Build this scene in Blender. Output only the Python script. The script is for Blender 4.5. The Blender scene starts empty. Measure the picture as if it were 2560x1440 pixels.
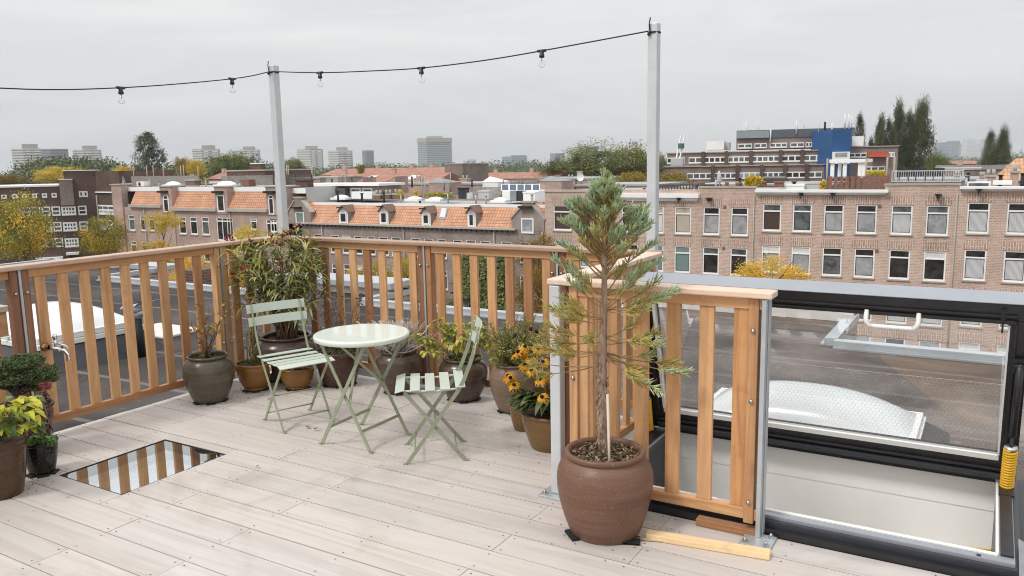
import bpy, math, random
from math import sin, cos, pi, radians, sqrt, atan2, exp, hypot
from mathutils import Vector, Matrix
R = random.Random(11)
SC = bpy.context.scene
COL = SC.collection
V = Vector

# ---------------------------------------------------------------- camera
FPX, CX, CY = 2016.2, 1280.0, 720.0
YAW, PITCH, ROLL, EYE = radians(-30.835), radians(8.745), radians(-1.0343), 1.65
c_f = V((sin(YAW)*cos(PITCH), cos(YAW)*cos(PITCH), -sin(PITCH)))
_r0 = V((cos(YAW), -sin(YAW), 0)); _u0 = _r0.cross(c_f)
c_r = _r0*cos(ROLL) + _u0*sin(ROLL); c_u = -_r0*sin(ROLL) + _u0*cos(ROLL)
EYEP = V((0, 0, EYE))
cam_d = bpy.data.cameras.new('camera'); cam = bpy.data.objects.new('camera', cam_d); COL.objects.link(cam)
cam_d.sensor_width = 36; cam_d.lens = FPX/2560*36; cam_d.clip_start = .05; cam_d.clip_end = 20000
M = Matrix((c_r, c_u, -c_f)).transposed().to_4x4(); M.translation = EYEP; cam.matrix_world = M
SC.camera = cam

# measured points of the place: a pixel of the photograph taken to a known plane
def ray(px, py): return c_f + c_r*((px-CX)/FPX) - c_u*((py-CY)/FPX)
def atz(px, py, z): d = ray(px, py); return EYEP + d*((z-EYE)/d.z)
def aty(px, py, y): d = ray(px, py); return EYEP + d*(y/d.y)
def atx(px, py, x): d = ray(px, py); return EYEP + d*(x/d.x)
def atd(px, py, dep): return EYEP + ray(px, py)*dep
class Plane:                                   # a vertical facade plane through a point, with its heading
    def __init__(s, P, head):
        s.P = V((P[0], P[1], 0)); s.u = V((sin(head), cos(head), 0)); s.n = V((s.u.y, -s.u.x, 0))
        if s.n.dot(V((0, 0, 0))-s.P) < 0: s.n = -s.n
    def pt(s, px, py):
        d = ray(px, py); t = (s.P-EYEP).dot(s.n)/d.dot(s.n); return EYEP + d*t
    def sz(s, px, py):
        p = s.pt(px, py); return (p-s.P).dot(s.u), p.z
    def at(s, a, z, out=0.0): p = s.P + s.u*a + s.n*out; return V((p.x, p.y, z))

# ---------------------------------------------------------------- mesh builder
class MB:
    def __init__(s): s.v = []; s.f = []; s.m = []; s.s = []
    def add(s, vs, fs, m=0, sm=False):
        b = len(s.v); s.v.extend([V(p) for p in vs])
        for f in fs: s.f.append(tuple(b+i for i in f)); s.m.append(m); s.s.append(sm)
    def obox(s, c, a, b, d, m=0):
        c, a, b, d = V(c), V(a), V(b), V(d)
        if a.cross(b).dot(d) < 0: a = -a
        vs = [c-a-b-d, c+a-b-d, c+a+b-d, c-a+b-d, c-a-b+d, c+a-b+d, c+a+b+d, c-a+b+d]
        s.add(vs, [(0,3,2,1),(4,5,6,7),(0,1,5,4),(1,2,6,5),(2,3,7,6),(3,0,4,7)], m)
    def box(s, x0, x1, y0, y1, z0, z1, m=0):
        s.obox(((x0+x1)/2,(y0+y1)/2,(z0+z1)/2), ((x1-x0)/2,0,0), (0,(y1-y0)/2,0), (0,0,(z1-z0)/2), m)
    def beam(s, p0, p1, w, h, m=0, side=None):
        p0, p1 = V(p0), V(p1); ax = p1-p0; L = ax.length; ax /= L
        sd = V(side) if side is not None else ax.cross(V((0,0,1)))
        if sd.length < 1e-4: sd = V((1,0,0))
        sd = (sd - ax*sd.dot(ax)).normalized(); up = sd.cross(ax)
        s.obox((p0+p1)/2, ax*(L/2), sd*(w/2), up*(h/2), m)
    def tube(s, pts, r, n=8, m=0, caps=True, sm=True):
        pts = [V(p) for p in pts]; k = len(pts); rr = r if isinstance(r, (list, tuple)) else [r]*k
        vs = []; prev = None
        for i, p in enumerate(pts):
            t = (pts[min(i+1,k-1)]-pts[max(i-1,0)])
            t = t.normalized() if t.length > 1e-9 else V((0,0,1))
            if prev is None:
                a = t.cross(V((0,0,1)));
                if a.length < .01: a = t.cross(V((1,0,0)))
            else: a = prev - t*prev.dot(t)
            a.normalize(); prev = a; b = t.cross(a)
            for j in range(n):
                th = 2*pi*j/n; vs.append(p + (a*cos(th)+b*sin(th))*rr[i])
        fs = [(i*n+j, i*n+(j+1)%n, (i+1)*n+(j+1)%n, (i+1)*n+j) for i in range(k-1) for j in range(n)]
        if caps: fs += [tuple(range(n))[::-1], tuple((k-1)*n+j for j in range(n))]
        s.add(vs, fs, m, sm)
    def lathe(s, c, prof, n=40, m=0, sm=True, wob=0.0):
        c = V(c); k = len(prof); ph = R.random()*6
        vs = [c+V((r*cos(2*pi*j/n)*(1+wob*sin(2*2*pi*j/n+ph+z*9)), r*sin(2*pi*j/n)*(1+wob*sin(2*2*pi*j/n+ph+z*9)), z)) for r, z in prof for j in range(n)]
        fs = [(i*n+j, i*n+(j+1)%n, (i+1)*n+(j+1)%n, (i+1)*n+j) for i in range(k-1) for j in range(n)]
        s.add(vs, fs, m, sm)
    def prism(s, poly, z0, z1, m=0, mtop=None):
        n = len(poly); vs = [V((p[0],p[1],z0)) for p in poly]+[V((p[0],p[1],z1)) for p in poly]
        a = sum(poly[i][0]*poly[(i+1)%n][1]-poly[(i+1)%n][0]*poly[i][1] for i in range(n))
        fs = [(i,(i+1)%n,n+(i+1)%n,n+i) if a > 0 else (i,n+i,n+(i+1)%n,(i+1)%n) for i in range(n)]
        top = tuple(range(n,2*n)) if a > 0 else tuple(range(n,2*n))[::-1]
        s.add(vs, fs+[top, tuple(reversed([i-n for i in top]))], m)
    def quad(s, a, b, c, d, m=0): s.add([a,b,c,d], [(0,1,2,3)], m)
    def leaf(s, p, d, L, w, up, m=0, droop=.25, cup=.15):       # a blade in two halves, bent down towards its tip
        p, d, up = V(p), V(d).normalized(), V(up)
        sd = d.cross(up)
        if sd.length < .02: sd = d.cross(V((1,.3,0)))
        sd.normalize(); up = sd.cross(d)
        q = p + d*(L*.45) - up*(droop*L*.12); t = p + d*(L*.96) - up*(droop*L)
        l = q + sd*(w/2) + up*(cup*w); r = q - sd*(w/2) + up*(cup*w)
        q2 = p + d*(L*.75) - up*(droop*L*.45); l2 = q2 + sd*(w*.33) + up*(cup*w*.6); r2 = q2 - sd*(w*.33) + up*(cup*w*.6)
        s.add([p, l, q, r, l2, q2, r2, t], [(0,2,1),(0,3,2),(1,2,5,4),(2,3,6,5),(4,5,7),(5,6,7)], m, False)
    def build(s, name, mats, parent=None, bevel=0, off=None, origin=None):
        used = sorted({i for f in s.f for i in f})
        if len(used) < len(s.v):
            mp = {o_: n_ for n_, o_ in enumerate(used)}; s.v = [s.v[i] for i in used]; s.f = [tuple(mp[i] for i in f) for f in s.f]
        me = bpy.data.meshes.new(name)
        o = V(off) if off is not None else (parent.matrix_basis.translation.copy() if parent is not None and parent.parent is None else V((0,0,0)))
        if parent is not None and off is None and parent.parent is not None: o = parent.parent.matrix_basis.translation.copy() + parent.matrix_basis.translation
        loc = V((0,0,0))
        if origin is not None: loc = V(origin) - o; o = V(origin)
        me.from_pydata([tuple(p-o) for p in s.v], [], s.f)
        for mt in (mats if isinstance(mats, (list, tuple)) else [mats]): me.materials.append(mt)
        me.polygons.foreach_set('material_index', s.m); me.polygons.foreach_set('use_smooth', s.s); me.update()
        ob = bpy.data.objects.new(name, me); ob.location = loc; COL.objects.link(ob)
        if parent is not None: ob.parent = parent
        if bevel:
            b = ob.modifiers.new('bevel', 'BEVEL'); b.width = bevel; b.segments = 2; b.limit_method = 'ANGLE'
        return ob

def tag(o, label=None, cat=None, group=None, kind=None):
    if label: o['label'] = label
    if cat: o['category'] = cat
    if group: o['group'] = group
    if kind: o['kind'] = kind
    return o
def thing(name, label, cat, loc, group=None, rz=0):
    o = bpy.data.objects.new(name, None); COL.objects.link(o); o.empty_display_size = .1
    o.location = V(loc); o.rotation_euler.z = rz
    return tag(o, label, cat, group)
def copy_tree(o, parent=None):
    c = o.copy(); COL.objects.link(c)
    if parent is not None: c.parent = parent
    for ch in list(o.children): copy_tree(ch, c)
    return c
def circ(c, ax, ay, n=14): return [V(c)+V(ax)*cos(2*pi*i/n)+V(ay)*sin(2*pi*i/n) for i in range(n)]

# ---------------------------------------------------------------- materials
class NT:
    def __init__(s, name):
        s.mat = bpy.data.materials.new(name); s.mat.use_nodes = True; s.t = s.mat.node_tree
        s.b = s.t.nodes['Principled BSDF']
    def n(s, kind, **kw):
        x = s.t.nodes.new(kind)
        for k, v in kw.items():
            if hasattr(x, k) and k not in x.inputs: setattr(x, k, v)
            else: x.inputs[k].default_value = v
        return x
    def l(s, a, b): s.t.links.new(a, b)
def rgb(c, a=1): return (c[0], c[1], c[2], a)
def ramp(nt, fac, stops):
    r = nt.n('ShaderNodeValToRGB'); e = r.color_ramp.elements
    while len(e) < len(stops): e.new(.5)
    for el, (p, c) in zip(e, stops): el.position = p; el.color = rgb(c)
    nt.l(fac, r.inputs['Fac']); return r.outputs['Color']
def mixc(nt, fac, a, b, mode='MIX'):
    m = nt.n('ShaderNodeMix', data_type='RGBA', blend_type=mode)
    for sock, v in ((m.inputs[0], fac), (m.inputs[6], a), (m.inputs[7], b)):
        if hasattr(v, 'node'): nt.l(v, sock)
        elif isinstance(v, (int, float)): sock.default_value = v
        else: sock.default_value = rgb(v)
    return m.outputs[2]
def coords(nt, scale=(1,1,1), kind='Object', rot=(0,0,0)):
    tc = nt.n('ShaderNodeTexCoord'); mp = nt.n('ShaderNodeMapping'); mp.inputs['Scale'].default_value = scale; mp.inputs['Rotation'].default_value = rot
    nt.l(tc.outputs[kind], mp.inputs['Vector']); return mp.outputs['Vector']
def noise(nt, vec, scale, detail=4, rough=.55, dist=0):
    x = nt.n('ShaderNodeTexNoise'); x.inputs['Scale'].default_value = scale; x.inputs['Detail'].default_value = detail
    x.inputs['Roughness'].default_value = rough; x.inputs['Distortion'].default_value = dist; nt.l(vec, x.inputs['Vector']); return x.outputs['Fac']
def bump(nt, h, st, dist=.01):
    b = nt.n('ShaderNodeBump'); b.inputs['Strength'].default_value = st; b.inputs['Distance'].default_value = dist
    nt.l(h, b.inputs['Height']); nt.l(b.outputs['Normal'], nt.b.inputs['Normal'])
def sh(c, k): return tuple(max(0, min(1, x*k)) for x in c)
def plain(name, c, rough=.6, metal=0, var=.18, scale=6, bmp=0, spec=.5, coord='Object', stretch=(1,1,1), rnd=0):
    nt = NT(name); vec = coords(nt, stretch, coord); f = noise(nt, vec, scale, 5, .6)
    col = ramp(nt, f, [(.25, sh(c, 1-var)), (.75, sh(c, 1+var))])
    if rnd:
        oi = nt.n('ShaderNodeObjectInfo'); k = ramp(nt, oi.outputs['Random'], [(0, (1-rnd,)*3), (1, (1+rnd,)*3)]); col = mixc(nt, 1, col, k, 'MULTIPLY')
    nt.l(col, nt.b.inputs['Base Color']); nt.b.inputs['Roughness'].default_value = rough; nt.b.inputs['Metallic'].default_value = metal
    nt.b.inputs['Specular IOR Level'].default_value = spec
    if bmp: bump(nt, f, bmp)
    return nt.mat
def wood(name, stops, axis, rough=.5, scale=22, rnd=True, bmp=.25, island=False):
    nt = NT(name); st = [1, 1, 1]; st[axis] = .06
    vec = coords(nt, tuple(st))
    oi = nt.n('ShaderNodeNewGeometry').outputs['Random Per Island'] if island else nt.n('ShaderNodeObjectInfo').outputs['Random']
    va = nt.n('ShaderNodeVectorMath', operation='MULTIPLY_ADD'); cx = nt.n('ShaderNodeCombineXYZ')
    for i in range(3): nt.l(oi, cx.inputs[i])
    nt.l(cx.outputs[0], va.inputs[0]); va.inputs[1].default_value = (37, 53, 71); nt.l(vec, va.inputs[2])
    g = noise(nt, va.outputs[0], scale, 6, .62, 1.2); g2 = noise(nt, va.outputs[0], scale*.22, 3, .5, .6)
    c1 = ramp(nt, g, [(.3, stops[0]), (.55, stops[1]), (.8, stops[2])])
    c2 = mixc(nt, g2, c1, mixc(nt, .55, c1, stops[3]))
    k = ramp(nt, oi, [(0, (.91,.905,.90)), (.5, (1,1,1)), (1, (1.0,.975,.95))] if rnd == 'soft' else [(0, (.58,.47,.41)), (.25, (.80,.70,.64)), (.45, (1.0,.97,.93)), (.7, (1.12,1.12,1.12)), (1, (1.02,.9,.78))])
    fin = mixc(nt, 1.0, c2, k, 'MULTIPLY')
    wv = coords(nt); s1 = noise(nt, wv, 1.1 if island else 5, 5, .7, .8); fin = mixc(nt, 1.0, fin, ramp(nt, s1, [(.28, (.80,.78,.76)), (.46, (1,1,1)), (.8, (1.05,1.05,1.05))]), 'MULTIPLY')
    if not island:
        s2 = noise(nt, va.outputs[0], 3.2, 2, .5, 2.5); fin = mixc(nt, ramp(nt, s2, [(.64,(0,0,0)), (.76,(.6,.6,.6))]), fin, sh(stops[0], .7))
    nt.l(fin, nt.b.inputs['Base Color'])
    nt.b.inputs['Roughness'].default_value = rough; bump(nt, g, bmp, .004)
    return nt.mat
def brick(name, c1, c2, mortar, bw=.22, rh=.065, ms=.012, horiz='x', var=.3, flat=False):
    nt = NT(name); tc = nt.n('ShaderNodeTexCoord'); sp = nt.n('ShaderNodeSeparateXYZ'); nt.l(tc.outputs['Object'], sp.inputs[0])
    cx = nt.n('ShaderNodeCombineXYZ')
    ad = nt.n('ShaderNodeMath', operation='ADD'); nt.l(sp.outputs[0], ad.inputs[0]); nt.l(sp.outputs[1], ad.inputs[1])
    if horiz == 'z': nt.l(sp.outputs[2], cx.inputs[0]); nt.l(ad.outputs[0], cx.inputs[1])
    else: nt.l(ad.outputs[0], cx.inputs[0]); nt.l(sp.outputs[2], cx.inputs[1])
    b = nt.n('ShaderNodeTexBrick'); nt.l(cx.outputs[0], b.inputs['Vector'])
    b.inputs['Scale'].default_value = 1; b.inputs['Brick Width'].default_value = bw; b.inputs['Row Height'].default_value = rh; b.inputs['Mortar Size'].default_value = ms
    b.inputs['Color1'].default_value = rgb(c1); b.inputs['Color2'].default_value = rgb(c2); b.inputs['Mortar'].default_value = rgb(mortar); b.inputs['Bias'].default_value = 0
    v = coords(nt); f = noise(nt, v, .35, 5, .6); f2 = noise(nt, v, 3.2, 4, .6)
    st = ramp(nt, f, [(.3, (1-var,)*3), (.7, (1+var*.5,)*3)]); st2 = ramp(nt, f2, [(.3, (.88,.88,.9)), (.7, (1.06,1.05,1.03))])
    nt.l(mixc(nt, 1, mixc(nt, 1, b.outputs['Color'], st, 'MULTIPLY'), st2, 'MULTIPLY'), nt.b.inputs['Base Color'])
    nt.b.inputs['Roughness'].default_value = .85; nt.b.inputs['Specular IOR Level'].default_value = .25
    return nt.mat
def tiles(name, c1, c2, groove, tw=.24, th=.3):
    nt = NT(name); tc = nt.n('ShaderNodeTexCoord'); sp = nt.n('ShaderNodeSeparateXYZ'); nt.l(tc.outputs['Object'], sp.inputs[0])
    ad = nt.n('ShaderNodeMath', operation='MULTIPLY_ADD'); nt.l(sp.outputs[1], ad.inputs[0]); ad.inputs[1].default_value = .02; nt.l(sp.outputs[0], ad.inputs[2])
    cx = nt.n('ShaderNodeCombineXYZ'); nt.l(ad.outputs[0], cx.inputs[0]); nt.l(sp.outputs[2], cx.inputs[1])
    b = nt.n('ShaderNodeTexBrick', offset=0.0); nt.l(cx.outputs[0], b.inputs['Vector'])
    b.inputs['Scale'].default_value = 1; b.inputs['Brick Width'].default_value = tw; b.inputs['Row Height'].default_value = th; b.inputs['Mortar Size'].default_value = .035
    b.inputs['Mortar Smooth'].default_value = .6
    b.inputs['Color1'].default_value = rgb(c1); b.inputs['Color2'].default_value = rgb(c2); b.inputs['Mortar'].default_value = rgb(groove)
    f = noise(nt, coords(nt), .8, 5, .65); st = ramp(nt, f, [(.3, (.78,.76,.74)), (.7, (1.1,1.08,1.05))])
    nt.l(mixc(nt, 1, b.outputs['Color'], st, 'MULTIPLY'), nt.b.inputs['Base Color']); nt.b.inputs['Roughness'].default_value = .75
    return nt.mat
def leafmat(name, c, var=.35, rough=.5, trans=.25, rnd=.0):
    nt = NT(name); g = nt.n('ShaderNodeNewGeometry')
    col = ramp(nt, g.outputs['Random Per Island'], [(0, sh(c, 1-var)), (.5, c), (1, sh(c, 1+var))])
    if rnd:
        oi = nt.n('ShaderNodeObjectInfo'); k = ramp(nt, oi.outputs['Random'], [(0, (1-rnd, 1-rnd*.6, 1-rnd)), (1, (1+rnd, 1+rnd*.3, 1.0))]); col = mixc(nt, 1, col, k, 'MULTIPLY')
    nt.l(col, nt.b.inputs['Base Color']); nt.b.inputs['Roughness'].default_value = rough; nt.b.inputs['Specular IOR Level'].default_value = .35
    if trans:
        tr = nt.n('ShaderNodeBsdfTranslucent'); nt.l(col, tr.inputs['Color']); mx = nt.n('ShaderNodeMixShader'); mx.inputs[0].default_value = trans
        nt.l(nt.b.outputs[0], mx.inputs[1]); nt.l(tr.outputs[0], mx.inputs[2])
        nt.l(mx.outputs[0], nt.t.nodes['Material Output'].inputs['Surface'])
    return nt.mat

W4 = [(.335,.145,.058), (.545,.288,.122), (.665,.405,.205), (.69,.47,.285)]
w_x = wood('oiled_wood_along_x', W4, 0); w_y = wood('oiled_wood_along_y', W4, 1); w_z = wood('oiled_wood_along_z', W4, 2)
CAPW = [(.48,.33,.235), (.68,.52,.41), (.76,.63,.53), (.80,.72,.65)]  # paler than the rails: weathering and sky glare put into the wood colour
cap_x = wood('handrail_wood_along_x', CAPW, 0, .42); cap_y = wood('handrail_wood_along_y', CAPW, 1, .42)
dark_z = wood('dark_post_wood', [(.13,.055,.03), (.24,.11,.06), (.33,.17,.10), (.30,.16,.10)], 2, .55)
deck_m = wood('bleached_deck_wood', [(.45,.405,.38), (.56,.52,.495), (.615,.583,.563), (.535,.482,.452)], 0, .5, 16, 'soft', .3, True)
pine_m = wood('raw_pine', [(.58,.38,.19), (.74,.54,.31), (.82,.66,.44), (.80,.6,.35)], 0, .6)
galv = plain('galvanised_steel', (.52,.545,.57), .42, .55, .10, 14, .06)
galv_l = plain('galvanised_pole', (.60,.625,.645), .5, .25, .09, 9, .05)
steel = plain('bolt_steel', (.55,.55,.55), .3, .9, .1, 30)
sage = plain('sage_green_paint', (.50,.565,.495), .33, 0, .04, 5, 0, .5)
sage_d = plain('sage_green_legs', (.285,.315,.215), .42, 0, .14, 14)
black_m = plain('black_paint', (.016,.016,.019), .38, 0, .3, 12)
blackm = plain('matt_black', (.012,.012,.013), .7, 0, .3, 12)
alu_d = plain('anthracite_aluminium', (.045,.048,.06), .35, .3, .15, 9)
alu_g = plain('grey_coated_aluminium', (.36,.38,.42), .38, .45, .06, 6)
white_m = plain('white_paint', (.78,.78,.76), .45, 0, .04, 3)
white_d = plain('off_white_plaster', (.72,.71,.68), .8, 0, .06, 2)
cream_m = plain('stairwell_plaster', (.93,.92,.895), .75, 0, .03, 2)
soil_m = plain('potting_soil', (.055,.04,.03), .95, 0, .5, 60, .6)
# ---------------------------------------------------------------- world and sun: a thin overcast
SUN_EL, SUN_AZ = radians(50), radians(205)          # azimuth clockwise from +y
wd = bpy.data.worlds.new('World'); SC.world = wd; wd.use_nodes = True
class WN(NT):
    def __init__(s): s.t = wd.node_tree; s.mat = None
wn = WN(); bg = wd.node_tree.nodes['Background']
sky = wn.n('ShaderNodeTexSky', sky_type='NISHITA', sun_disc=False, sun_elevation=SUN_EL, sun_rotation=SUN_AZ)
sky.air_density = 1.5; sky.dust_density = 3
tc = wn.n('ShaderNodeTexCoord'); sp = wn.n('ShaderNodeSeparateXYZ'); wn.l(tc.outputs['Generated'], sp.inputs[0])
mp = wn.n('ShaderNodeMapping'); mp.inputs['Scale'].default_value = (1.6, 1.6, 9); mp.inputs['Rotation'].default_value = (0, .05, 0); wn.l(tc.outputs['Generated'], mp.inputs['Vector'])
f1 = noise(wn, mp.outputs[0], 1.7, 6, .55, .8)
cl = ramp(wn, f1, [(.28, (6.3,6.5,6.65)), (.48, (7.0,7.12,7.2)), (.70, (7.7,7.72,7.7))])
el = wn.n('ShaderNodeMapRange'); el.inputs['From Min'].default_value = 0; el.inputs['From Max'].default_value = 1; wn.l(sp.outputs[2], el.inputs['Value'])
gr = ramp(wn, el.outputs[0], [(0.0, (.845,.868,.885)), (.06, (.895,.908,.914)), (.2, (1.01,1.01,1.005)), (.55, (1.40,1.38,1.35)), (1.0, (1.75,1.72,1.67))])
cc = mixc(wn, 1, cl, gr, 'MULTIPLY')
wn.l(mixc(wn, .93, sky.outputs[0], cc), bg.inputs['Color']); bg.inputs['Strength'].default_value = .1
sl = bpy.data.lights.new('sun', 'SUN'); so = bpy.data.objects.new('sun', sl); COL.objects.link(so)
sl.energy = 1.5; sl.angle = radians(11); sl.color = (1, .975, .94)
sd = V((sin(SUN_AZ)*cos(SUN_EL), cos(SUN_AZ)*cos(SUN_EL), sin(SUN_EL)))
so.rotation_euler = sd.to_track_quat('Z', 'Y').to_euler(); so.location = (0, 0, 30)
SC.view_settings.view_transform = 'Standard'; SC.view_settings.look = 'None'; SC.view_settings.exposure = .26; SC.view_settings.gamma = 1
SC.cycles.use_denoising = True; SC.cycles.filter_width = 1.05; SC.cycles.max_bounces = 8; SC.cycles.transparent_max_bounces = 12
SC.cycles.caustics_reflective = False; SC.cycles.caustics_refractive = False
# ================================================================ DECK
PITCHB = .1757
def deck():
    b = MB()
    gy0, gy1, gx0, gx1 = 2.35, 3.02, -4.33, -3.77                 # the glass panel let into the deck
    y = 2.224 - PITCHB*16; k = 0
    JO = {0: -2.87, 1: -3.43}
    while y < 4.74:
        row = round((y-2.224)/PITCHB); y0, y1 = y+.0028, min(y+PITCHB-.0028, 4.76)
        xmin, xmax = -5.09, (1.6 if y1 < 3.46 else -1.72)
        if 3.30 < y0 and y1 > 3.46 and y0 < 3.45 and xmax < 0: pass
        j0 = JO[row % 2]; js = [j0 + 1.66*i for i in range(-3, 5)]
        cuts = [xmin] + [j for j in js if xmin+.15 < j < xmax-.1] + [xmax]
        for a, c in zip(cuts, cuts[1:]):
            segs = [(a, c)]
            if y1 > gy0+.002 and y0 < gy1-.002:
                segs = []
                if a < gx0: segs.append((a, min(c, gx0)))
                if c > gx1: segs.append((max(a, gx1), c))
            bits = [(p, q, y0, y1) for p, q in segs]
            if y1 > gy0+.002 and y0 < gy1-.002:        # the strips of a board beside the glass
                for s0, s1 in ((y0, gy0), (gy1, y1)):
                    if s1-s0 > .006 and a < gx1 and c > gx0: bits.append((max(a, gx0-.0012), min(c, gx1+.0012), s0, s1))
            for (p, q, yy0, yy1) in bits:
                if q-p < .02: continue
                dz = R.uniform(-.0012, .0012)
                b.box(p+.0012, q-.0012, yy0, yy1, -.028, dz, 0)
                for sx in [p+.03, q-.03] + [j0+.553*i for i in range(-6, 10) if p+.12 < j0+.553*i < q-.12]:
                    for sy in (y0+.026, y1-.026) if yy1-yy0 > .1 else ():
                        b.add([(sx+.0042*cos(t*pi/3), sy+.0042*sin(t*pi/3), dz+.0008) for t in range(6)], [(0,1,2,3,4,5)], 1)
        y += PITCHB; k += 1
    # bearers and the dark underside seen through the gaps
    b.box(-5.08, -1.74, -.6, 4.74, -.12, -.055, 2) if False else None
    for (x0, x1, y0_, y1_) in ((-5.08, gx0, -.6, 4.74), (gx1, -1.74, -.6, 4.74), (gx0, gx1, -.6, gy0), (gx0, gx1, gy1, 4.74), (-1.74, 1.6, -.6, 3.45)):
        b.box(x0, x1, y0_, y1_, -.16, -.034, 2)
    und = plain('deck_underside_wood', (.20,.13,.09), .9, 0, .3, 8); scr = plain('deck_screw', (.10,.075,.06), .5, .6, .2, 40)
    o = b.build('deck', [deck_m, scr, und]); tag(o, 'pale bleached timber decking of the roof terrace', 'deck', kind='structure')
deck()

# ---- glass panel in the deck
gp = thing('floor_light', 'flush glass pane let into the deck, mirroring the railing as stripes', 'skylight', (-4.05, 2.685, 0))
nt = NT('mirroring_floor_glass'); tr = nt.n('ShaderNodeBsdfTransparent'); tr.inputs[0].default_value = (.92,.94,.95,1); gl_ = nt.n('ShaderNodeBsdfGlossy'); gl_.inputs['Roughness'].default_value = .01; gl_.inputs['Color'].default_value = (.95,.97,.98,1)
mx = nt.n('ShaderNodeMixShader'); mx.inputs[0].default_value = .5; nt.l(tr.outputs[0], mx.inputs[1]); nt.l(gl_.outputs[0], mx.inputs[2]); nt.l(mx.outputs[0], nt.t.nodes['Material Output'].inputs['Surface'])
b = MB(); b.quad((-4.322,2.358,-.004),(-3.778,2.358,-.004),(-3.778,3.012,-.004),(-4.322,3.012,-.004)); b.build('glass', nt.mat, gp)
nt = NT('coated_lower_glass'); nt.b.inputs['Base Color'].default_value = (.93,.95,.96,1); nt.b.inputs['Metallic'].default_value = 1.0; nt.b.inputs['Roughness'].default_value = .02
b = MB(); b.box(-4.322, -3.778, 2.358, 3.012, -.05, -.034); b.build('lower_glass', nt.mat, gp)
b = MB()
for (x0,x1,y0,y1) in ((-4.33,-4.322,2.35,3.02),(-3.778,-3.77,2.35,3.02),(-4.322,-3.778,2.35,2.358),(-4.322,-3.778,3.012,3.02)): b.box(x0,x1,y0,y1,-.06,-.001)
b.add([(-4.322,2.358,-.0035),(-4.25,2.358,-.0035),(-4.285,2.372,-.0035),(-4.305,2.385,-.0035),(-4.322,2.42,-.0035)],[(0,1,2,3,4)])
b.build('frame', blackm, gp)

# ================================================================ RAILINGS
CT, CB = 1.10, 1.072           # handrail top and underside
def railing(nm, label, axis, fix, a0, a1, bal, posts, face):
    # axis 'x' or 'y'; fix the other coordinate; face = side (+1/-1) of the terrace
    t = thing(nm, label, 'railing', ((a0+a1)/2, fix, 0) if axis == 'x' else (fix, (a0+a1)/2, 0))
    P = (lambda a, o, z: (a, fix+o, z)) if axis == 'x' else (lambda a, o, z: (fix+o, a, z))
    wl = w_x if axis == 'x' else w_y; cp = cap_x if axis == 'x' else cap_y
    def bx(mb, a, a2, o, o2, z, z2):
        p, q = P(a, o, z), P(a2, o2, z2); mb.box(min(p[0],q[0]), max(p[0],q[0]), min(p[1],q[1]), max(p[1],q[1]), z, z2)
    b = MB(); bx(b, a0, a1, -.055, .055, CB, CT); b.build('handrail', cp, t, .006)
    pts = sorted(posts); ends = [a0] + pts + [a1]
    for i in range(len(ends)-1):
        s0 = ends[i] + (.012 if ends[i] in pts else 0); s1 = ends[i+1] - (.012 if ends[i+1] in pts else 0)
        if s1-s0 < .1: continue
        b = MB(); bx(b, s0+.045, s1-.045, -.02, .02, CB-.052, CB-.001); b.build('top_rail', wl, t, .003)
        b = MB(); bx(b, s0+.045, s1-.045, -.02, .02, .075, .125); b.build('bottom_rail', wl, t, .003)
        for e, sg in ((s0, 1), (s1, -1)):
            if e in (a0, a1) : continue
            b = MB(); bx(b, min(e, e+sg*.045), max(e, e+sg*.045), -.03, .03, .03, CB-.002); so_ = b.build('side_post', dark_z if R.random() < .6 else w_z, t, .004)
            for z in (.93, .33):
                c = V(P(e+sg*.022, face*.031, z)); d = V(P(0,1,0))-V(P(0,0,0)); bb = MB(); d = d*face
                bb.tube([c, c+d*.012], .009, 8); bb.tube([c+d*.012, c+d*.016], .005, 6); bb.build('bolt', steel, so_, off=t.location)
    for p in pts:
        b = MB(); bx(b, p-.0075, p+.0075, -.035, .035, -.02, CB-.001); b.build('steel_post', galv, t)
    for a in bal:
        b = MB(); bx(b, a-.033, a+.033, -.0115, .0115, .1245, CB-.0515); b.build('baluster', w_z, t, .003)
    return t
balA = [1.02+.1446*i for i in range(10)] + [2.749+.1446*i for i in range(9)] + [4.245+.1446*i for i in range(3)]
railA = railing('wooden_railing', 'long oiled timber railing along the left side of the deck, ending at the corner pole', 'y', -5.05, .9, 4.70, balA, [2.62, 4.105], 1)
balB = [-4.70+.1465*i for i in range(8)] + [-3.424+.1462*i for i in range(7)] + [-2.335, -2.19, -2.045, -1.93]
railB = railing('wooden_railing', 'oiled timber railing along the back edge behind the table and the row of pots', 'x', 4.73, -5.10, -1.75, balB, [-3.55, -2.455], -1)
balD = [3.66+.150*i for i in range(7)]
railD = railing('wooden_railing', 'short oiled timber railing running back from the near galvanised post beside the rudbeckia pot', 'y', -1.775, 3.39, 4.69, balD, [], -1)
b = MB(); b.box(-1.80, -1.752, 3.455, 3.50, .03, CB-.002); b.build('side_post', dark_z, railD, .004)
b = MB(); b.box(-1.80, -1.752, 4.615, 4.66, .03, CB-.002); b.build('side_post', w_z, railD, .004)
balC = [-.90-.1525*i for i in range(6)]
railC = railing('wooden_railing', 'short front railing guarding the roof hatch, behind the big terracotta jar', 'x', 3.44, -1.728, -.765, balC, [], -1)
for x in (-1.70, -.845):
    b = MB(); b.box(x-.022, x+.022, 3.412, 3.468, .06, CB-.002); sp_ = b.build('side_post', w_z, railC, .004)
    for z in (.93, .62, .16):
        bb = MB(); bb.tube([(x, 3.412, z), (x, 3.402, z)], .009, 8); bb.build('bolt', steel, sp_, off=railC.location)
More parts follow.
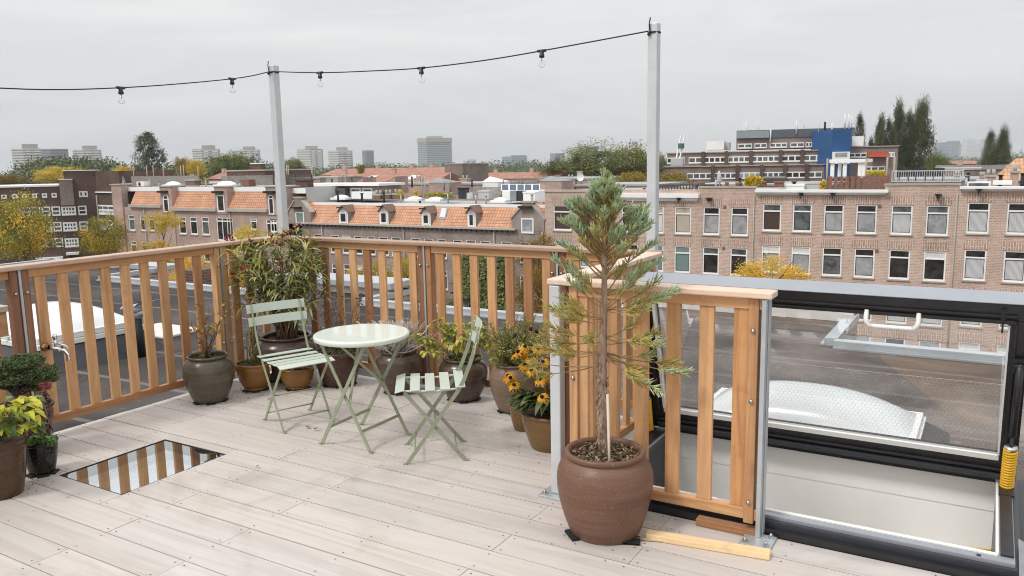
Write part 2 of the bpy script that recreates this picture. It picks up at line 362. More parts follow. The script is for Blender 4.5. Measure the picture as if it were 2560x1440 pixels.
def base_plate(par, x, y, s, name='base_plate'):
    b = MB(); b.box(x-s, x+s, y-s, y+s, .001, .013); o = b.build(name, galv, par, .002)
    for sx in (-1, 1):
        for sy in (-1, 1):
            bb = MB(); c = V((x+sx*s*.68, y+sy*s*.68, .013)); bb.tube([c, c+V((0,0,.009))], .013, 6, sm=False); bb.tube([c+V((0,0,.009)), c+V((0,0,.02))], .006, 8)
            bb.build('bolt', steel, o, off=par.location)
gpost = thing('steel_post', 'thick pale galvanised post with a bolted foot at the near corner of the railings', 'post', (-1.79, 3.42, 0))
b = MB(); b.box(-1.82, -1.763, 3.395, 3.452, .013, CB-.003); b.build('post', galv_l, gpost, .006); base_plate(gpost, -1.79, 3.425, .078)
rpost = thing('steel_post', 'slim galvanised flat post with a bolted square foot, ending the front railing', 'post', (-.795, 3.42, 0))
b = MB(); b.box(-.808, -.788, 3.395, 3.465, .013, CB-.003); b.box(-.788, -.782, 3.43, 3.465, .013, CB-.004); b.build('post', galv, rpost, .002); base_plate(rpost, -.79, 3.375, .066)

# tall poles carrying the string of bulbs
def pole(x, y, z0, z1, hw, label):
    t = thing('steel_pole', label, 'pole', (x, y, z0))
    b = MB(); b.box(x-hw, x+hw, y-hw, y+hw, z0, z1); b.build('shaft', galv_l, t, .006)
    b = MB(); b.box(x-hw-.006, x+hw+.006, y-hw-.006, y+hw+.006, z0, z0+.02); b.build('collar', blackm, t, .002)
    b = MB(); z = z1-.055
    pts = circ((x, y, z), (hw+.006, 0, 0), (0, hw+.006, 0), 16); b.tube(pts+[pts[0]], .005, 6, caps=False)
    b.tube([(x-hw*.4, y-hw-.006, z), (x-hw*.5, y-hw-.012, z+.05), (x-hw*.3, y-hw-.01, z+.085)], .004, 5); b.tube([(x-hw*.4, y-hw-.006, z), (x-hw*.7, y-hw-.014, z-.018)], .008, 6)
    b.build('cable_tie', blackm, t)
    return t
pole(-5.005, 4.735, CT+.001, 2.46, .031, 'square galvanised pole rising from the railing corner behind the oleander')
pole(-1.83, 4.80, -.5, 2.475, .031, 'tallest square galvanised pole, standing right behind the conifer')

# ================================================================ STRING OF BULBS
sl_t = thing('string_light', 'black cable with clear glass bulbs strung between the two galvanised poles', 'string lights', (-3.4, 4.70, 2.3))
cab = [(-5.02, .6, 2.25), (-5.02, 1.6, 2.165), (-5.02, 2.63, 2.14), (-5.02, 3.397, 2.195), (-5.02, 4.325, 2.325), (-5.0, 4.69, 2.408)]
cab2 = [(-4.985, 4.69, 2.408), (-4.467, 4.69, 2.362), (-3.95, 4.69, 2.338), (-3.508, 4.69, 2.326), (-3.0, 4.69, 2.336), (-2.546, 4.69, 2.362), (-1.85, 4.755, 2.425)]
def smooth(p, n=6):
    out = []; p = [V(q) for q in p]
    for i in range(len(p)-1):
        a, b_, c, d = p[max(i-1,0)], p[i], p[i+1], p[min(i+2,len(p)-1)]
        for k in range(n):
            t = k/n; out.append(.5*((2*b_)+(c-a)*t+(2*a-5*b_+4*c-d)*t*t+(3*b_-a-3*c+d)*t**3))
    return out+[p[-1]]
b = MB(); b.tube(smooth(cab), .0042, 6); b.tube(smooth(cab2), .0042, 6); b.build('cable', blackm, sl_t)
nt = NT('clear_bulb_glass'); nt.b.inputs['Transmission Weight'].default_value = 1; nt.b.inputs['Roughness'].default_value = .02; nt.b.inputs['IOR'].default_value = 1.06; nt.b.inputs['Base Color'].default_value = (.97,.98,.98,1)
bulbglass = nt.mat
for (x, y, z) in [cab[3], cab[4], cab2[1], cab2[3], cab2[5]]:
    b = MB(); b.lathe((x, y, z), [(r_*.74, z_*.74) for r_, z_ in [(0,.008),(.016,.007),(.019,0),(.019,-.032),(.023,-.034),(.023,-.056),(.018,-.058),(0,-.058)]], 14); b.tube([(x-.03 if abs(y-4.69)<.01 else x, y if abs(y-4.69)<.01 else y-.03, z), (x+.03 if abs(y-4.69)<.01 else x, y if abs(y-4.69)<.01 else y+.03, z)], .009, 8)
    sk = b.build('lamp_socket', black_m, sl_t)
    b = MB(); prof = [(.0125,-.058),(.0135,-.066),(.017,-.074),(.0245,-.085),(.0295,-.098),(.0305,-.11),(.027,-.125),(.018,-.136),(.008,-.141),(0,-.142)]; prof = [(r_*.74, z_*.74) for r_, z_ in prof]
    b.lathe((x, y, z), prof, 20); b.lathe((x, y, z), [(r*.93, zz+.001) for r, zz in prof][::-1], 20); b.build('bulb', bulbglass, sk, off=sl_t.location)
    b = MB(); b.tube([(x, y, z-.043), (x, y, z-.063)], .003, 6); b.tube([(x-.007, y, z-.078), (x-.003, y, z-.063), (x+.003, y, z-.063), (x+.007, y, z-.078)], .0007, 4); b.build('filament', steel, sk, off=sl_t.location)

# ================================================================ TABLE AND CHAIRS
TT = .665
tb = thing('bistro_table', 'round sage green folding bistro table between the two chairs', 'table', (-3.22, 3.61, 0))
tc_ = V((-3.15, 3.50, TT))
p0 = atz(904, 833, TT); tc_ = V((p0.x, p0.y, TT)); RT = .285
b = MB(); prof = [(0, .004)] + [(RT*k, .004) for k in (.3,.6,.9)] + [(RT-.012,.004),(RT-.004,.0025),(RT,-.002),(RT,-.022),(RT-.006,-.025),(RT-.01,-.02),(RT-.012,-.004),(0,-.004)]
b.lathe(tc_, prof[::-1], 56)
nt = NT('sage_green_tabletop'); nt.b.inputs['Base Color'].default_value = (.64,.70,.635,1); nt.b.inputs['Roughness'].default_value = .3; nt.b.inputs['Coat Weight'].default_value = .6; nt.b.inputs['Coat Roughness'].default_value = .05; nt.b.inputs['Coat IOR'].default_value = 1.45
b.build('tabletop', nt.mat, tb)
FT = dict(L=(-3.39,3.415), F=(-3.035,3.435), Rr=(-3.04,3.795), B=(-3.42,3.81))
zt = TT-.022
TP = dict(L=(tc_.x+.165, tc_.y-.165), F=(tc_.x-.20, tc_.y-.155), Rr=(tc_.x-.19, tc_.y+.175), B=(tc_.x+.19, tc_.y+.165))
def flatbar(mb, p, q, w=.021, th=.006, side=(0,1,0)): mb.beam(p, q, th, w, 0, side)
def at_(k, f): a, c = V((*FT[k], .008)), V((*TP[k], zt)); return a+(c-a)*f
for k in ('L','F','Rr','B'):
    b = MB(); a, c = V((*FT[k], .008)), V((*TP[k], zt)); dy = .006 if k in ('L','B') else -.006
    flatbar(b, a, c); d = -1 if k in ('L','B') else 1
    b.beam(a+V((0,0,-.003)), a+V((d*.022,0,-.003)), .02, .006, 0)
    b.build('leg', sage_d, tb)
b = MB(); flatbar(b, at_('L', .17), at_('B', .17), .018, .005, (1,0,0)); b.build('stretcher', sage_d, tb)
b = MB(); flatbar(b, at_('F', .17), at_('Rr', .17), .018, .005, (1,0,0)); b.build('stretcher', sage_d, tb)
b = MB(); flatbar(b, at_('F', .93)+V((.03,.10,0)), at_('Rr', .47), .018, .005); b.build('brace', sage_d, tb)
b = MB(); flatbar(b, V((tc_.x-.0, tc_.y-.02, zt)), at_('F', .40), .018, .005); b.build('brace', sage_d, tb)
b = MB(); flatbar(b, V((*TP['L'], zt-.004)), V((*TP['B'], zt-.004)), .02, .006, (1,0,0)); flatbar(b, V((*TP['F'], zt-.004)), V((*TP['Rr'], zt-.004)), .02, .006, (1,0,0)); b.build('top_bar', sage_d, tb)

def bistro_chair(loc, rz, label, tagged=False):
    t = thing('bistro_chair', label, 'chair', (0,0,0)); hw = .166
    for s in (-1, 1):
        y = s*hw
        b = MB(); pts = [(.163,.004),(-.135,.415),(-.165,.47),(-.205,.57),(-.245,.69),(-.262,.765)]
        for (x0,z0),(x1,z1) in zip(pts, pts[1:]): b.beam((x0,y,z0),(x1,y,z1), .006, .021, 0, (0,1,0))
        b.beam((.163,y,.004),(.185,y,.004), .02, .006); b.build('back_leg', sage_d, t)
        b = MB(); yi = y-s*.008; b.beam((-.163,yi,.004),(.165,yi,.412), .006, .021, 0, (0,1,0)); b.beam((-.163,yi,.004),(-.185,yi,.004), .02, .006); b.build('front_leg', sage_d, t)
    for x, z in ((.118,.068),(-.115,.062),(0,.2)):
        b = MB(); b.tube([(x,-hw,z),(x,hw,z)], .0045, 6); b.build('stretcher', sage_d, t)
    b = MB()
    for i in range(5):
        f = i/4; x = .19-.335*f; z = .425 + .012*(2*f-1)**2 - (.012 if i == 0 else 0); tl = (-.25 if i == 0 else .04*(f-.5))
        b.obox((x,0,z), (.0275*cos(tl),0,-.0275*sin(tl)*-1 if i else .0275*sin(tl)), (0,.185,0), (0,0,.0028))
    for s in (-1,1): b.tube([(.17,s*.15,.418),(.0,s*.15,.41),(-.14,s*.15,.42)], .007, 6)
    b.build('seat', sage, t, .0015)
    b = MB(); seg = 8
    for zc, xc in ((.737,-.262),(.655,-.238)):
        for i in range(seg):
            y0, y1 = -.2+.4*i/seg, -.2+.4*(i+1)/seg; cv = lambda y: xc - .022*(1-(y/.2)**2)
            b.obox((((cv(y0)+cv(y1))/2)+.008, (y0+y1)/2, zc), ((cv(y1)-cv(y0))/2, .0252, 0), (.008*.3,0,-.0) if False else (-.006,0,.028), (.0025,0,.0006))
    bk = b.build('backrest', sage, t)
    b = MB()
    for zc, xc in ((.737,-.262),(.655,-.238)):
        for s in (-1,1): b.tube([(xc+.006, s*hw, zc),(xc+.014, s*hw, zc)], .006, 8)
    b.build('rivet', steel, bk)
    if tagged:
        b = MB(); b.obox((.02,-hw-.006,.385), (.011,0,.004), (0,.001,0), (-.006,0,.026)); tg = b.build('paper_tag', white_m, t); b = MB(); b.obox((.02,-hw-.0078,.387), (.007,0,.003), (0,.0005,0), (-.003,0,.012)); b.build('tag_print', blackm, tg)
    t.location = loc; t.rotation_euler.z = rz
    return t
bistro_chair((-3.853,3.672,0), radians(-21), 'sage green slatted folding chair facing right, standing left of the round table', True)
bistro_chair((-2.695,3.62,0), radians(217), 'sage green slatted folding chair seen side on, standing right of the round table')

# ================================================================ TAP, PLANKS
nt = plain('brass_pipe', (.45,.27,.12), .3, .9, .1, 30); 
tp_ = thing('garden_tap', 'chrome garden tap on a brass fitting screwed to the left railing', 'tap', (-5.03, 2.775, .62))
p = atx(113, 867, -5.03); y, z = p.y, p.z
b = MB(); b.lathe((0,0,0), [(0,0),(.026,0),(.028,.006),(.018,.012),(.014,.02),(.014,.055)], 14)
for i in range(len(b.v)): q = b.v[i]; b.v[i] = V((-5.038+q.z, y+q.x, z+q.y))
b.tube([(-5.02,y-.028,z),(-5.02,y+.028,z)], .009, 8); b.build('flange', nt, tp_)
chrome = plain('chrome', (.75,.75,.76), .15, 1, .05, 20)
b = MB(); b.tube([(-5.0,y,z),(-4.955,y+.012,z-.005),(-4.91,y+.03,z-.012)], [.013,.015,.012], 10); b.tube([(-4.935,y+.02,z-.008),(-4.90,y+.045,z-.02),(-4.885,y+.055,z-.05),(-4.885,y+.055,z-.085)], [.012,.012,.011,.013], 10); b.build('spout', chrome, tp_)
b = MB(); b.tube([(-4.945,y+.018,z),(-4.945,y+.018,z+.05)], .009, 8); b.lathe((-4.945,y+.018,z+.05), [(0,0),(.012,.002),(.012,.012),(.016,.02),(.009,.034),(0,.036)], 10); b.tube([(-4.945,y+.018,z+.03),(-4.905,y+.05,z+.012),(-4.885,y+.065,z-.012)], .007, 8); b.build('handle', chrome, tp_)

def plank(name, p, q, w, h, mat, label, zc):
    b = MB(); p, q = V((p[0],p[1],zc)), V((q[0],q[1],zc)); d = (q-p).normalized(); 
    L = (q-p).length; rz = atan2(d.y, d.x)
    b.box(-L/2, L/2, -w/2, w/2, -h/2, h/2); o = b.build(name, mat, None, .003); o.location = (p+q)/2; o.rotation_euler.z = rz
    return tag(o, label, 'plank')
a1, a2 = atz(1612, 1338, .02), atz(1922, 1390, .02)
plank('wooden_plank', a1+V((0,.025,0)), a2+V((0,.025,0)), .058, .026, pine_m, 'long raw pine batten lying loose on the deck right of the big jar', .0145)
a1, a2 = atz(1738, 1305, .02), atz(1893, 1338, .02)
plank('wooden_plank', a1+V((0,.03,0)), a2+V((0,.03,0)), .055, .032, w_x, 'short orange timber offcut lying under the front railing', .018)
a1, a2 = atz(1590, 1347, .006), atz(1770, 1365, .006)
b = MB(); b.tube([a1+V((0,0,.001)), (a1+a2)/2+V((0,.004,.002)), a2+V((0,0,.003))], .006, 8); tag(b.build('bamboo_stick', plain('bamboo', (.62,.47,.28), .5, 0, .15, 20)), 'thin bamboo stick lying on the deck beside the long pine batten', 'stick')
# fallen leaves and a rust stain on the boards
lf = leafmat('dead_leaf', (.20,.075,.03), .4, .7, 0)
for px, py, s in ((770,1068,.05),(785,1076,.045),(742,1062,.03),(1210,1100,.02),(640,1170,.022),(613,985,.03),(668,1000,.03),(715,990,.025),(1105,1010,.02),(960,1108,.02),(616,998,.025)):
    p = atz(px, py, 0); b = MB(); d = V((R.uniform(-1,1), R.uniform(-1,1), .1)); b.leaf(p+V((0,0,.006)), d, s, s*.5, (0,0,1), 0, -.1, .3); tag(b.build('fallen_leaf', lf), 'curled brown leaf lying on the pale deck boards', 'leaf', 'dead leaves scattered on the deck')

# ================================================================ ROOF HATCH
TH = radians(17); HY, HZ = 4.40, .09
hatch = thing('roof_hatch', 'open black framed glass roof hatch with its lid standing up over the stairwell', 'roof hatch', (-.75, 4.0, 0))
def lp(x, L, o=0.0): return V((x, HY - sin(TH)*L + cos(TH)*o, HZ + cos(TH)*L + sin(TH)*o))
up_, nn_ = V((0,-sin(TH),cos(TH))), V((0,cos(TH),sin(TH)))
def lbar(mb, x0, x1, L0, L1, o0, o1, m=0): mb.obox(lp((x0+x1)/2,(L0+L1)/2,(o0+o1)/2), ((x1-x0)/2,0,0), up_*((L1-L0)/2), nn_*((o1-o0)/2), m)
XL, XR = -1.68, .175; GL, GR = -1.585, .098; G0, G1 = .14, .845
b = MB()   # curb round the opening, stepped like an extruded profile
OX0, OX1, OY0, OY1 = -1.575, .10, 3.575, 4.50
for (z0, z1, e, m) in ((-.45,.030,.118,0),(.030,.058,.085,1),(.058,.074,.062,2)):
    x0, x1, y0, y1 = OX0-e, OX1+e, OY0-e, OY1+e
    b.box(x0,x1,y0,OY0,z0,z1,m); b.box(x0,x1,OY1,y1,z0,z1,m); b.box(x0,OX0,OY0,OY1,z0,z1,m); b.box(OX1,x1,OY0,OY1,z0,z1,m)
b.box(OX0-.002, OX1+.002, OY0-.018, OY0+.004, .04, .079, 3); b.box(OX1-.004, OX1+.006, OY0, OY1, .04, .079, 3)
b.box(OX1+.012, OX1+.058, OY0-.01, OY1, .074, .082, 0); b.box(OX0-.058, OX0-.002, OY0-.01, OY1, .074, .082, 0)
b.box(.03, .045, OY0-.052, OY0-.036, .0745, .0765, 0)
b.build('curb', [black_m, alu_d, alu_g, white_m], hatch)
b = MB()   # plastered shaft under the hatch; its shallow unseen floor is added to bounce light
for (x0,x1,y0,y1) in ((OX0-.01,OX1+.01,OY1-.001,OY1+.01),(OX0-.011,OX0-.001,OY0,OY1),(OX1+.001,OX1+.011,OY0,OY1),(OX0,OX1,OY0-.011,OY0-.001)): b.box(x0,x1,y0,y1,-.50,.03 if y0 < OY1-.01 else .04)
b.box(OX0,OX1,OY1-.006,OY1-.0012,-.11,.04); b.box(OX0,OX1,OY0,OY1,-.52,-.50)
b.build('shaft_lining_and_bounce_floor', cream_m, hatch)
b = MB(); b.add([(x_, OY0+.004, z_) for x_, z_ in ((-.52,.0),(OX1-.004,.0),(OX1-.004,-.49),(-.10,-.49))]+[(x_, OY0+.03, z_) for x_, z_ in ((-.52,.0),(OX1-.004,.0),(OX1-.004,-.49),(-.10,-.49))], [(3,2,1,0),(4,5,6,7),(0,4,7,3),(1,2,6,5),(0,1,5,4),(2,3,7,6)]); b.build('stair_stringer', plain('ochre_stair_wood', (.85,.46,.10), .5, 0, .15, 4), hatch)
b = MB(); p = V((OX1-.004, OY1-.012, 0)); q0 = aty(2378, 1366, OY1-.01); q1 = aty(2480, 1375, OY1-.01); q2 = aty(2480, 1386, OY1-.01); q3 = aty(2400, 1372, OY1-.01)
b.add([q0, q1, q2, q3, q0+V((0,.008,0)), q1+V((0,.008,0)), q2+V((0,.008,0)), q3+V((0,.008,0))], [(0,1,2,3),(0,4,5,1),(1,5,6,2),(4,7,6,5)]); b.build('stair_edge', plain('yellow_stair_edge', (.62,.42,.05), .5), hatch)
b = MB()   # lid frame: outer shell grey on its rim, black inside
lbar(b, XL, XR, G1+.025, .95, 0, .09, 0); lbar(b, XL, XR, .0, G0-.028, 0, .09, 0); lbar(b, XL, GL-.0, G0-.028, G1+.025, 0, .09, 0); lbar(b, GR+.0, XR, G0-.028, G1+.025, 0, .09, 0)
lbar(b, XL, XR, .9505, .956, -.002, .125, 1)
lbar(b, GL-.05, GR+.03, G1+.012, G1+.03, -.014, 0, 0); lbar(b, GL-.05, GR+.03, G1+.045, G1+.055, -.012, 0, 0)
lbar(b, GL-.04, GR+.03, .062, .074, -.014, 0, 0); lbar(b, GL-.04, GR+.03, .02, .045, -.02, 0, 2)
lbar(b, GR+.018, GR+.03, G0, G1+.03, -.014, 0, 0); lbar(b, GL-.03, GL-.018, G0, G1+.03, -.014, 0, 0)
b.build('lid_frame', [black_m, alu_g, alu_d], hatch, .003)
b = MB(); lbar(b, GL, GR, G0-.028, G0, .002, .03); lbar(b, GR-.006, GR+.002, G0, G1, .0, .03); lbar(b, GL-.004, GL+.012, G0, G1, .0, .03); lbar(b, GL, GR, G1, G1+.026, .02, .03); b.build('glazing_bead', white_m, hatch)
nt = NT('hatch_glass'); nt.b.inputs['Base Color'].default_value = (.05,.05,.05,1)
tr = nt.n('ShaderNodeBsdfTransparent'); tr.inputs[0].default_value = (.96,.975,.97,1); gl = nt.n('ShaderNodeBsdfGlossy'); gl.inputs['Roughness'].default_value = .01
fr = nt.n('ShaderNodeFresnel'); fr.inputs['IOR'].default_value = 2.5; mx = nt.n('ShaderNodeMixShader'); nt.l(fr.outputs[0], mx.inputs[0]); nt.l(tr.outputs[0], mx.inputs[1]); nt.l(gl.outputs[0], mx.inputs[2]); nt.l(mx.outputs[0], nt.t.nodes['Material Output'].inputs['Surface'])
clearglass = nt.mat
b = MB(); b.quad(lp(GL,G0-.005,.015), lp(GR,G0-.005,.015), lp(GR,G1+.01,.015), lp(GL,G1+.01,.015)); b.build('lid_glass', clearglass, hatch)
b = MB(); c0, c1 = lid_a, lid_b = V((-.47,0,0)), V((-.265,0,0))
hp = [lp(-.49,G1+.03,-.002), lp(-.49,G1-.005,-.035), lp(-.478,G1-.028,-.04), lp(-.455,G1-.033,-.04), lp(-.30,G1-.033,-.04), lp(-.278,G1-.028,-.04), lp(-.266,G1-.005,-.035), lp(-.266,G1+.03,-.002)]
b.tube(smooth(hp, 3), .0115, 10); b.build('handle', white_m, hatch)
yel = plain('yellow_spring', (.78,.44,.02), .4, 0, .08, 20)
for x, sx in ((.150, 1), (-1.66, -1)):
    a, c = lp(x, .66, -.03), V((x-.012, 4.36, .03)); d = (c-a).normalized()
    b = MB(); b.tube([a, a+(c-a)*.52], .016, 10); b.tube([a+(c-a)*.5, c], .008, 8); b.tube([a-d*.01, a+d*.04], .012, 8); gsp = b.build('gas_spring', black_m, hatch)
    b = MB(); s0, s1 = a+(c-a)*.62, a+(c-a)*.93; e1 = d.cross(V((1,0,0))).normalized(); e2 = d.cross(e1); N = 15*12
    b.tube([s0+(s1-s0)*(i/N)+(e1*cos(2*pi*i/12)+e2*sin(2*pi*i/12))*.024 for i in range(N+1)], .0078, 6); b.tube([s0, s1], .018, 12); b.build('coil_spring', yel, gsp, off=hatch.location)
    for ca, cb in ((s0-d*.012, s0), (s1, s1+d*.008)): b = MB(); b.tube([ca, cb], .028, 14); b.build('end_cap', steel, gsp, off=hatch.location)
    b = MB(); b.obox(a+V((0,.012,.0)), (.03,0,0), up_*.035, nn_*.006); b.tube([a+V((-.03,0,0)), a+V((.03,0,0))], .008, 8); b.tube([a+V((.022,-.01,.03)), a+V((.022,-.02,.03))], .009, 8); b.build('hinge_bracket', black_m, hatch); b = MB(); b.obox(c+V((0,-.04,.05)), (.032,0,0), (0,.09,0), (0,0,.004)); b.build('hinge_plate', black_m, hatch)
b = MB(); lbar(b, .06, .082, G1+.025, G1+.085, -.008, 0); lbar(b, .066, .074, G1-.03, G1+.085, -.018, -.008); b.build('catch', black_m, hatch)
b = MB(); b.add([(.172,3.40,.078),(.30,3.42,.03),(.30,3.74,.03),(.176,3.76,.079),(.22,3.55,.07),(.24,3.66,.062)], [(0,1,4),(1,2,5,4),(2,3,5),(0,4,5,3)]); b.build('flashing', plain('crumpled_lead', (.30,.31,.33), .35, .6, .25, 12, .8), hatch)

# chicken wire strung behind the hatch
cw = MB(); cell, zt_ = .0225, .478; nx = int(1.95/(cell*.866*1.0)); 
def hexwire():
    s = cell/sqrt(3)*.88; rows = int(.46/(s*1.5))
    for i in range(rows+1):
        for j in range(int(1.95/cell)+1):
            x = -1.72 + j*cell + (cell/2 if i % 2 else 0); z = zt_ - i*s*1.5
            jit = lambda: R.uniform(-.0012,.0012)
            P0 = V((x, 4.745+jit(), z+jit())); 
            pa = V((x-cell/2, 4.745, z - s*.5)); pb = V((x+cell/2, 4.745, z - s*.5)); pc = V((x-cell/2, 4.745, z-s*1.5))
            cw.tube([P0, pa], .0004, 3, caps=False); cw.tube([P0, pb], .0004, 3, caps=False); cw.tube([pa, pc], .0005, 3, caps=False)
    cw.tube([(-1.72,4.745,zt_), (-.6,4.745,zt_-.004), (.25,4.745,zt_+.004)], .0011, 4); cw.tube([(.245,4.745,.02),(.245,4.745,zt_)], .002, 4)
hexwire()
tag(cw.build('chicken_wire', plain('galvanised_wire', (.78,.77,.74), .5, .2, .1, 30)), 'hexagonal chicken wire stretched low behind the glass hatch lid', 'wire mesh')
# ================================================================ POTS
def glaze(name, c, c2, rough=.35, rings=30, spec=.5, speck=.25, band=None):
    nt = NT(name); tc = coords(nt, (1,1,1)); f = noise(nt, tc, 7, 5, .65, .5)
    mp = coords(nt, (1.2,1.2,rings)); f2 = noise(nt, mp, 1.6, 3, .6)
    col = mixc(nt, f, c, c2); col = mixc(nt, .5, col, ramp(nt, f2, [(.3, sh(c,.75)), (.7, sh(c2,1.15))]))
    f3 = noise(nt, tc, 120, 2, .5); col = mixc(nt, ramp(nt, f3, [(.66,(0,0,0)), (.74,(speck,)*3)]), col, (.55,.5,.42))
    nt.l(col, nt.b.inputs['Base Color']); nt.b.inputs['Specular IOR Level'].default_value = spec
    rr = ramp(nt, f, [(.3,(rough*.8,)*3), (.7,(rough*1.25,)*3)]); nt.l(rr, nt.b.inputs['Roughness']); bump(nt, f2, .25, .006)
    return nt.mat
g_grey = glaze('grey_green_glaze', (.05,.04,.027), (.115,.095,.065), .28)
g_brown = glaze('brown_glaze', (.05,.032,.024), (.105,.068,.05), .24)
g_choc = glaze('dark_brown_glaze', (.045,.018,.010), (.085,.036,.019), .26)
g_must = glaze('mustard_glaze', (.165,.065,.010), (.25,.115,.02), .22)
g_ochre = glaze('olive_ochre_glaze', (.125,.062,.017), (.20,.11,.035), .28)
g_emb = glaze('embossed_brown_glaze', (.045,.02,.007), (.085,.04,.013), .2)
g_terra = glaze('matt_brown_terracotta', (.125,.062,.039), (.195,.105,.07), .48, 22, .35, .35)
g_black = glaze('black_brown_glaze', (.010,.008,.006), (.022,.016,.011), .16, 30, .35)
g_rust = glaze('tan_glaze', (.16,.10,.07), (.24,.155,.11), .4)
JAR = [(.62,0),(.66,.02),(.80,.18),(.93,.38),(1.0,.58),(.98,.74),(.88,.86),(.76,.925),(.745,.94),(.80,.955),(.82,.975),(.81,.992),(.77,1.0),(.72,.985),(.70,.95),(.72,.90)]
BIG = [(.70,0),(.73,.015),(.83,.16),(.94,.38),(1.0,.60),(.985,.74),(.93,.83),(.84,.895),(.80,.92),(.815,.935),(.835,.955),(.83,.98),(.795,1.0),(.745,.995),(.715,.97),(.70,.93)]
BOWL = [(.58,0),(.62,.03),(.60,.08),(.72,.2),(.86,.45),(.93,.72),(.95,.86),(.96,.90),(1.0,.93),(1.0,.98),(.96,1.0),(.90,.985),(.88,.93)]
TALL = [(.66,0),(.69,.02),(.78,.22),(.88,.5),(.95,.78),(.955,.88),(.965,.91),(1.0,.935),(1.005,.975),(.97,1.0),(.905,.99),(.88,.94)]
def dense(prof, k=3):
    out = []
    P = [prof[0]]+list(prof)+[prof[-1]]
    for i in range(1, len(P)-2):
        for j in range(k):
            t = j/k; q = []
            for a in (0, 1):
                p0, p1, p2, p3 = P[i-1][a], P[i][a], P[i+1][a], P[i+2][a]
                q.append(.5*((2*p1)+(p2-p0)*t+(2*p0-5*p1+4*p2-p3)*t*t+(3*p1-p0-3*p2+p3)*t**3))
            out.append(tuple(q))
    return out+[prof[-1]]
def pot(px, py, wpx, vrim, prof, mat, label, name='plant_pot', feet=True, grp=None, zs=None, d=None):
    g = atz(px, py, 0) if d is None else V(d); dep = (g-EYEP).dot(c_f); w = wpx/FPX*dep
    hd = V((g.x, g.y, 0)).normalized(); r = w/2; c = g + hd*(r*prof[0][0]) if d is None else g.copy(); c.z = 0
    lo, hi = .05, 1.2
    for _ in range(40):
        z = (lo+hi)/2; q = V((c.x, c.y, z))-EYEP; v = CY - FPX*q.dot(c_u)/q.dot(c_f)
        if v > vrim: lo = z
        else: hi = z
    h = lo if zs is None else zs; dep2 = (c-EYEP).dot(c_f); r = wpx/FPX*dep2/2
    t = thing(name, label, 'plant pot', (c.x, c.y, 0), grp); z0 = .012 if feet else .001
    b = MB(); P = dense([(a*r, z0+zz*(h-z0)) for a, zz in prof]); b.lathe(c, [(0, z0)]+P, 44, 0, True, .004); b.build('pot_body', mat, t)
    rs = prof[-1][0]*r*.99; zz = P[-1][1]
    b = MB(); n = 26; ring = lambda k: [(c.x+rs*k*cos(2*pi*i/n), c.y+rs*k*sin(2*pi*i/n), zz-.004+R.uniform(-.004,.006)) for i in range(n)]
    R1, R2, R3 = ring(1), ring(.7), ring(.35); vs = R1+R2+R3+[(c.x, c.y, zz+.006)]
    b.add(vs, [(i,(i+1)%n,n+(i+1)%n,n+i) for i in range(n)]+[(n+i,n+(i+1)%n,2*n+(i+1)%n,2*n+i) for i in range(n)]+[(2*n+i,2*n+(i+1)%n,3*n) for i in range(n)], 0, True); b.build('soil', soil_m, t)
    if feet:
        for k in range(3):
            a = atan2(-c.y, -c.x) + (k-1)*1.15 if k < 3 else 0; rb = prof[0][0]*r
            b = MB(); p = V((c.x+cos(a)*rb*.9, c.y+sin(a)*rb*.9, .006)); b.obox(p, (cos(a)*.022, sin(a)*.022, 0), (-sin(a)*.03, cos(a)*.03, 0), (0,0,.0055)); b.build('pot_foot', blackm, t)
    return dict(c=c, r=r, h=zz, top=h, t=t, rs=rs)
P_grey = pot(528, 1012, 121, 886, JAR, g_grey, 'grey green glazed jar with a bare twiggy shrub, beside the left railing')
P_must = pot(640, 981, 92, 905, BOWL, g_must, 'mustard yellow glazed bowl pot left of the left chair')
P_big = pot(722, 958, 160, 836, JAR, g_brown, 'large dark glazed jar holding the oleander, behind the left chair')
P_mus2 = pot(745, 978, 90, 916, BOWL, g_must, 'small mustard pot with withered stems underneath the left chair')
P_verb = pot(850, 970, 118, 874, TALL, g_choc, 'dark chocolate brown pot directly behind the round table')
P_lav = pot(1000, 988, 116, 873, JAR, g_brown, 'brown ringed jar of grey dried lavender, right behind the table')
P_bas = pot(1160, 1008, 122, 892, JAR, g_brown, 'glossy brown jar with lime green leaves behind the right chair')
P_rose = pot(1284, 1037, 116, 905, JAR, g_rust, 'tan jar of rosemary in the corner near the orange flowers')
P_sus = pot(1384, 1133, 164, 1024, TALL, g_ochre, 'tall ochre pot of orange rudbeckia beside the near galvanised post', feet=False)
P_smal = pot(1312, 1080, 78, 1010, TALL, g_ochre, 'small ochre pot tucked behind the tall rudbeckia pot', feet=False)
P_frnt = pot(1512, 1362, 237, 1122, BIG, g_terra, 'biggest brown terracotta jar, in front, holding the conifer', feet=False)
P_hyd = pot(8, 1250, 136, 1092, TALL, g_emb, 'brown embossed pot of yellow green leaves at the left frame edge', feet=False)
P_dark = pot(108, 1192, 84, 1100, TALL, g_black, 'small near black pot with green seedlings, left of the deck glass')
P_bon = pot(70, 1150, 140, 1012, TALL, g_choc, 'dark brown pot of the bonsai conifer, at the back of the left cluster', feet=False)
P_blk = pot(0, 0, 96, 975, TALL, g_black, 'black pot standing in the far corner behind the short railing', feet=False, zs=.36, d=(-2.02, 4.38, 0))
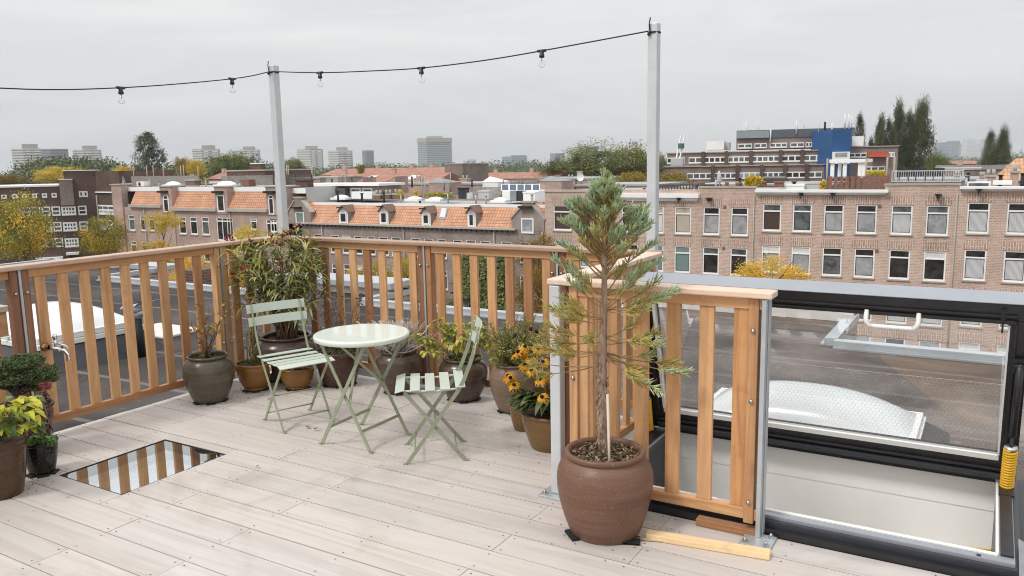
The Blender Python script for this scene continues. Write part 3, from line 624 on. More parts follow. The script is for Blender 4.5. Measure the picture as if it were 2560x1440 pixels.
for k, (px, py) in enumerate(((1432, 1352), (1566, 1367))):
    p = atz(px, py, 0); t = thing('pot_stand', ('left', 'right')[k]+' black plastic grid foot under the biggest terracotta jar', 'pot foot', (p.x, p.y, 0), 'plastic feet under the front jar')
    a = (-.75, .35)[k]; ux, uy = V((cos(a), sin(a), 0)), V((-sin(a), cos(a), 0)); b = MB(); p = p + V((-.01, .05, 0))
    b.obox(p+V((0,0,.0105)), ux*.05, uy*.035, (0,0,.0012)); b.obox(p+V((0,0,.002)), ux*.05, uy*.035, (0,0,.0012))
    for i in range(5): b.obox(p+ux*(-.047+.0235*i)+V((0,0,.0062)), ux*.002, uy*.035, (0,0,.003))
    b.build('grid', blackm, t)

def zfor(c, v):      # height above the deck, at a spot, that shows at image row v
    lo, hi = -1, 4
    for _ in range(40):
        z = (lo+hi)/2; q = V((c[0], c[1], z))-EYEP
        if CY - FPX*q.dot(c_u)/q.dot(c_f) > v: lo = z
        else: hi = z
    return lo
def atc(px, py, c, off=0.0):      # pixel to the upright plane facing the eye through spot c
    dep = (V((c[0], c[1], EYE*.6))-EYEP).dot(c_f) + off; return atd(px, py, dep)
def wander(a, c, k=6, j=.01, sag=0.0):
    a, c = V(a), V(c); L = (c-a).length
    return [a+(c-a)*(i/k)+V((R.uniform(-j,j),R.uniform(-j,j),R.uniform(-j,j)))*(1 if 0 < i < k else 0)+V((0,0,-sag*L*4*(i/k)*(1-i/k))) for i in range(k+1)]
def rdir(up=.3): 
    a = R.uniform(0, 2*pi); z = R.uniform(-1, 1)*.8+up; return V((cos(a), sin(a), z)).normalized()
bark = plain('twig_bark', (.17,.10,.065), .85, 0, .35, 40, .4)
stemg = plain('green_stem', (.17,.20,.07), .6, 0, .2, 30)

# ---- oleander: long stems, narrow leaves in whorls, red buds at the tips
def oleander():
    redb = leafmat('red_bud', (.30,.03,.04), .4, .5, .1)
    P = P_big; t = thing('oleander_bush', 'big bushy oleander with narrow leaves and red buds in the railing corner', 'shrub', (P['c'].x, P['c'].y, P['h']))
    ms = [leafmat('oleander_leaf_green', (.17,.205,.062), .4, .38, .15), leafmat('oleander_leaf_yellow', (.50,.46,.12), .3, .4, .25), leafmat('oleander_leaf_pale', (.40,.42,.26), .25, .35, .15)]
    st, lv, fl = MB(), MB(), MB(); c = P['c']
    tips = []
    for i in range(46):
        px = R.uniform(575, 800); f = (px-690)/115
        py = R.choice([R.uniform(590, 660), R.uniform(610, 740), R.uniform(680, 800)]) + 30*f*f
        tips.append((px, py, R.uniform(-.28,.22)))
    tips += [(722,590,0),(740,575,.05),(762,598,0),(775,585,-.05),(600,612,0),(585,640,-.1),(625,605,.1),(655,612,0),(700,600,.1),(568,690,0),(585,760,-.1),(800,690,0),(810,742,-.05),(640,690,-.3),(690,720,-.3),(740,680,-.3),(650,760,-.25),(720,770,-.25),(770,760,-.2)]
    for (px, py, o) in tips:
        tip = atc(px, py, c, o); base = V((c.x+R.uniform(-.07,.07), c.y+R.uniform(-.07,.07), P['h']))
        mid = base+(tip-base)*.5+V((0,0,.10)); pts = smooth([base, mid, tip], 5)
        st.tube(pts, [.006-.004*i/(len(pts)-1) for i in range(len(pts))], 5)
        L = (tip-base).length; n = max(5, int(L*15))
        ax = (tip-mid).normalized()
        for j in range(n):
            f = 1-(j/n)*.62; p = pts[min(len(pts)-1, int(f*(len(pts)-1)))]+ (tip-base)*R.uniform(-.03,.03); a0 = R.uniform(0, 6.28)
            for q in range(3):
                a = a0+q*2.1+R.uniform(-.3,.3); s1 = ax.orthogonal().normalized(); s2 = ax.cross(s1)
                d = (s1*cos(a)+s2*sin(a))*R.uniform(.6,1)+ax*R.uniform(.25,.95)
                top = (f > .9 and py < 700); m = 1 if R.random() < (.5 if top else .22) else (2 if R.random() < .35 else 0)
                lv.leaf(p, d, R.uniform(.085,.15), R.uniform(.014,.021), (0,0,1), m, R.uniform(.05,.5), .2)
    for (px, py, o) in [(566,600,0),(572,590,0),(580,604,0),(628,603,0),(655,607,0),(678,592,0),(706,592,0),(712,580,0),(738,566,0),(745,562,0),(724,580,0),(690,608,-.1),(700,612,-.1),(765,600,0),(605,672,-.3),(618,670,-.3),(699,655,-.35),(582,685,-.1),(666,610,.1)]:
        p = atc(px, py, c, o); st.tube(wander(p+V((R.uniform(-.03,.03),.02,-.11)), p, 3, .004), .0022, 4)
        fl = MB()
        for k in range(5):
            d = rdir(.6); q = p+V((R.uniform(-.008,.008), R.uniform(-.008,.008), R.uniform(-.006,.006))); fl.tube([q-d*.006, q+d*.012, q+d*.026], [.003,.0058,.0015], 5)
        fl.build('flower_bud', redb, t)
    st.build('stem', bark, t); lv.build('foliage', ms, t)
oleander()

# ---- grey jar: bare twigs with few yellow leaves
def twiggy():
    P = P_grey; c = P['c']; t = thing('bare_shrub', 'nearly bare shrub with a few curled yellow leaves in the grey jar', 'shrub', (c.x, c.y, P['h']))
    st, lv = MB(), MB(); ms = [leafmat('yellowed_leaf', (.36,.25,.07), .35, .5, .3), leafmat('brown_yellow_leaf', (.24,.13,.04), .3, .6, .2), leafmat('groundcover_leaf', (.10,.13,.035), .4, .5, .2)]
    base = V((c.x, c.y, P['h']))
    for (px, py, o, k) in ((498,742,0,9),(512,792,-.03,8),(478,800,.02,10),(566,770,0,7),(575,742,.03,9),(500,845,-.05,5),(520,760,.06,8),(545,815,0,3)):
        tip = atc(px, py, c, o); pts = wander(base+V((R.uniform(-.03,.03),0,0)), tip, 7, .012); st.tube(pts, [.006-.0006*i for i in range(8)], 5)
        for j in range(int(k*1.3)):
            f = R.uniform(.35, 1); p = pts[int(f*7)]+V((R.uniform(-.02,.02),R.uniform(-.02,.02),R.uniform(-.02,.02)))
            lv.leaf(p, rdir(-.1), R.uniform(.03,.055), R.uniform(.018,.03), rdir(.6), 0 if R.random() < .65 else 1, R.uniform(0,.5), R.uniform(.1,.6))
    for j in range(120):
        a, r = R.uniform(0,6.28), P['rs']*sqrt(R.random())*.95; lv.leaf((c.x+r*cos(a), c.y+r*sin(a), P['h']), rdir(.9), R.uniform(.015,.03), .013, (0,0,1), 2, .3, .2)
    st.build('stem', bark, t); lv.build('foliage', ms, t)
twiggy()

def leafy(P, name, label, tips, mats, ll, lw, per, droop=.4, stemm=None, basej=.6, f0=.25, cat='plant', ground=0, gm=0, pitch=.2, stemr=.003):
    c = P['c']; t = thing(name, label, cat, (c.x, c.y, P['h'])); st, lv = MB(), MB()
    for (px, py, o) in tips:
        base = V((c.x+R.uniform(-1,1)*P['rs']*basej, c.y+R.uniform(-1,1)*P['rs']*basej, P['h'])); tip = atc(px, py, c, o)
        pts = wander(base, tip, 6, .006, -.04); st.tube(pts, stemr, 4)
        for j in range(per):
            f = f0+(1-f0)*R.random()**.7; p = pts[min(6, int(f*6.99))]; d = rdir(pitch); lv.leaf(p, d, ll*R.uniform(.65,1.2), lw*R.uniform(.7,1.2), (0,0,1), R.choices(range(len(mats)), [1]*len(mats))[0], droop*R.uniform(.5,1.4), R.uniform(.05,.3))
    for j in range(ground):
        a, r = R.uniform(0,6.28), P['rs']*sqrt(R.random()); lv.leaf((c.x+r*cos(a), c.y+r*sin(a), P['h']), rdir(.7), ll*R.uniform(.5,.9), lw*.8, (0,0,1), gm, droop, .2)
    st.build('stem', stemm or stemg, t); lv.build('foliage', mats, t); return t, lv
# ---- mustard bowl plant: thin stems with dark small leaves
leafy(P_must, 'potted_seedling', 'spindly seedling with strap leaves in the mustard bowl pot', [(R.uniform(608,660), R.uniform(815,880), R.uniform(-.06,.06)) for _ in range(9)], [leafmat('dull_leaf', (.10,.11,.045), .4), leafmat('brownish_leaf', (.15,.09,.05), .3)], .03, .012, 14, ground=34, gm=0)
leafy(P_mus2, 'withered_plant', 'withered brown plant hanging over the rim of the small mustard pot', [(R.uniform(705,790), R.uniform(896,925), R.uniform(-.06,.06)) for _ in range(16)], [leafmat('withered_leaf', (.16,.075,.05), .4, .7, .1)], .025, .018, 10, stemm=bark)
# ---- verbena: airy stems with purple brown seed heads
def verbena():
    hm_ = leafmat('purple_brown_head', (.11,.05,.06), .4, .8, 0)
    P = P_verb; c = P['c']; t = thing('verbena', 'airy verbena with dark purple seed heads behind the table', 'plant', (c.x, c.y, P['h'])); st, hd, lv = MB(), MB(), MB()
    for i in range(34):
        px, py = R.uniform(800, 935), R.uniform(735, 838); tip = atc(px, py, c, R.uniform(-.12,.12)); base = V((c.x+R.uniform(-.08,.08), c.y+R.uniform(-.08,.08), P['h']))
        pts = wander(base, tip, 6, .01); st.tube(pts, .0017, 4)
        for q in range(R.choice([1,1,2,3])):
            e = tip+V((R.uniform(-.03,.03), R.uniform(-.03,.03), R.uniform(-.025,.02))); st.tube([pts[-2], e], .0012, 3)
            hd = MB(); vs0 = V((0,0,0))
            for k in range(9): d = rdir(.2); hd.tube([e-d*.002, e+d*R.uniform(.006,.012)], [.004,.0015], 4)
            hd.build('seed_head', hm_, t)
        for j in range(4): lv.leaf(pts[R.randint(1,4)], rdir(.4), .05, .008, (0,0,1), 0, .4, .1)
    for i in range(240): a, r = R.uniform(0,6.28), P['rs']*sqrt(R.random()); lv.leaf((c.x+r*cos(a), c.y+r*sin(a), P['h']), rdir(.9), R.uniform(.03,.07), .01, (0,0,1), 0, .3, .1)
    st.build('stem', bark, t); lv.build('foliage', [leafmat('verbena_leaf', (.09,.105,.04), .35)], t)
verbena()
# ---- lavender: a tangle of grey dry twigs
def lavender():
    P = P_lav; c = P['c']; t = thing('dry_lavender', 'tangle of silver grey dried lavender in the ringed jar', 'plant', (c.x, c.y, P['h'])); st = MB()
    for i in range(420):
        px, py = R.gauss(985, 36), R.uniform(800, 866); tip = atc(px, py, c, R.uniform(-.15,.15)); base = V((c.x+R.uniform(-.1,.1), c.y+R.uniform(-.1,.1), P['h']))
        st.tube(wander(base, tip, 4, .014), [.0022,.0022,.0026,.0034,.0028], 3)
    for i in range(26):
        tip = atc(R.uniform(945,1045), R.uniform(790,812), c, R.uniform(-.1,.1)); base = V((c.x+R.uniform(-.1,.1), c.y+R.uniform(-.1,.1), P['h'])); st.tube(wander(base, tip, 5, .012), .0011, 3)
    st.build('stem', leafmat('dry_grey_twig', (.56,.50,.45), .35, .8, 0), t)
lavender()
# ---- lime green leaved plant
lime = [leafmat('lime_leaf', (.42,.44,.085), .3, .45, .3), leafmat('fresh_green_leaf', (.30,.36,.08), .35, .45, .3), leafmat('yellow_leaf', (.54,.48,.10), .25, .45, .3)]
leafy(P_bas, 'lime_leaved_plant', 'lime green broad leaved plant behind the right folding chair', [(1095,800,0),(1085,815,-.03),(1105,830,0),(1060,862,0),(1050,850,.05),(1042,838,0),(1072,848,-.04),(1130,810,.05),(1140,822,0),(1168,812,.04),(1175,828,-.04),(1200,806,0),(1210,822,-.03),(1218,838,0),(1205,848,.05),(1190,835,0),(1150,848,-.06),(1130,862,-.04),(1170,860,0),(1065,880,-.05),(1222,856,0),(1110,812,.05)], lime, .055, .03, 15, .5, ground=40, f0=.6, basej=.5, pitch=-.1)
# ---- rosemary: upright stems bristling with short needles
def needles(P, name, label, region, n, mats, nl, nw, dens, off=.14, cat='shrub', lean=0):
    c = P['c']; t = thing(name, label, cat, (c.x, c.y, P['h'])); st, lv = MB(), MB()
    for i in range(n):
        px, py = region(); tip = atc(px, py, c, R.uniform(-off, off)); base = V((c.x+R.uniform(-.6,.6)*P['rs'], c.y+R.uniform(-.6,.6)*P['rs'], P['h'])); pts = wander(base, tip, 6, .008); st.tube(pts, .0025, 4)
        for j in range(dens):
            f = R.uniform(.12,1)*6; k = min(5, int(f)); p = pts[k]+(pts[k+1]-pts[k])*(f-k); d = (rdir(0)+(tip-base).normalized()*.9); lv.leaf(p, d, nl*R.uniform(.6,1.2), nw, rdir(0), R.randrange(len(mats)), .1, .1)
    st.build('stem', bark, t); lv.build('foliage', mats, t)
needles(P_rose, 'rosemary_bush', 'tall rosemary bush with upright green spikes behind the orange flowers', lambda: (lambda x: (x, 850-abs(x-1310)*.0+R.uniform(-45,60)-(20 if 1290 < x < 1350 else 0)))(R.uniform(1216,1368)), 125, [leafmat('rosemary_green', (.25,.28,.09), .35), leafmat('rosemary_olive', (.42,.41,.15), .3)], .030, .0062, 74)
# ---- rudbeckia
def rudbeckia():
    P = P_sus; c = P['c']; t = thing('rudbeckia', 'orange yellow rudbeckia in bloom over big dark leaves', 'flowers', (c.x, c.y, P['h'])); st, lv, pe, ce = MB(), MB(), MB(), MB()
    pms = [leafmat('orange_petal', (.72,.31,.012), .2, .5, .25), leafmat('amber_petal', (.78,.40,.02), .15, .5, .25)]; cem = leafmat('dark_cone', (.018,.011,.008), .3, .8, 0)
    fl = [(1312,866,-.02),(1335,890,0),(1307,882,.05),(1285,884,.03),(1312,912,0),(1328,925,-.04),(1276,945,0),(1285,962,-.03),(1350,948,-.05),(1355,992,-.1),(1270,940,.04),(1345,870,.06),(1420,870,.05),(1425,905,0),(1432,925,0),(1440,880,0),(1428,950,.03),(1400,890,.05),(1375,900,.05),(1380,940,0),(1296,880,0),(1325,893,0),(1410,855,.08),(1358,905,0),(1395,925,-.05)]
    for (px, py, o) in fl:
        p = atc(px, py, c, o); base = V((c.x+R.uniform(-.07,.07), c.y+R.uniform(-.07,.07), P['h'])); st.tube(wander(base, p, 5, .008, -.05), .0028, 5)
        nrm = (V((R.uniform(-.6,.6), -.5+R.uniform(-.4,.4), .75))).normalized(); a = nrm.orthogonal().normalized(); e = nrm.cross(a); n = 11
        pe = MB()
        for k in range(n):
            th = 2*pi*k/n; d = a*cos(th)+e*sin(th)-nrm*.25; pe.leaf(p+d*.006, d, R.uniform(.036,.046), .0165, nrm, R.randrange(2), .35, .05)
        ob = pe.build('flower', pms, t); ce = MB(); ce.tube([p-nrm*.002, p+nrm*.006, p+nrm*.013, p+nrm*.016], [.0095,.011,.008,.002], 8); ce.build('flower_centre', cem, ob, off=t.location)
    for (px, py) in ((1287,838),(1327,822),(1341,828),(1372,840)):
        p = atc(px, py, c, .03); base = V((c.x, c.y, P['h'])); st.tube(wander(base, p, 5, .006), .0022, 5); ce = MB(); ce.tube([p-V((0,0,.012)), p, p+V((0,0,.012))], [.007,.013,.005], 8); ce.build('spent_flower', cem, t)
    ms = [leafmat('rudbeckia_leaf', (.085,.125,.042), .35, .35, .15), leafmat('rudbeckia_leaf_light', (.13,.16,.06), .3, .35, .2)]
    for i in range(90):
        px, py = R.uniform(1262,1440), R.uniform(940,1010); p = atc(px, py, c, R.uniform(-.16,.1)); b0 = V((c.x, c.y, P['h'])); d = (p-b0); d.z *= .5
        q = b0+(p-b0)*R.uniform(.35,.6); st.tube([b0+V((R.uniform(-.05,.05),R.uniform(-.05,.05),0)), q], .002, 4); lv.leaf(q, d.normalized()+V((0,0,.25)), R.uniform(.09,.15), R.uniform(.04,.06), (0,0,1), 0 if R.random() < .75 else 1, R.uniform(.3,.9), .18)
    for i in range(130):
        px, py = R.uniform(1285,1440), R.uniform(860,960); p = atc(px, py, c, R.uniform(-.12,.1)); lv.leaf(p, rdir(.4), R.uniform(.04,.075), .018, (0,0,1), R.randrange(2), .4, .15)
    st.build('stem', stemg, t); lv.build('foliage', ms, t)
rudbeckia()
leafy(P_blk, 'trailing_plant', 'small trailing plant in the black pot behind the short railing', [(R.uniform(1470,1500), R.uniform(935,975), R.uniform(-.1,.1)) for _ in range(10)], [leafmat('grey_green_leaf', (.14,.15,.08), .3)], .04, .02, 12, ground=30)
# ---- left cluster
leafy(P_dark, 'green_seedling', 'bright green seedlings spread over the small near black pot', [(R.uniform(78,140), R.uniform(1088,1108), R.uniform(-.05,.05)) for _ in range(16)], [leafmat('seedling_leaf', (.10,.19,.05), .35)], .03, .026, 7, .3, ground=26)
def sprig():
    c = P_dark['c']; t = thing('red_leaved_sprig', 'dark red sprig with pinkish flowers rising from the small black pot', 'plant', (c.x, c.y, P_dark['h'])); st, lv, fl = MB(), MB(), MB()
    a = V((c.x, c.y, P_dark['h'])); pts = smooth([a, atc(118,1075,c,0), atc(120,1045,c,0), atc(107,1000,c,0), atc(112,975,c,0)], 4); st.tube(pts, .005, 6)
    for i in range(30): lv.leaf(pts[R.randint(4,len(pts)-1)], rdir(0), .035, .02, (0,0,1), 0, .7, .3)
    for i in range(46): p = atc(R.uniform(102,126), R.uniform(955,972), c, R.uniform(-.03,.03)); fl.leaf(p, rdir(.2), .014, .013, rdir(.3), 0, .2, .3)
    st.build('stem', bark, t); lv.build('foliage', leafmat('wine_leaf', (.07,.022,.025), .3), t); fl.build('flower', leafmat('dusky_red_flower', (.26,.045,.055), .4), t)
sprig()
hyd = [leafmat('chartreuse_leaf', (.48,.46,.05), .3, .4, .3), leafmat('broad_green_leaf', (.18,.25,.045), .35, .4, .25), leafmat('dark_broad_leaf', (.05,.085,.02), .3, .4, .15)]
def hydrangea():
    P = P_hyd; c = P['c']; t = thing('hydrangea', 'yellow green broad leaved hydrangea at the left frame edge', 'plant', (c.x, c.y, P['h'])); st, lv = MB(), MB()
    for i in range(150):
        px, py = R.uniform(-70, 84), R.uniform(1000, 1078); p = atc(px, py, c, R.uniform(-.14,.14)); b0 = V((c.x, c.y, P['h'])); d = V((p.x-c.x, p.y-c.y, .03+R.uniform(0,.08)))
        m = 0 if (R.random() < (.62 if py < 1045 else .22)) else (1 if R.random() < .6 else 2)
        if i % 4 == 0: st.tube([b0, p], .003, 4)
        lv.leaf(p, d, R.uniform(.055,.10), R.uniform(.035,.055), (0,0,1), m, R.uniform(.2,.7), .2)
    st.build('stem', stemg, t); lv.build('foliage', hyd, t)
hydrangea()
def bonsai():
    P = P_bon; c = P['c']; t = thing('bonsai_conifer', 'dark green cloud pruned conifer with a twisted trunk in the left cluster', 'small tree', (c.x, c.y, P['h'])); st, lv = MB(), MB()
    b0 = V((c.x, c.y, P['h'])); k0 = atc(35, 985, c, 0)
    st.tube(smooth([b0, atc(50,1000,c,0), k0, atc(38,960,c,0)], 4), [.016-.0006*i for i in range(13)], 7)
    pads = [(20,925,62,32),(80,935,58,30),(-30,930,50,30),(55,908,50,22),(110,950,30,22),(0,955,50,20),(45,945,60,26),(95,968,28,14)]
    for (px, py, rx, ry) in pads:
        pc = atc(px, py, c, R.uniform(-.06,.06)); s = (pc-EYEP).dot(c_f)/FPX
        for q in range(5): st.tube(wander(k0, pc+V((R.uniform(-1,1)*rx*s*.7, R.uniform(-1,1)*rx*s*.6, 0)), 5, .012), [.007,.006,.005,.004,.003,.002], 5)
        for i in range(330):
            a, r = R.uniform(0,6.28), sqrt(R.random()); zz = R.uniform(-.5,1)*sqrt(max(0,1-r*r))
            p = pc+V((cos(a)*r*rx*s, sin(a)*r*rx*s, zz*ry*s))
            for k in range(3): lv.tube([p, p+(rdir(.5))*R.uniform(.012,.024)], [.0042,.0012], 3, 0 if R.random() < .7 else 1)
    st.build('trunk', plain('dark_bark', (.05,.035,.028), .9, 0, .3, 40, .5), t); lv.build('foliage', [leafmat('bonsai_green', (.065,.10,.035), .4, .6, 0), leafmat('bonsai_light', (.15,.19,.07), .3, .6, 0)], t)
bonsai()

# ---- the conifer in the big jar
def conifer():
    P = P_frnt; c = P['c']; t = thing('young_conifer', 'slender young conifer with tiered feathery branches in the biggest jar', 'tree', (c.x, c.y, P['h']))
    dep0 = (V((c.x, c.y, P['h']))-EYEP).dot(c_f)
    def tr(v):   # trunk centre at image row v
        xs = [(1130,1505),(1000,1506),(900,1506),(800,1510),(700,1511),(600,1512),(520,1512),(470,1512),(432,1514)]
        for (v0,x0),(v1,x1) in zip(xs, xs[1:]):
            if v1 <= v <= v0: return x0+(x1-x0)*(v-v0)/(v1-v0)
        return xs[-1][1]
    def pt(px, py, o=0.0):
        z = zfor(c, py); dep = (V((c.x, c.y, z))-EYEP).dot(c_f); return atd(px, py, dep+o)
    tk = MB(); vs = [1140,1100,1050,1000,950,900,850,800,750,700,650,600,550,500,460,432]
    pts = [pt(tr(v), v) for v in vs]; tk.tube(pts, [.0255,.0235,.0225,.0215,.021,.0205,.0165,.0150,.0135,.0125,.0115,.010,.008,.006,.004,.002], 10)
    for i in range(150):
        v = R.uniform(880,1120); p = pt(tr(v), v); a = R.uniform(0,6.28); q = p+V((cos(a)*.021, sin(a)*.021, 0)); tk.leaf(q, V((cos(a)*.3, sin(a)*.3, R.choice([-1,1]))), R.uniform(.015,.035), .011, V((cos(a), sin(a), 0)), 0, -.1, .1)
    br, fo = MB(), MB()
    # tip px, tip py, trunk row, depth of the tip, spread, share of the branch that is leafy, mix of colours (blue green, olive, brown)
    A = (.72,.24,.04); Bm = (.30,.56,.14); Cc = (.05,.58,.37); Dd = (.02,.42,.56)
    B = []
    def lobe(cx, cy, rx, ry, n, drop, mixv, leaf, dz=.16):
        for i in range(n):
            a = R.uniform(0, 6.28); q = sqrt(R.random()); tx, ty = cx+rx*1.12*q*cos(a), cy+ry*q*sin(a)
            v0 = ty+drop*R.uniform(.75,1.2)+abs(tx-tr(cy))*.25; B.append((tx, ty, min(v0, 1000), R.uniform(-dz, dz), 1, leaf, mixv))
    lobe(1512, 446, 16, 14, 7, 34, A, 1.0, .05); lobe(1512, 468, 32, 16, 14, 40, A, .95, .12); lobe(1488, 486, 18, 12, 7, 42, A, .8, .12); lobe(1542, 488, 18, 14, 8, 44, A, .8, .12)
    lobe(1438, 514, 28, 11, 11, 52, A, .36, .08); lobe(1495, 524, 30, 11, 9, 46, A, .6, .2); lobe(1548, 516, 14, 12, 6, 46, A, .6, .2)
    lobe(1600, 534, 24, 15, 13, 58, A, .36, .10); lobe(1606, 568, 20, 11, 9, 56, A, .36, .10); lobe(1428, 558, 28, 10, 12, 58, A, .38, .10); lobe(1478, 576, 22, 9, 6, 50, Bm, .5, .2)
    lobe(1548, 584, 22, 10, 9, 44, A, .5, .2); lobe(1512, 556, 26, 14, 7, 44, Bm, .6, .2); lobe(1470, 606, 20, 10, 5, 48, Cc, .45, .2); lobe(1562, 612, 18, 10, 4, 50, Cc, .45, .2)
    B += [(1398,612,690,0,1,.62,A),(1640,610,705,.05,1,.5,A),(1420,628,700,-.12,1,.6,Bm),(1590,600,690,.14,1,.6,Bm),(1470,610,680,.2,1,.6,Bm),(1560,618,690,-.2,1,.6,Bm),
          (1388,652,738,.04,1,.58,A),(1648,655,742,0,1,.45,A),(1430,665,740,-.12,1,.55,Bm),(1575,640,735,.12,1,.6,Cc),(1600,668,742,.16,1,.5,Cc),
          (1422,700,770,-.02,1,.5,A),(1440,690,765,.1,1,.6,Cc),(1590,698,775,.05,1,.55,Bm),(1580,690,770,-.1,1,.6,A),(1684,722,775,-.03,1,.62,A),(1640,705,775,.06,1,.5,Bm),
          (1372,765,800,0,1,.68,Cc),(1400,738,790,.06,1,.6,Cc),(1395,790,800,-.08,1,.6,Cc),(1425,770,795,-.14,1,.55,Cc),(1620,762,772,-.05,1,.5,Cc),
          (1355,838,855,-.02,1,.6,Dd),(1372,812,850,.05,1,.55,Dd),(1470,852,820,-.14,1,.5,Cc),(1480,838,835,.1,1,.5,Cc),
          (1345,868,882,-.04,1,.5,Dd),(1400,884,884,-.1,1,.4,Dd),(1390,868,880,.06,1,.45,Dd),
          (1610,775,775,-.06,1,.5,Cc),(1640,830,862,.03,1,.5,Cc),(1652,858,842,-.03,1,.5,Bm),(1600,800,845,.1,1,.5,Cc),(1620,850,832,-.1,1,.48,Cc),(1630,885,880,-.02,1,.38,Bm),
          (1715,930,882,-.03,1,.36,Bm),(1690,905,880,.05,1,.3,Cc),(1638,968,884,-.06,1,.58,Bm),(1610,925,884,.02,1,.5,Cc),(1590,940,884,-.1,1,.4,Cc),
          (1325,907,912,-.05,1,.26,Dd),(1352,935,905,0,1,.25,Dd)]
    tot = 0
    for (tx, ty, v0, o, sp_, leaf, mixv) in B:
        a = pt(tr(v0), v0); e = pt(tx, ty, o); L = (e-a).length
        if L < .02: continue
        sag = -.05 if ty < 640 else .06; pts_ = smooth(wander(a, e, 4, L*.025, sag), 3); k = len(pts_)-1
        br.tube(pts_, [max(.0012, .0042*(1-.75*i/k)*min(1, L*3+.35)) for i in range(k+1)], 5)
        ax = (e-a).normalized(); s1 = ax.cross(V((0,0,1))).normalized(); s2 = s1.cross(ax)
        dn = 360 if ty < 720 else 420; n = max(12, int(L*leaf*dn))
        for j in range(n):
            f = 1-leaf*R.random()**.85; i = min(k-1, int(f*k)); p = pts_[i]+(pts_[i+1]-pts_[i])*(f*k-i)
            th = R.uniform(0, 6.28); side = s1*cos(th)*1.0+s2*sin(th)*.75
            d = (ax*R.uniform(.55,1.0)+side*R.uniform(.35,.9)+V((0,0,.5 if ty < 720 else .1))).normalized(); l = (R.uniform(.020,.047) if ty < 640 else R.uniform(.026,.060))*(1.1-.35*f)
            r = R.random(); ink = .20*(f-.6)
            m = 0 if r < mixv[0]*(1.5 if f > .78 else (.3 if f < .58 else .95)) else (1 if r < .93-mixv[2]*.9 or f > .85 else 2)
            q = p+d*l; q2 = q+(d+V((0,0,.5))).normalized()*l*.35
            fo.tube([p, p+d*l*.6, q2], [.0022,.0034,.0012] if m == 0 else [.0015,.0019,.0007], 3, m, False, False)
            for g in range(4 if m == 0 else 3):
                ff = R.uniform(.25,.95); pp = p+d*(l*ff); dd = (d+ (s1*R.uniform(-1,1)+s2*R.uniform(-1,1))*.9).normalized(); ll = l*R.uniform(.22,.42)
                fo.tube([pp, pp+dd*ll], [.0027 if m == 0 else .0016,.0009], 3, m, False, False)
            tot += 1
    tk.build('trunk', plain('conifer_bark', (.30,.205,.15), .9, 0, .55, 35, .8, stretch=(1,1,.35)), t)
    br.build('branches', plain('branch_bark', (.30,.19,.085), .8, 0, .3, 40), t)
    fo.build('foliage', [leafmat('blue_green_spray', (.385,.475,.29), .30, .6, 0), leafmat('olive_spray', (.44,.385,.11), .35, .6, 0), leafmat('tan_spray', (.50,.33,.11), .3, .6, 0)], t)
    # cane and the litter in the pot
    p = atc(1524, 1136, c, -.06); q = atc(1519, 985, c, -.02); b = MB(); b.tube([V((p.x, p.y, P['h']-.02)), q], .0062, 8); tag(b.build('cane', plain('pale_cane', (.62,.54,.43), .55, 0, .12, 15)), 'pale support cane stuck in the biggest jar beside the conifer trunk', 'stick')
    b = MB(); 
    for i in range(420):
        a, r = R.uniform(0,6.28), P['rs']*sqrt(R.random())*.97; b.leaf((c.x+r*cos(a), c.y+r*sin(a), P['h']+R.uniform(0,.012)), rdir(.45), R.uniform(.012,.035), R.uniform(.006,.014), (0,0,1), R.choices([0,1,2],[5,3,3])[0], .2, .2)
    tag(b.build('bark_litter', [leafmat('litter_brown', (.11,.06,.035), .5, .8, 0), leafmat('litter_tan', (.30,.20,.12), .4, .8, 0), leafmat('moss_green', (.16,.16,.07), .4, .8, 0)], None), 'dry bark chips and twigs covering the soil of the biggest jar', 'mulch', kind='stuff')
conifer()

# soil crumbs and bits of leaf on the boards round the pots
b = MB()
for P in (P_grey, P_must, P_big, P_mus2, P_verb, P_lav, P_bas, P_rose, P_sus, P_frnt, P_dark, P_hyd):
    for i in range(26):
        a = R.uniform(0, 6.28); r = P['r']*R.uniform(.75, 1.7); p = P['c']+V((cos(a)*r, sin(a)*r, .004)); s_ = R.uniform(.002, .007)
        if p.x < -5.0 or p.y > 4.6: continue
        b.leaf(p, V((cos(a*3), sin(a*5), .1)), s_*2, s_, (0,0,1), 0, 0, .4)
tag(b.build('soil_crumbs', leafmat('crumb_brown', (.12,.07,.045), .5, .9, 0)), kind='stuff')['label'] = 'crumbs of soil and leaf scattered on the deck round the pots'
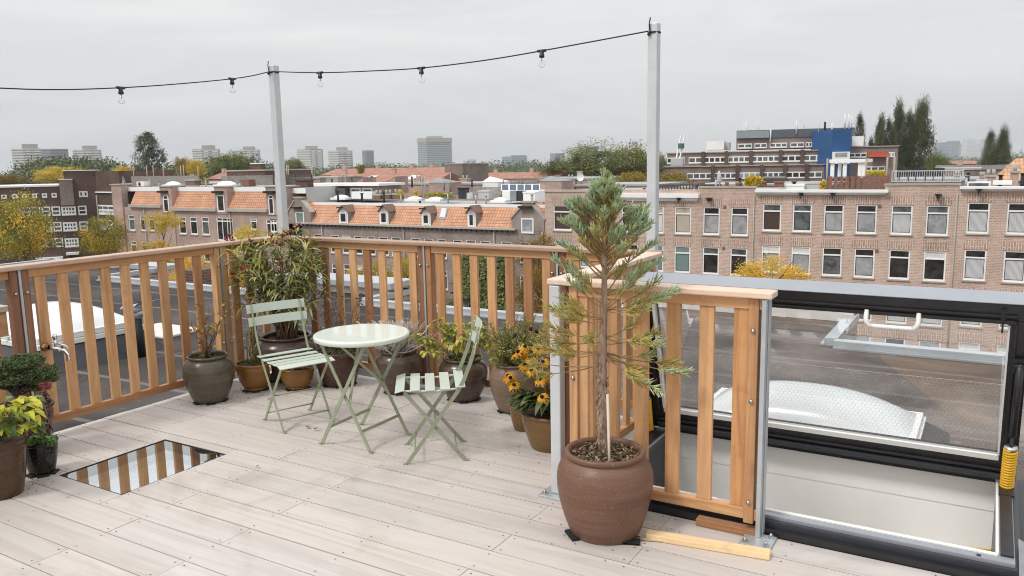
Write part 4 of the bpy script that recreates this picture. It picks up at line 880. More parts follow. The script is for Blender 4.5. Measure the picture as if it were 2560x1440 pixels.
# ================================================================ OUR OWN BLOCK: FLAT ROOF AROUND THE TERRACE
ZR = -.5
def roofmat(name='bitumen_roofing', lift=1.0, sk=1.0):
    nt = NT(name); vec = coords(nt); f = noise(nt, vec, .7, 6, .65, .5); f2 = noise(nt, vec, 9, 5, .6)
    c = ramp(nt, f, [(.3,(.032,.026,.025)), (.5,(.056,.047,.044)), (.72,(.10,.087,.082))])
    sp = nt.n('ShaderNodeSeparateXYZ'); nt.l(vec, sp.inputs[0])
    def seam(sock, w, off=0, wob=.05):
        n_ = noise(nt, vec, .8, 6, .7); a = nt.n('ShaderNodeMath', operation='MULTIPLY_ADD'); nt.l(n_, a.inputs[0]); a.inputs[1].default_value = wob; nt.l(sock, a.inputs[2])
        m = nt.n('ShaderNodeMath', operation='PINGPONG'); nt.l(a.outputs[0], m.inputs[0]); m.inputs[1].default_value = w
        return ramp(nt, m.outputs[0], [(0.0,(1,1,1)), (.022,(.7,.7,.7)), (.045,(0,0,0))])
    c = mixc(nt, mixc(nt, .55*sk, (0,0,0), seam(sp.outputs[1], .5, 0, .16)), c, (.24,.215,.205))
    c = mixc(nt, mixc(nt, .6, (0,0,0), seam(sp.outputs[0], 2.4, 0, .3)), c, (.03,.026,.026))
    f3 = noise(nt, vec, 2.1, 5, .7, 1.5); c = mixc(nt, ramp(nt, f3, [(.60,(0,0,0)), (.68,(.35,.35,.35))]), c, (.18,.165,.16))
    f4 = noise(nt, vec, .45, 2, .4); c = mixc(nt, 1, c, ramp(nt, f4, [(.40,(lift*.8,)*3), (.5,(lift,)*3), (.6,(lift*1.2,)*3)]), 'MULTIPLY')
    nt.l(c, nt.b.inputs['Base Color']); nt.b.inputs['Roughness'].default_value = .8; nt.b.inputs['Specular IOR Level'].default_value = .22; bump(nt, f2, .35, .012); return nt.mat
bitum = roofmat(); bitum_pale = roofmat('weathered_grey_roofing', 2.7, .25)
fac_b = brick('own_block_brick', (.33,.22,.165), (.42,.29,.22), (.45,.42,.38))
own = thing('apartment_building', 'own block whose dark bitumen flat roof surrounds the terrace', 'building', (-4, 4, ZR))
EDGE = [(-46,8.5),(-19.5,8.5),(-19.5,11.0),(-15.25,11.0),(-15.25,9.58),(-10.78,9.58),(-10.78,10.75),(-8.42,10.75),(-8.42,9.62),(-4.55,9.62),(-4.55,11.5),(-1.47,11.5),(-1.47,9.72),(16,9.72)]
BACK = [(16,-9),(-46,-9)]
poly = EDGE + BACK
from mathutils.geometry import tessellate_polygon
def flat_poly(pl, z):
    tri = tessellate_polygon([[V((x,y,0)) for x, y in pl]]); vs = [V((x,y,z)) for x, y in pl]; fs = []
    for t in tri:
        a, b_, c = [vs[i] for i in t]; fs.append(tuple(t) if (b_-a).cross(c-a).z > 0 else tuple(t)[::-1])
    return vs, fs
b = MB(); vs, fs = flat_poly(poly, ZR)
# leave the stair shaft open: roof sheet in pieces round the hatch
def rect(b, x0, x1, y0, y1, z): b.quad((x0,y0,z),(x1,y0,z),(x1,y1,z),(x0,y1,z))
hx0, hx1, hy0, hy1 = -1.60, .13, 3.55, 4.53
PALE = ((-4.55,hx0,4.78,11.5),(hx0,-1.47,hy1,11.5),(-1.47,hx1,hy1,9.72),(hx1,16,-9,9.72))
for (x0,x1,y0,y1) in ((-46,-19.5,-9,8.5),(-19.5,-15.25,-9,11.0),(-15.25,-10.78,-9,9.58),(-10.78,-8.42,-9,10.75),(-8.42,-4.55,-9,9.62),(-4.55,hx0,-9,4.78),(hx0,hx1,-9,hy0)): rect(b,x0,x1,y0,y1,ZR)
b.build('roof', bitum, own); b = MB()
for (x0,x1,y0,y1) in PALE: rect(b,x0,x1,y0,y1,ZR)
b.build('roof', bitum_pale, own)
b = MB()
for (p, q) in zip(EDGE, EDGE[1:]): b.quad((p[0],p[1],-14.2),(q[0],q[1],-14.2),(q[0],q[1],ZR),(p[0],p[1],ZR))
b.build('wall', fac_b, own)
trim = plain('aluminium_edge_trim', (.50,.53,.56), .45, .4, .12, 3)
b = MB()
for (p, q) in zip(EDGE, EDGE[1:]):
    d = (V((*q,0))-V((*p,0))).normalized(); n = V((-d.y, d.x, 0)); 
    b.beam(V((*p,ZR+.045))-n*.05, V((*q,ZR+.045))-n*.05-d*.0, .14, .09, 0, n); b.beam(V((*p,ZR+.011))-n*.14, V((*q,ZR+.011))-n*.14, .05, .02, 0, n)
b.build('roof_edge_trim', trim, own)
def up_block(name, x0, x1, y0, y1, z1, over=.12, th=.11):
    t = MB(); t.box(x0, x1, y0, y1, ZR+.002, z1); o = t.build(name, white_d, own); t = MB(); t.box(x0-over, x1+over, y0-over, y1+over, z1+.001, z1+th); t.build('coping', trim, o, .01, off=own.location)
za = aty(960, 715, 10.55).z
up_block('parapet_block', -11.0, -8.55, 10.35, 10.74, za)
zb = aty(330, 668, 11.0).z; xa, xb = aty(262, 668, 11.0).x, aty(415, 664, 11.0).x
up_block('parapet_block', xa+.8, xb, 10.9, 11.15, zb)
up_block('parapet_block', -4.5, -1.50, 11.28, 11.48, ZR+.16, .02, .04)
chm = brick('dark_chimney_brick', (.14,.075,.055), (.20,.11,.08), (.22,.19,.17))
p0, p1 = aty(383, 690, 11.0), aty(414, 690, 11.0); ch = thing('chimney', 'low brick chimney stub at the edge of the dark flat roof, left', 'chimney', (p0.x, 11, -.9))
b = MB(); b.box(p0.x, p1.x, 11.7, 12.4, -2.6, aty(400,672,11.7).z); b.build('stack', chm, ch)

def dome(label, x0, x1, y0, y1, zb_, zc, hgt, ribs):
    t = thing('roof_dome', label, 'skylight', ((x0+x1)/2, (y0+y1)/2, ZR))
    b = MB(); e = .16
    vs = [(x0-e,y0-e,ZR+.003),(x1+e,y0-e,ZR+.003),(x1+e,y1+e,ZR+.003),(x0-e,y1+e,ZR+.003),(x0+.02,y0+.02,zb_),(x1-.02,y0+.02,zb_),(x1-.02,y1-.02,zb_),(x0+.02,y1-.02,zb_)]
    b.add(vs, [(0,1,5,4),(1,2,6,5),(2,3,7,6),(3,0,4,7),(4,5,6,7)]); b.build('upstand', plain('bitumen_upstand', (.035,.035,.04), .5, 0, .4, 5), t)
    b = MB(); m = (zb_+zc)/2
    for (z0, z1, g) in ((zb_+.001, m-.006, .0),(m, zc, .02)):
        b.box(x0+g,x1-g,y0+g,y0+.07,z0,z1); b.box(x0+g,x1-g,y1-.07,y1-g,z0,z1); b.box(x0+g,x0+.07,y0+.07,y1-.07,z0,z1); b.box(x1-.07,x1-g,y0+.07,y1-.07,z0,z1)
    for k in range(4): xx = x0+.2+(x1-x0-.4)*k/3; b.box(xx-.02,xx+.02,y0-.006,y0+.01,m-.02,m+.05)
    b.build('frame', white_m, t, .006)
    b = MB(); N = 24; vs, fs = [], []
    for i in range(N+1):
        for j in range(N+1):
            u, w = i/N*2-1, j/N*2-1; h = (1-abs(u)**2.3)*(1-abs(w)**2.3); vs.append((x0+.06+(x1-x0-.12)*i/N, y0+.06+(y1-y0-.12)*j/N, zc-.002+hgt*h**.75))
    for i in range(N):
        for j in range(N): k = i*(N+1)+j; fs.append((k, k+N+1, k+N+2, k+1))
    b.add(vs, fs, 0, True)
    nt = NT('opal_acrylic'); nt.b.inputs['Base Color'].default_value = (.70,.72,.735,1); nt.b.inputs['Roughness'].default_value = .2; nt.b.inputs['Coat Weight'].default_value = .3; b.build('dome_shell', nt.mat, t)
dome('white opal roof dome seen through the left railing', -10.35, -8.72, 4.66, 5.95, -.25, -.12, .24, 0)
dome('white opal roof dome seen through the hatch glass and chicken wire', -1.95, -.34, 5.98, 6.78, -.36, -.30, .22, 0)

p = atz(352, 892, ZR); vp_ = thing('vent_pipe', 'black vent pipe with a bent cap on the flat roof, under the pigeon', 'pipe', (p.x, p.y, ZR))
top = atx(338, 797, p.x); zt = top.z
b = MB(); b.tube([p+V((0,0,.002)), V((p.x,p.y,zt))], [.058,.047], 14); b.build('pipe', blackm, vp_)
b = MB(); b.tube([(p.x,p.y,zt),(p.x,p.y,zt+.04),(p.x+.03,p.y+.04,zt+.06),(p.x+.06,p.y+.10,zt+.03),(p.x+.06,p.y+.10,zt-.02)], [.05,.05,.045,.04,.042], 12); b.build('cap', alu_g, vp_)
b = MB(); b.tube([p+V((.32,.0,.003)), p+V((.32,.0,.02))], .03, 8)
# pigeon on the pipe
def pigeon():
    z = zt+.075; o = V((p.x, p.y+.005, z)); d = V((.25,.95,.12)).normalized(); s = -d
    t = thing('pigeon', 'grey pigeon perched on top of the black vent pipe', 'bird', (o.x, o.y, o.z)); b = MB()
    body = [o+s*.19+V((0,0,.075)), o+s*.165+V((0,0,.085)), o+s*.135+V((0,0,.08)), o+s*.10+V((0,0,.055)), o+s*.05+V((0,0,.045)), o+V((0,0,.045)), o+d*.06+V((0,0,.05)), o+d*.11+V((0,0,.06)), o+d*.19+V((0,0,.075))]
    b.tube(body, [.004,.019,.024,.033,.05,.053,.045,.024,.012], 12); b.build('body', plain('pigeon_grey', (.46,.47,.50), .7, 0, .2, 20), t)
    side = d.cross(V((0,0,1))).normalized(); dk = plain('pigeon_dark', (.10,.10,.115), .7, 0, .2, 20)
    for sg in (-1, 1): b = MB(); b.leaf(o+s*.06+side*sg*.045+V((0,0,.07)), d+V((0,0,.1)), .2, .07, side*sg+V((0,0,.6)), 0, .05, .2); b.build('wing', dk, t)
    b = MB(); b.obox(o+d*.21+V((0,0,.08)), d*.05, side*.02, V((0,0,.003))); b.build('tail', dk, t)
    b = MB(); b.tube([body[0]+V((0,0,.008)), body[0]+s*.022], [.005,.001], 6); b.build('beak', dk, t)
    for sg in (-1,1): b = MB(); b.tube([o+side*sg*.015+V((0,0,.01)), o+side*sg*.015-V((0,0,.035))], .004, 5); b.build('leg', plain('pigeon_leg', (.3,.1,.09), .6), t)
pigeon()
p = atz(398, 826, ZR+.02); b = MB(); b.prism([(p.x-.42,p.y-.3),(p.x+.5,p.y-.3),(p.x+.5,p.y+.32),(p.x-.42,p.y+.32)], ZR+.002, ZR+.035); tag(b.build('paving_slab', plain('white_concrete', (.62,.61,.58), .8, 0, .1, 6), None, .01), 'flat pale slab lying on the bitumen right of the vent pipe', 'slab')
bx_ = -6.6; q = atx(24, 764, bx_); zt_b = q.z; ye = q.y; bn = thing('wooden_bench', 'rough timber bench top outside the railing at the left frame edge', 'bench', (bx_, ye-.5, ZR))
b = MB()
for k in range(3): b.box(bx_-.15*k-.145, bx_-.15*k, ye-1.6, ye, zt_b-.045, zt_b)
b.build('seat', plain('weathered_wood', (.50,.43,.36), .7, 0, .2, 8, stretch=(1,.1,1)), bn, .004)
b = MB(); b.box(bx_-.06, bx_-.02, ye-1.55, ye-.02, zt_b-.24, zt_b-.046); b.build('apron', w_y, bn)
for yy in (ye-1.5, ye-.12):
    b = MB(); b.box(bx_-.16, bx_-.09, yy, yy+.07, ZR+.002, zt_b-.046); b.build('leg', w_z, bn)
# ================================================================ CITY
GZ = -13.6
b = MB(); S_ = 9000
gm = NT('city_ground'); gv = coords(gm); gf = noise(gm, gv, .02, 5, .6); gm.l(ramp(gm, gf, [(.35,(.055,.06,.045)),(.5,(.10,.095,.085)),(.65,(.075,.085,.05))]), gm.b.inputs['Base Color']); gm.b.inputs['Roughness'].default_value = .9
b.quad((-S_,-S_,GZ),(S_,-S_,GZ),(S_,S_,GZ),(-S_,S_,GZ)); tag(b.build('ground', gm.mat), kind='structure')
b = MB(); b.quad((-160,26,GZ+.006),(160,26,GZ+.006),(160,48,GZ+.006),(-160,48,GZ+.006)); tag(b.build('road', plain('asphalt', (.055,.055,.057), .85, 0, .25, 1.5)), kind='structure')
b = MB()
for (y0, y1) in ((11.6,25.6),(48.4,61.0)): b.box(-160,160,y0,y1,GZ+.004,GZ+.13)
tag(b.build('pavement', brick('paving', (.25,.21,.19),(.30,.26,.24),(.2,.18,.17),.2,.1)), kind='structure')

bk_r = brick('pinkish_brick', (.46,.285,.22), (.57,.395,.315), (.63,.54,.47), .26, .105, .020, 'x', .2)
bk_rv = brick('soldier_course_brick', (.42,.245,.185), (.51,.335,.26), (.68,.61,.54), .62, .15, .022, 'z')
bk_l = brick('rose_brick', (.43,.29,.25), (.50,.355,.31), (.50,.40,.36), .25, .08, .012)
bk_g = brick('grey_brown_brick', (.235,.185,.165), (.315,.255,.225), (.40,.36,.33), .24, .09, .014)
bk_d = brick('dark_brown_brick', (.105,.058,.045), (.145,.085,.068), (.15,.11,.095), .3, .1, .014)
bk_t = brick('taupe_brick', (.26,.195,.17), (.33,.255,.225), (.26,.22,.2), .3, .1, .014)
tile_o = tiles('orange_pantiles', (.57,.285,.165), (.66,.37,.235), (.33,.155,.10), .30, .27)
tile_f = tiles('faded_red_tiles', (.36,.17,.12), (.44,.225,.16), (.24,.12,.09), .5, .4)
tile_b = plain('brown_roof_tile', (.20,.12,.09), .8, 0, .25, 4)
conc = plain('pale_concrete', (.42,.385,.34), .85, 0, .15, .8)
wht = plain('white_trim_paint', (.86,.86,.85), .5, 0, .05, 1.5)
greyw = plain('pale_grey_render', (.50,.50,.50), .8, 0, .08, .5)
roof_g = plain('light_grey_roofing', (.36,.36,.365), .7, 0, .22, .4)
roof_d = plain('dark_grey_roofing', (.15,.14,.14), .7, 0, .25, .5)
zincm = plain('zinc', (.28,.30,.32), .5, .4, .15, 1)
woodg = plain('weathered_fence_wood', (.30,.275,.25), .85, 0, .2, 3)
woodd = plain('dark_stained_wood', (.085,.075,.07), .8, 0, .25, 4)
woodb = plain('red_brown_wood', (.22,.10,.065), .7, 0, .25, 4)
def panemat(name, c, rough=.06, fold=0, c2=None):
    nt = NT(name); vec = coords(nt); 
    if fold:
        w = nt.n('ShaderNodeTexWave'); w.inputs['Scale'].default_value = fold; w.inputs['Distortion'].default_value = 2.5; w.inputs['Detail'].default_value = 2
        mp = coords(nt, (1,1,.04)); nt.l(mp, w.inputs['Vector']); col = ramp(nt, w.outputs['Fac'], [(.1, sh(c,.55)), (.6, c), (1, sh(c,1.15))])
    else:
        oi = nt.n('ShaderNodeObjectInfo'); va = nt.n('ShaderNodeVectorMath', operation='MULTIPLY_ADD'); cx = nt.n('ShaderNodeCombineXYZ')
        for i in range(3): nt.l(oi.outputs['Random'], cx.inputs[i])
        nt.l(cx.outputs[0], va.inputs[0]); va.inputs[1].default_value = (31,47,59); nt.l(vec, va.inputs[2])
        f = noise(nt, va.outputs[0], 1.6, 3, .55, .5); col = ramp(nt, f, [(.32, c), (.62, c2 or sh(c, 1.7))])
    nt.l(col, nt.b.inputs['Base Color']); nt.b.inputs['Roughness'].default_value = rough; nt.b.inputs['Specular IOR Level'].default_value = .6; return nt.mat
pn_d = panemat('dark_window_glass', (.012,.012,.013), .05, 0, (.05,.047,.045))
pn_g = panemat('grey_reflecting_glass', (.24,.25,.265), .08, 0, (.40,.41,.42))
pn_c = panemat('net_curtain_glass', (.60,.61,.62), .12, 5)
pn_t = panemat('teal_curtain_glass', (.22,.30,.29), .12, 9)
pn_b = panemat('tan_blind_glass', (.46,.40,.33), .12, 0, (.52,.46,.38))
pn_w = panemat('white_blind_glass', (.60,.61,.60), .12, 0, (.70,.70,.69))
pn_n = panemat('brown_curtain_glass', (.10,.065,.055), .1, 6)
pn_m = panemat('murky_glass', (.055,.06,.062), .06, 0, (.16,.17,.18))

def fbox(mb, pl, s0, s1, z0, z1, d0, d1, m=0):
    c = pl.at((s0+s1)/2, (z0+z1)/2, (d0+d1)/2); mb.obox(c, pl.u*((s1-s0)/2), pl.n*((d1-d0)/2), V((0,0,(z1-z0)/2)), m)
def wall_holes(mb, pl, s0, s1, z0, z1, holes, rec, m=0):
    xs = sorted({s0, s1} | {h[0] for h in holes} | {h[1] for h in holes}); zs = sorted({z0, z1} | {h[2] for h in holes} | {h[3] for h in holes})
    xs = [x for x in xs if s0 <= x <= s1]; zs = [z for z in zs if z0 <= z <= z1]
    flip = pl.u.cross(V((0,0,1))).dot(pl.n) < 0
    def q(a, b_, c, d): mb.quad(*( (d,c,b_,a) if flip else (a,b_,c,d)), m)
    for z, zz in zip(zs, zs[1:]):
        run = None
        for x, xx in list(zip(xs, xs[1:]))+[(None,None)]:
            inside = x is None or any(h[0]-1e-6 <= x and xx <= h[1]+1e-6 and h[2]-1e-6 <= z and zz <= h[3]+1e-6 for h in holes)
            if inside:
                if run: q(pl.at(run[0],z), pl.at(run[1],z), pl.at(run[1],zz), pl.at(run[0],zz)); run = None
            else: run = (run[0], xx) if run else (x, xx)
    for (a, c, e, g) in holes:
        P = lambda s, z, d: pl.at(s, z, -d)
        q(P(a,e,0),P(a,g,0),P(a,g,rec),P(a,e,rec)); q(P(c,g,0),P(c,e,0),P(c,e,rec),P(c,g,rec)); q(P(a,g,0),P(c,g,0),P(c,g,rec),P(a,g,rec)); q(P(c,e,0),P(a,e,0),P(a,e,rec),P(c,e,rec))
def sash(pl, par, off, s0, s1, z0, z1, d, tr, up, lo, fw=.07, sill=True, blk=True, lab=None, mull=0, framem=None, parts=True):
    """a window: frame with a transom, an upper and a lower pane, a black gasket and a sill"""
    b = MB(); f0, f1 = d-.03, d+.045
    fbox(b,pl,s0,s0+fw,z0,z1,f0,f1); fbox(b,pl,s1-fw,s1,z0,z1,f0,f1); fbox(b,pl,s0+fw,s1-fw,z1-fw,z1,f0,f1); fbox(b,pl,s0+fw,s1-fw,z0,z0+fw*1.35,f0,f1)
    zt = z0+(z1-z0)*tr
    if tr < 1: fbox(b,pl,s0+fw,s1-fw,zt-fw*.5,zt+fw*.5,f0,f1+.01)
    for k in range(mull): sm = s0+fw+(s1-s0-2*fw)*(k+1)/(mull+1); fbox(b,pl,sm-fw*.35,sm+fw*.35,z0+fw,z1-fw,f0,f1-.005)
    w = b.build('window', framem or wht, par, off=off)
    if lab: w['label'] = lab
    zl1 = zt-fw*.5 if tr < 1 else z1-fw
    b = MB(); fbox(b,pl,s0+fw,s1-fw,z0+fw*1.35,zl1,d-.02,d-.012,0); b.build('pane', lo, w, off=off)
    if tr < 1: b = MB(); fbox(b,pl,s0+fw,s1-fw,zt+fw*.5,z1-fw,d-.02,d-.012,0); b.build('pane', up, w, off=off)
    if blk:
        b = MB(); a, c, e, g = s0+fw, s1-fw, z0+fw*1.35, zl1; t = .035
        fbox(b,pl,a,a+t,e,g,d-.011,d+.02); fbox(b,pl,c-t,c,e,g,d-.011,d+.02); fbox(b,pl,a+t,c-t,g-t,g,d-.011,d+.02); fbox(b,pl,a+t,c-t,e,e+t,d-.011,d+.02); b.build('gasket', blackm, w, off=off)
    if sill: b = MB(); fbox(b,pl,s0-.07,s1+.07,z0-.085,z0-.002,d-.03,.10); b.build('sill', conc, w, off=off)
    return w
def body(name, mat, par, pl, s0, s1, z0, z1, dep, off, front=True, roof=None):
    b = MB(); P = pl.at
    c = [P(s0,z0,0),P(s1,z0,0),P(s1,z0,-dep),P(s0,z0,-dep),P(s0,z1,0),P(s1,z1,0),P(s1,z1,-dep),P(s0,z1,-dep)]
    fs = [(1,2,6,5),(2,3,7,6),(3,0,4,7)] + ([(0,1,5,4)] if front else []); b.add(c, fs, 0); o = b.build(name, mat, par, off=off)
    if roof: b = MB(); b.add(c, [(4,5,6,7)]); b.build('roof', roof, par, off=off)
    return o
FY = 61.3
FP = Plane((0, FY), pi/2)          # facades across the street: heading +x

# ------------------------------------------------ right: three brick houses
SX = lambda px, py: aty(px, py, FY).x
SZ = lambda px, py: aty(px, py, FY).z
def zz5(x, y): return (1640+x/2.7826, 460+y/2.7826)
def right_house(label, x0, x1, ztop, cols, rows, topm, hooks=(), cornice=None, parapet=None, gz=GZ, vents=()):
    t = thing('brick_house', label, 'house', ((x0+x1)/2, FY, GZ)); off = t.location
    holes = [(a, c, z0, z1) for (a, c) in cols for (z0, z1) in rows]
    b = MB(); wall_holes(b, FP, x0, x1, GZ, ztop, holes, .16, 0)
    for (a, c, z0, z1) in holes: fbox(b, FP, a-.16, c+.16, z1+.01, z1+.60, -.05, .012, 1)
    w = b.build('wall', [bk_r, bk_rv], t)
    body('side_wall', bk_r, t, FP, x0, x1, GZ, ztop-.25, 12, off, False, roof_g)
    for i, (a, c) in enumerate(cols):
        for j, (z0, z1) in enumerate(rows):
            up, lo = topm.get((i, j), R.choice([(pn_d,pn_d),(pn_d,pn_g),(pn_w,pn_c),(pn_d,pn_m),(pn_g,pn_c)]))
            w_ = sash(FP, t, off, a, c, z0, z1, -.1, .735, up, lo, .10)
            zb_, zt_ = z0+.14, z0+(z1-z0)*.735-.06; kk = R.random()
            if lo in (pn_d, pn_m, pn_g) and kk < .75:
                cb = MB(); wd_ = c-a-.28
                if kk < .3:
                    for s0_, s1_ in ((a+.14, a+.14+wd_*R.uniform(.16,.3)), (c-.14-wd_*R.uniform(.16,.3), c-.14)): fbox(cb, FP, s0_, s1_, zb_, zt_, -.119, -.116)
                elif kk < .55: fbox(cb, FP, a+.14, c-.14, zt_-(zt_-zb_)*R.uniform(.25,.6), zt_, -.119, -.116)
                else: s0_ = a+.14+wd_*R.uniform(.2,.5); fbox(cb, FP, s0_, s0_+wd_*R.uniform(.2,.4), zb_, zb_+(zt_-zb_)*R.uniform(.35,.95), -.119, -.116)
                cb.build('curtain', R.choice([pn_c, pn_w, pn_c, pn_b]), w_, off=off)
    if cornice:
        for (s0, s1, zb, zt) in cornice:
            b = MB(); h = zt-zb; fbox(b,FP,s0,s1,zb+h*.45,zt,-.1,.42); fbox(b,FP,s0+.12,s1-.12,zb+h*.2,zb+h*.449,-.1,.26); fbox(b,FP,s0+.2,s1-.2,zb,zb+h*.199,-.1,.14); b.build('cornice', wht, t, .02)
    if parapet:
        for (s0, s1, z0, z1) in parapet: b = MB(); fbox(b,FP,s0,s1,ztop-.26,z1-.12,-.28,.004); o = b.build('parapet', bk_r, t); b = MB(); fbox(b,FP,s0-.05,s1+.05,z1-.12,z1,-.33,.07); b.build('coping', conc, o, off=off)
    for (px, py) in hooks:
        s, z = SX(px, py), SZ(px, py); b = MB(); fbox(b,FP,s-.09,s+.09,z-.09,z+.09,-.05,.55); fbox(b,FP,s-.2,s+.2,z+.09,z+.14,.0,.6); fbox(b,FP,s-.03,s+.03,z-.3,z-.09,.45,.5); b.build('hoist_beam', blackm, t)
    for (px, py) in vents:
        s, z = SX(px, py), SZ(px, py); b = MB(); fbox(b,FP,s-.1,s+.1,z-.1,z+.1,-.04,.06); b.build('vent', tile_b, t)
    return t, w
def cols_px(lst, v): return [(SX(a, v), SX(c, v)) for a, c in lst]
h1c = [(1383,1428),(1447,1491),(1511,1553),(1556,1599) ,(1617,1659),(1686.5,1727),(1757.5,1799),(1827,1870)]
h1c = [(1383,1428),(1449,1493),(1553,1596),(1617,1659),(1686.5,1727),(1757.5,1799),(1827,1870)]
r1 = (SZ(1706,585), SZ(1706,516.5)); r2 = (SZ(1706,682), SZ(1706,615)); dz = r1[0]-r2[0]
rows1 = [r1, r2, (r2[0]-dz, r2[1]-dz), (r2[0]-2*dz, r2[1]-2*dz)]
xA, xB, xC = SX(1362,500), SX(1888,500), SX(2397,500); xD = SX(2740,500)
ztop1 = SZ(1820, 474)
right_house('brick house behind the conifer with dark fence and low white cornice', xA, xB, ztop1, cols_px(h1c, 550), rows1,
  {(0,0):(pn_n,pn_n),(3,0):(pn_b,pn_w),(4,0):(pn_b,pn_b),(5,0):(pn_d,pn_g),(6,0):(pn_d,pn_g),(3,1):(pn_t,pn_t),(4,1):(pn_t,pn_t),(5,1):(pn_m,pn_d),(6,1):(pn_m,pn_d),(2,0):(pn_d,pn_d),(1,0):(pn_d,pn_n)},
  [(1449,498),(1701,498),(1775,499)], [(SX(1545,488), SX(1750,490), SZ(1700,503), SZ(1700,484))], [(xA, SX(1475,480), 0, SZ(1400,477)), (SX(1748,470), xB-.02, 0, SZ(1820,466))], vents=((1812,517),(1809,620),(1540,613)))
h2c = [zz5(a,0)[0] for a in ()]
h2 = [(740,870),(949,1083),(1166,1305),(1390,1535),(1634,1783),(1878,2037)]
h2c = [(1640+a/2.7826, 1640+c/2.7826) for a, c in h2]
def rowz(xm, a, c): return (SZ(1640+xm/2.7826, 460+c/2.7826), SZ(1640+xm/2.7826, 460+a/2.7826))
r1 = rowz(1236,142,340); r2 = rowz(1225,441,640); dz = r1[0]-r2[0]; rows2 = [r1, r2, (r2[0]-dz, r2[1]-dz), (r2[0]-2*dz, r2[1]-2*dz)]
ztop2 = SZ(2100, 481)
right_house('brick house with long white cornice and a red wooden fence on its roof', xB, xC, ztop2, cols_px(h2c, 545), rows2,
  {(0,0):(pn_m,pn_n),(1,0):(pn_m,pn_m),(2,0):(pn_d,pn_g),(3,0):(pn_d,pn_g),(4,0):(pn_m,pn_c),(5,0):(pn_m,pn_g),(0,1):(pn_w,pn_g),(1,1):(pn_w,pn_g),(2,1):(pn_d,pn_m),(3,1):(pn_d,pn_g),(4,1):(pn_d,pn_d),(5,1):(pn_w,pn_d),(1,2):(pn_d,pn_d),(2,2):(pn_w,pn_b),(3,2):(pn_d,pn_n),(4,2):(pn_w,pn_w)},
  [(2005,486),(2084,486),(2346,490)], [(xB+.05, SX(2222,485), SZ(2050,487), SZ(2050,474))], [(SX(2212,480), xC, 0, SZ(2300,459))], vents=((2199,515),(2192,627)))
h3 = [(2162,2320),(2440,2602),(2720,2880)]; h3c = [(1640+a/2.7826, 1640+c/2.7826) for a, c in h3]
r1 = rowz(2240,128,345); r2 = rowz(2225,456,672); dz = r1[0]-r2[0]; rows3 = [r1, r2, (r2[0]-dz, r2[1]-dz), (r2[0]-2*dz, r2[1]-2*dz)]
right_house('brick house at the right frame edge with net curtains', xC, xD, SZ(2480,472), cols_px(h3c, 540), rows3,
  {(0,0):(pn_d,pn_c),(1,0):(pn_d,pn_c),(0,1):(pn_d,pn_c),(1,1):(pn_d,pn_c)}, [(2448,477)], [(SX(2400,470), xD, SZ(2480,478), SZ(2480,466))])
b = MB(); 
for (px, va, vb) in ((1886,482,760),(2393,478,800)): s = SX(px,500); fbox(b,FP,s-.05,s+.05,GZ,SZ(px,va),.005,.1)
for i, px in enumerate((1886, 2393)):
    s = SX(px, 500); b = MB(); b.tube([FP.at(s,GZ,.08), FP.at(s,SZ(px,484),.08)], .045, 8); tag(b.build('downpipe', conc), ('slim pale downpipe on the joint left of the red fenced house', 'slim pale downpipe on the joint left of the rightmost brick house')[i], 'downpipe')

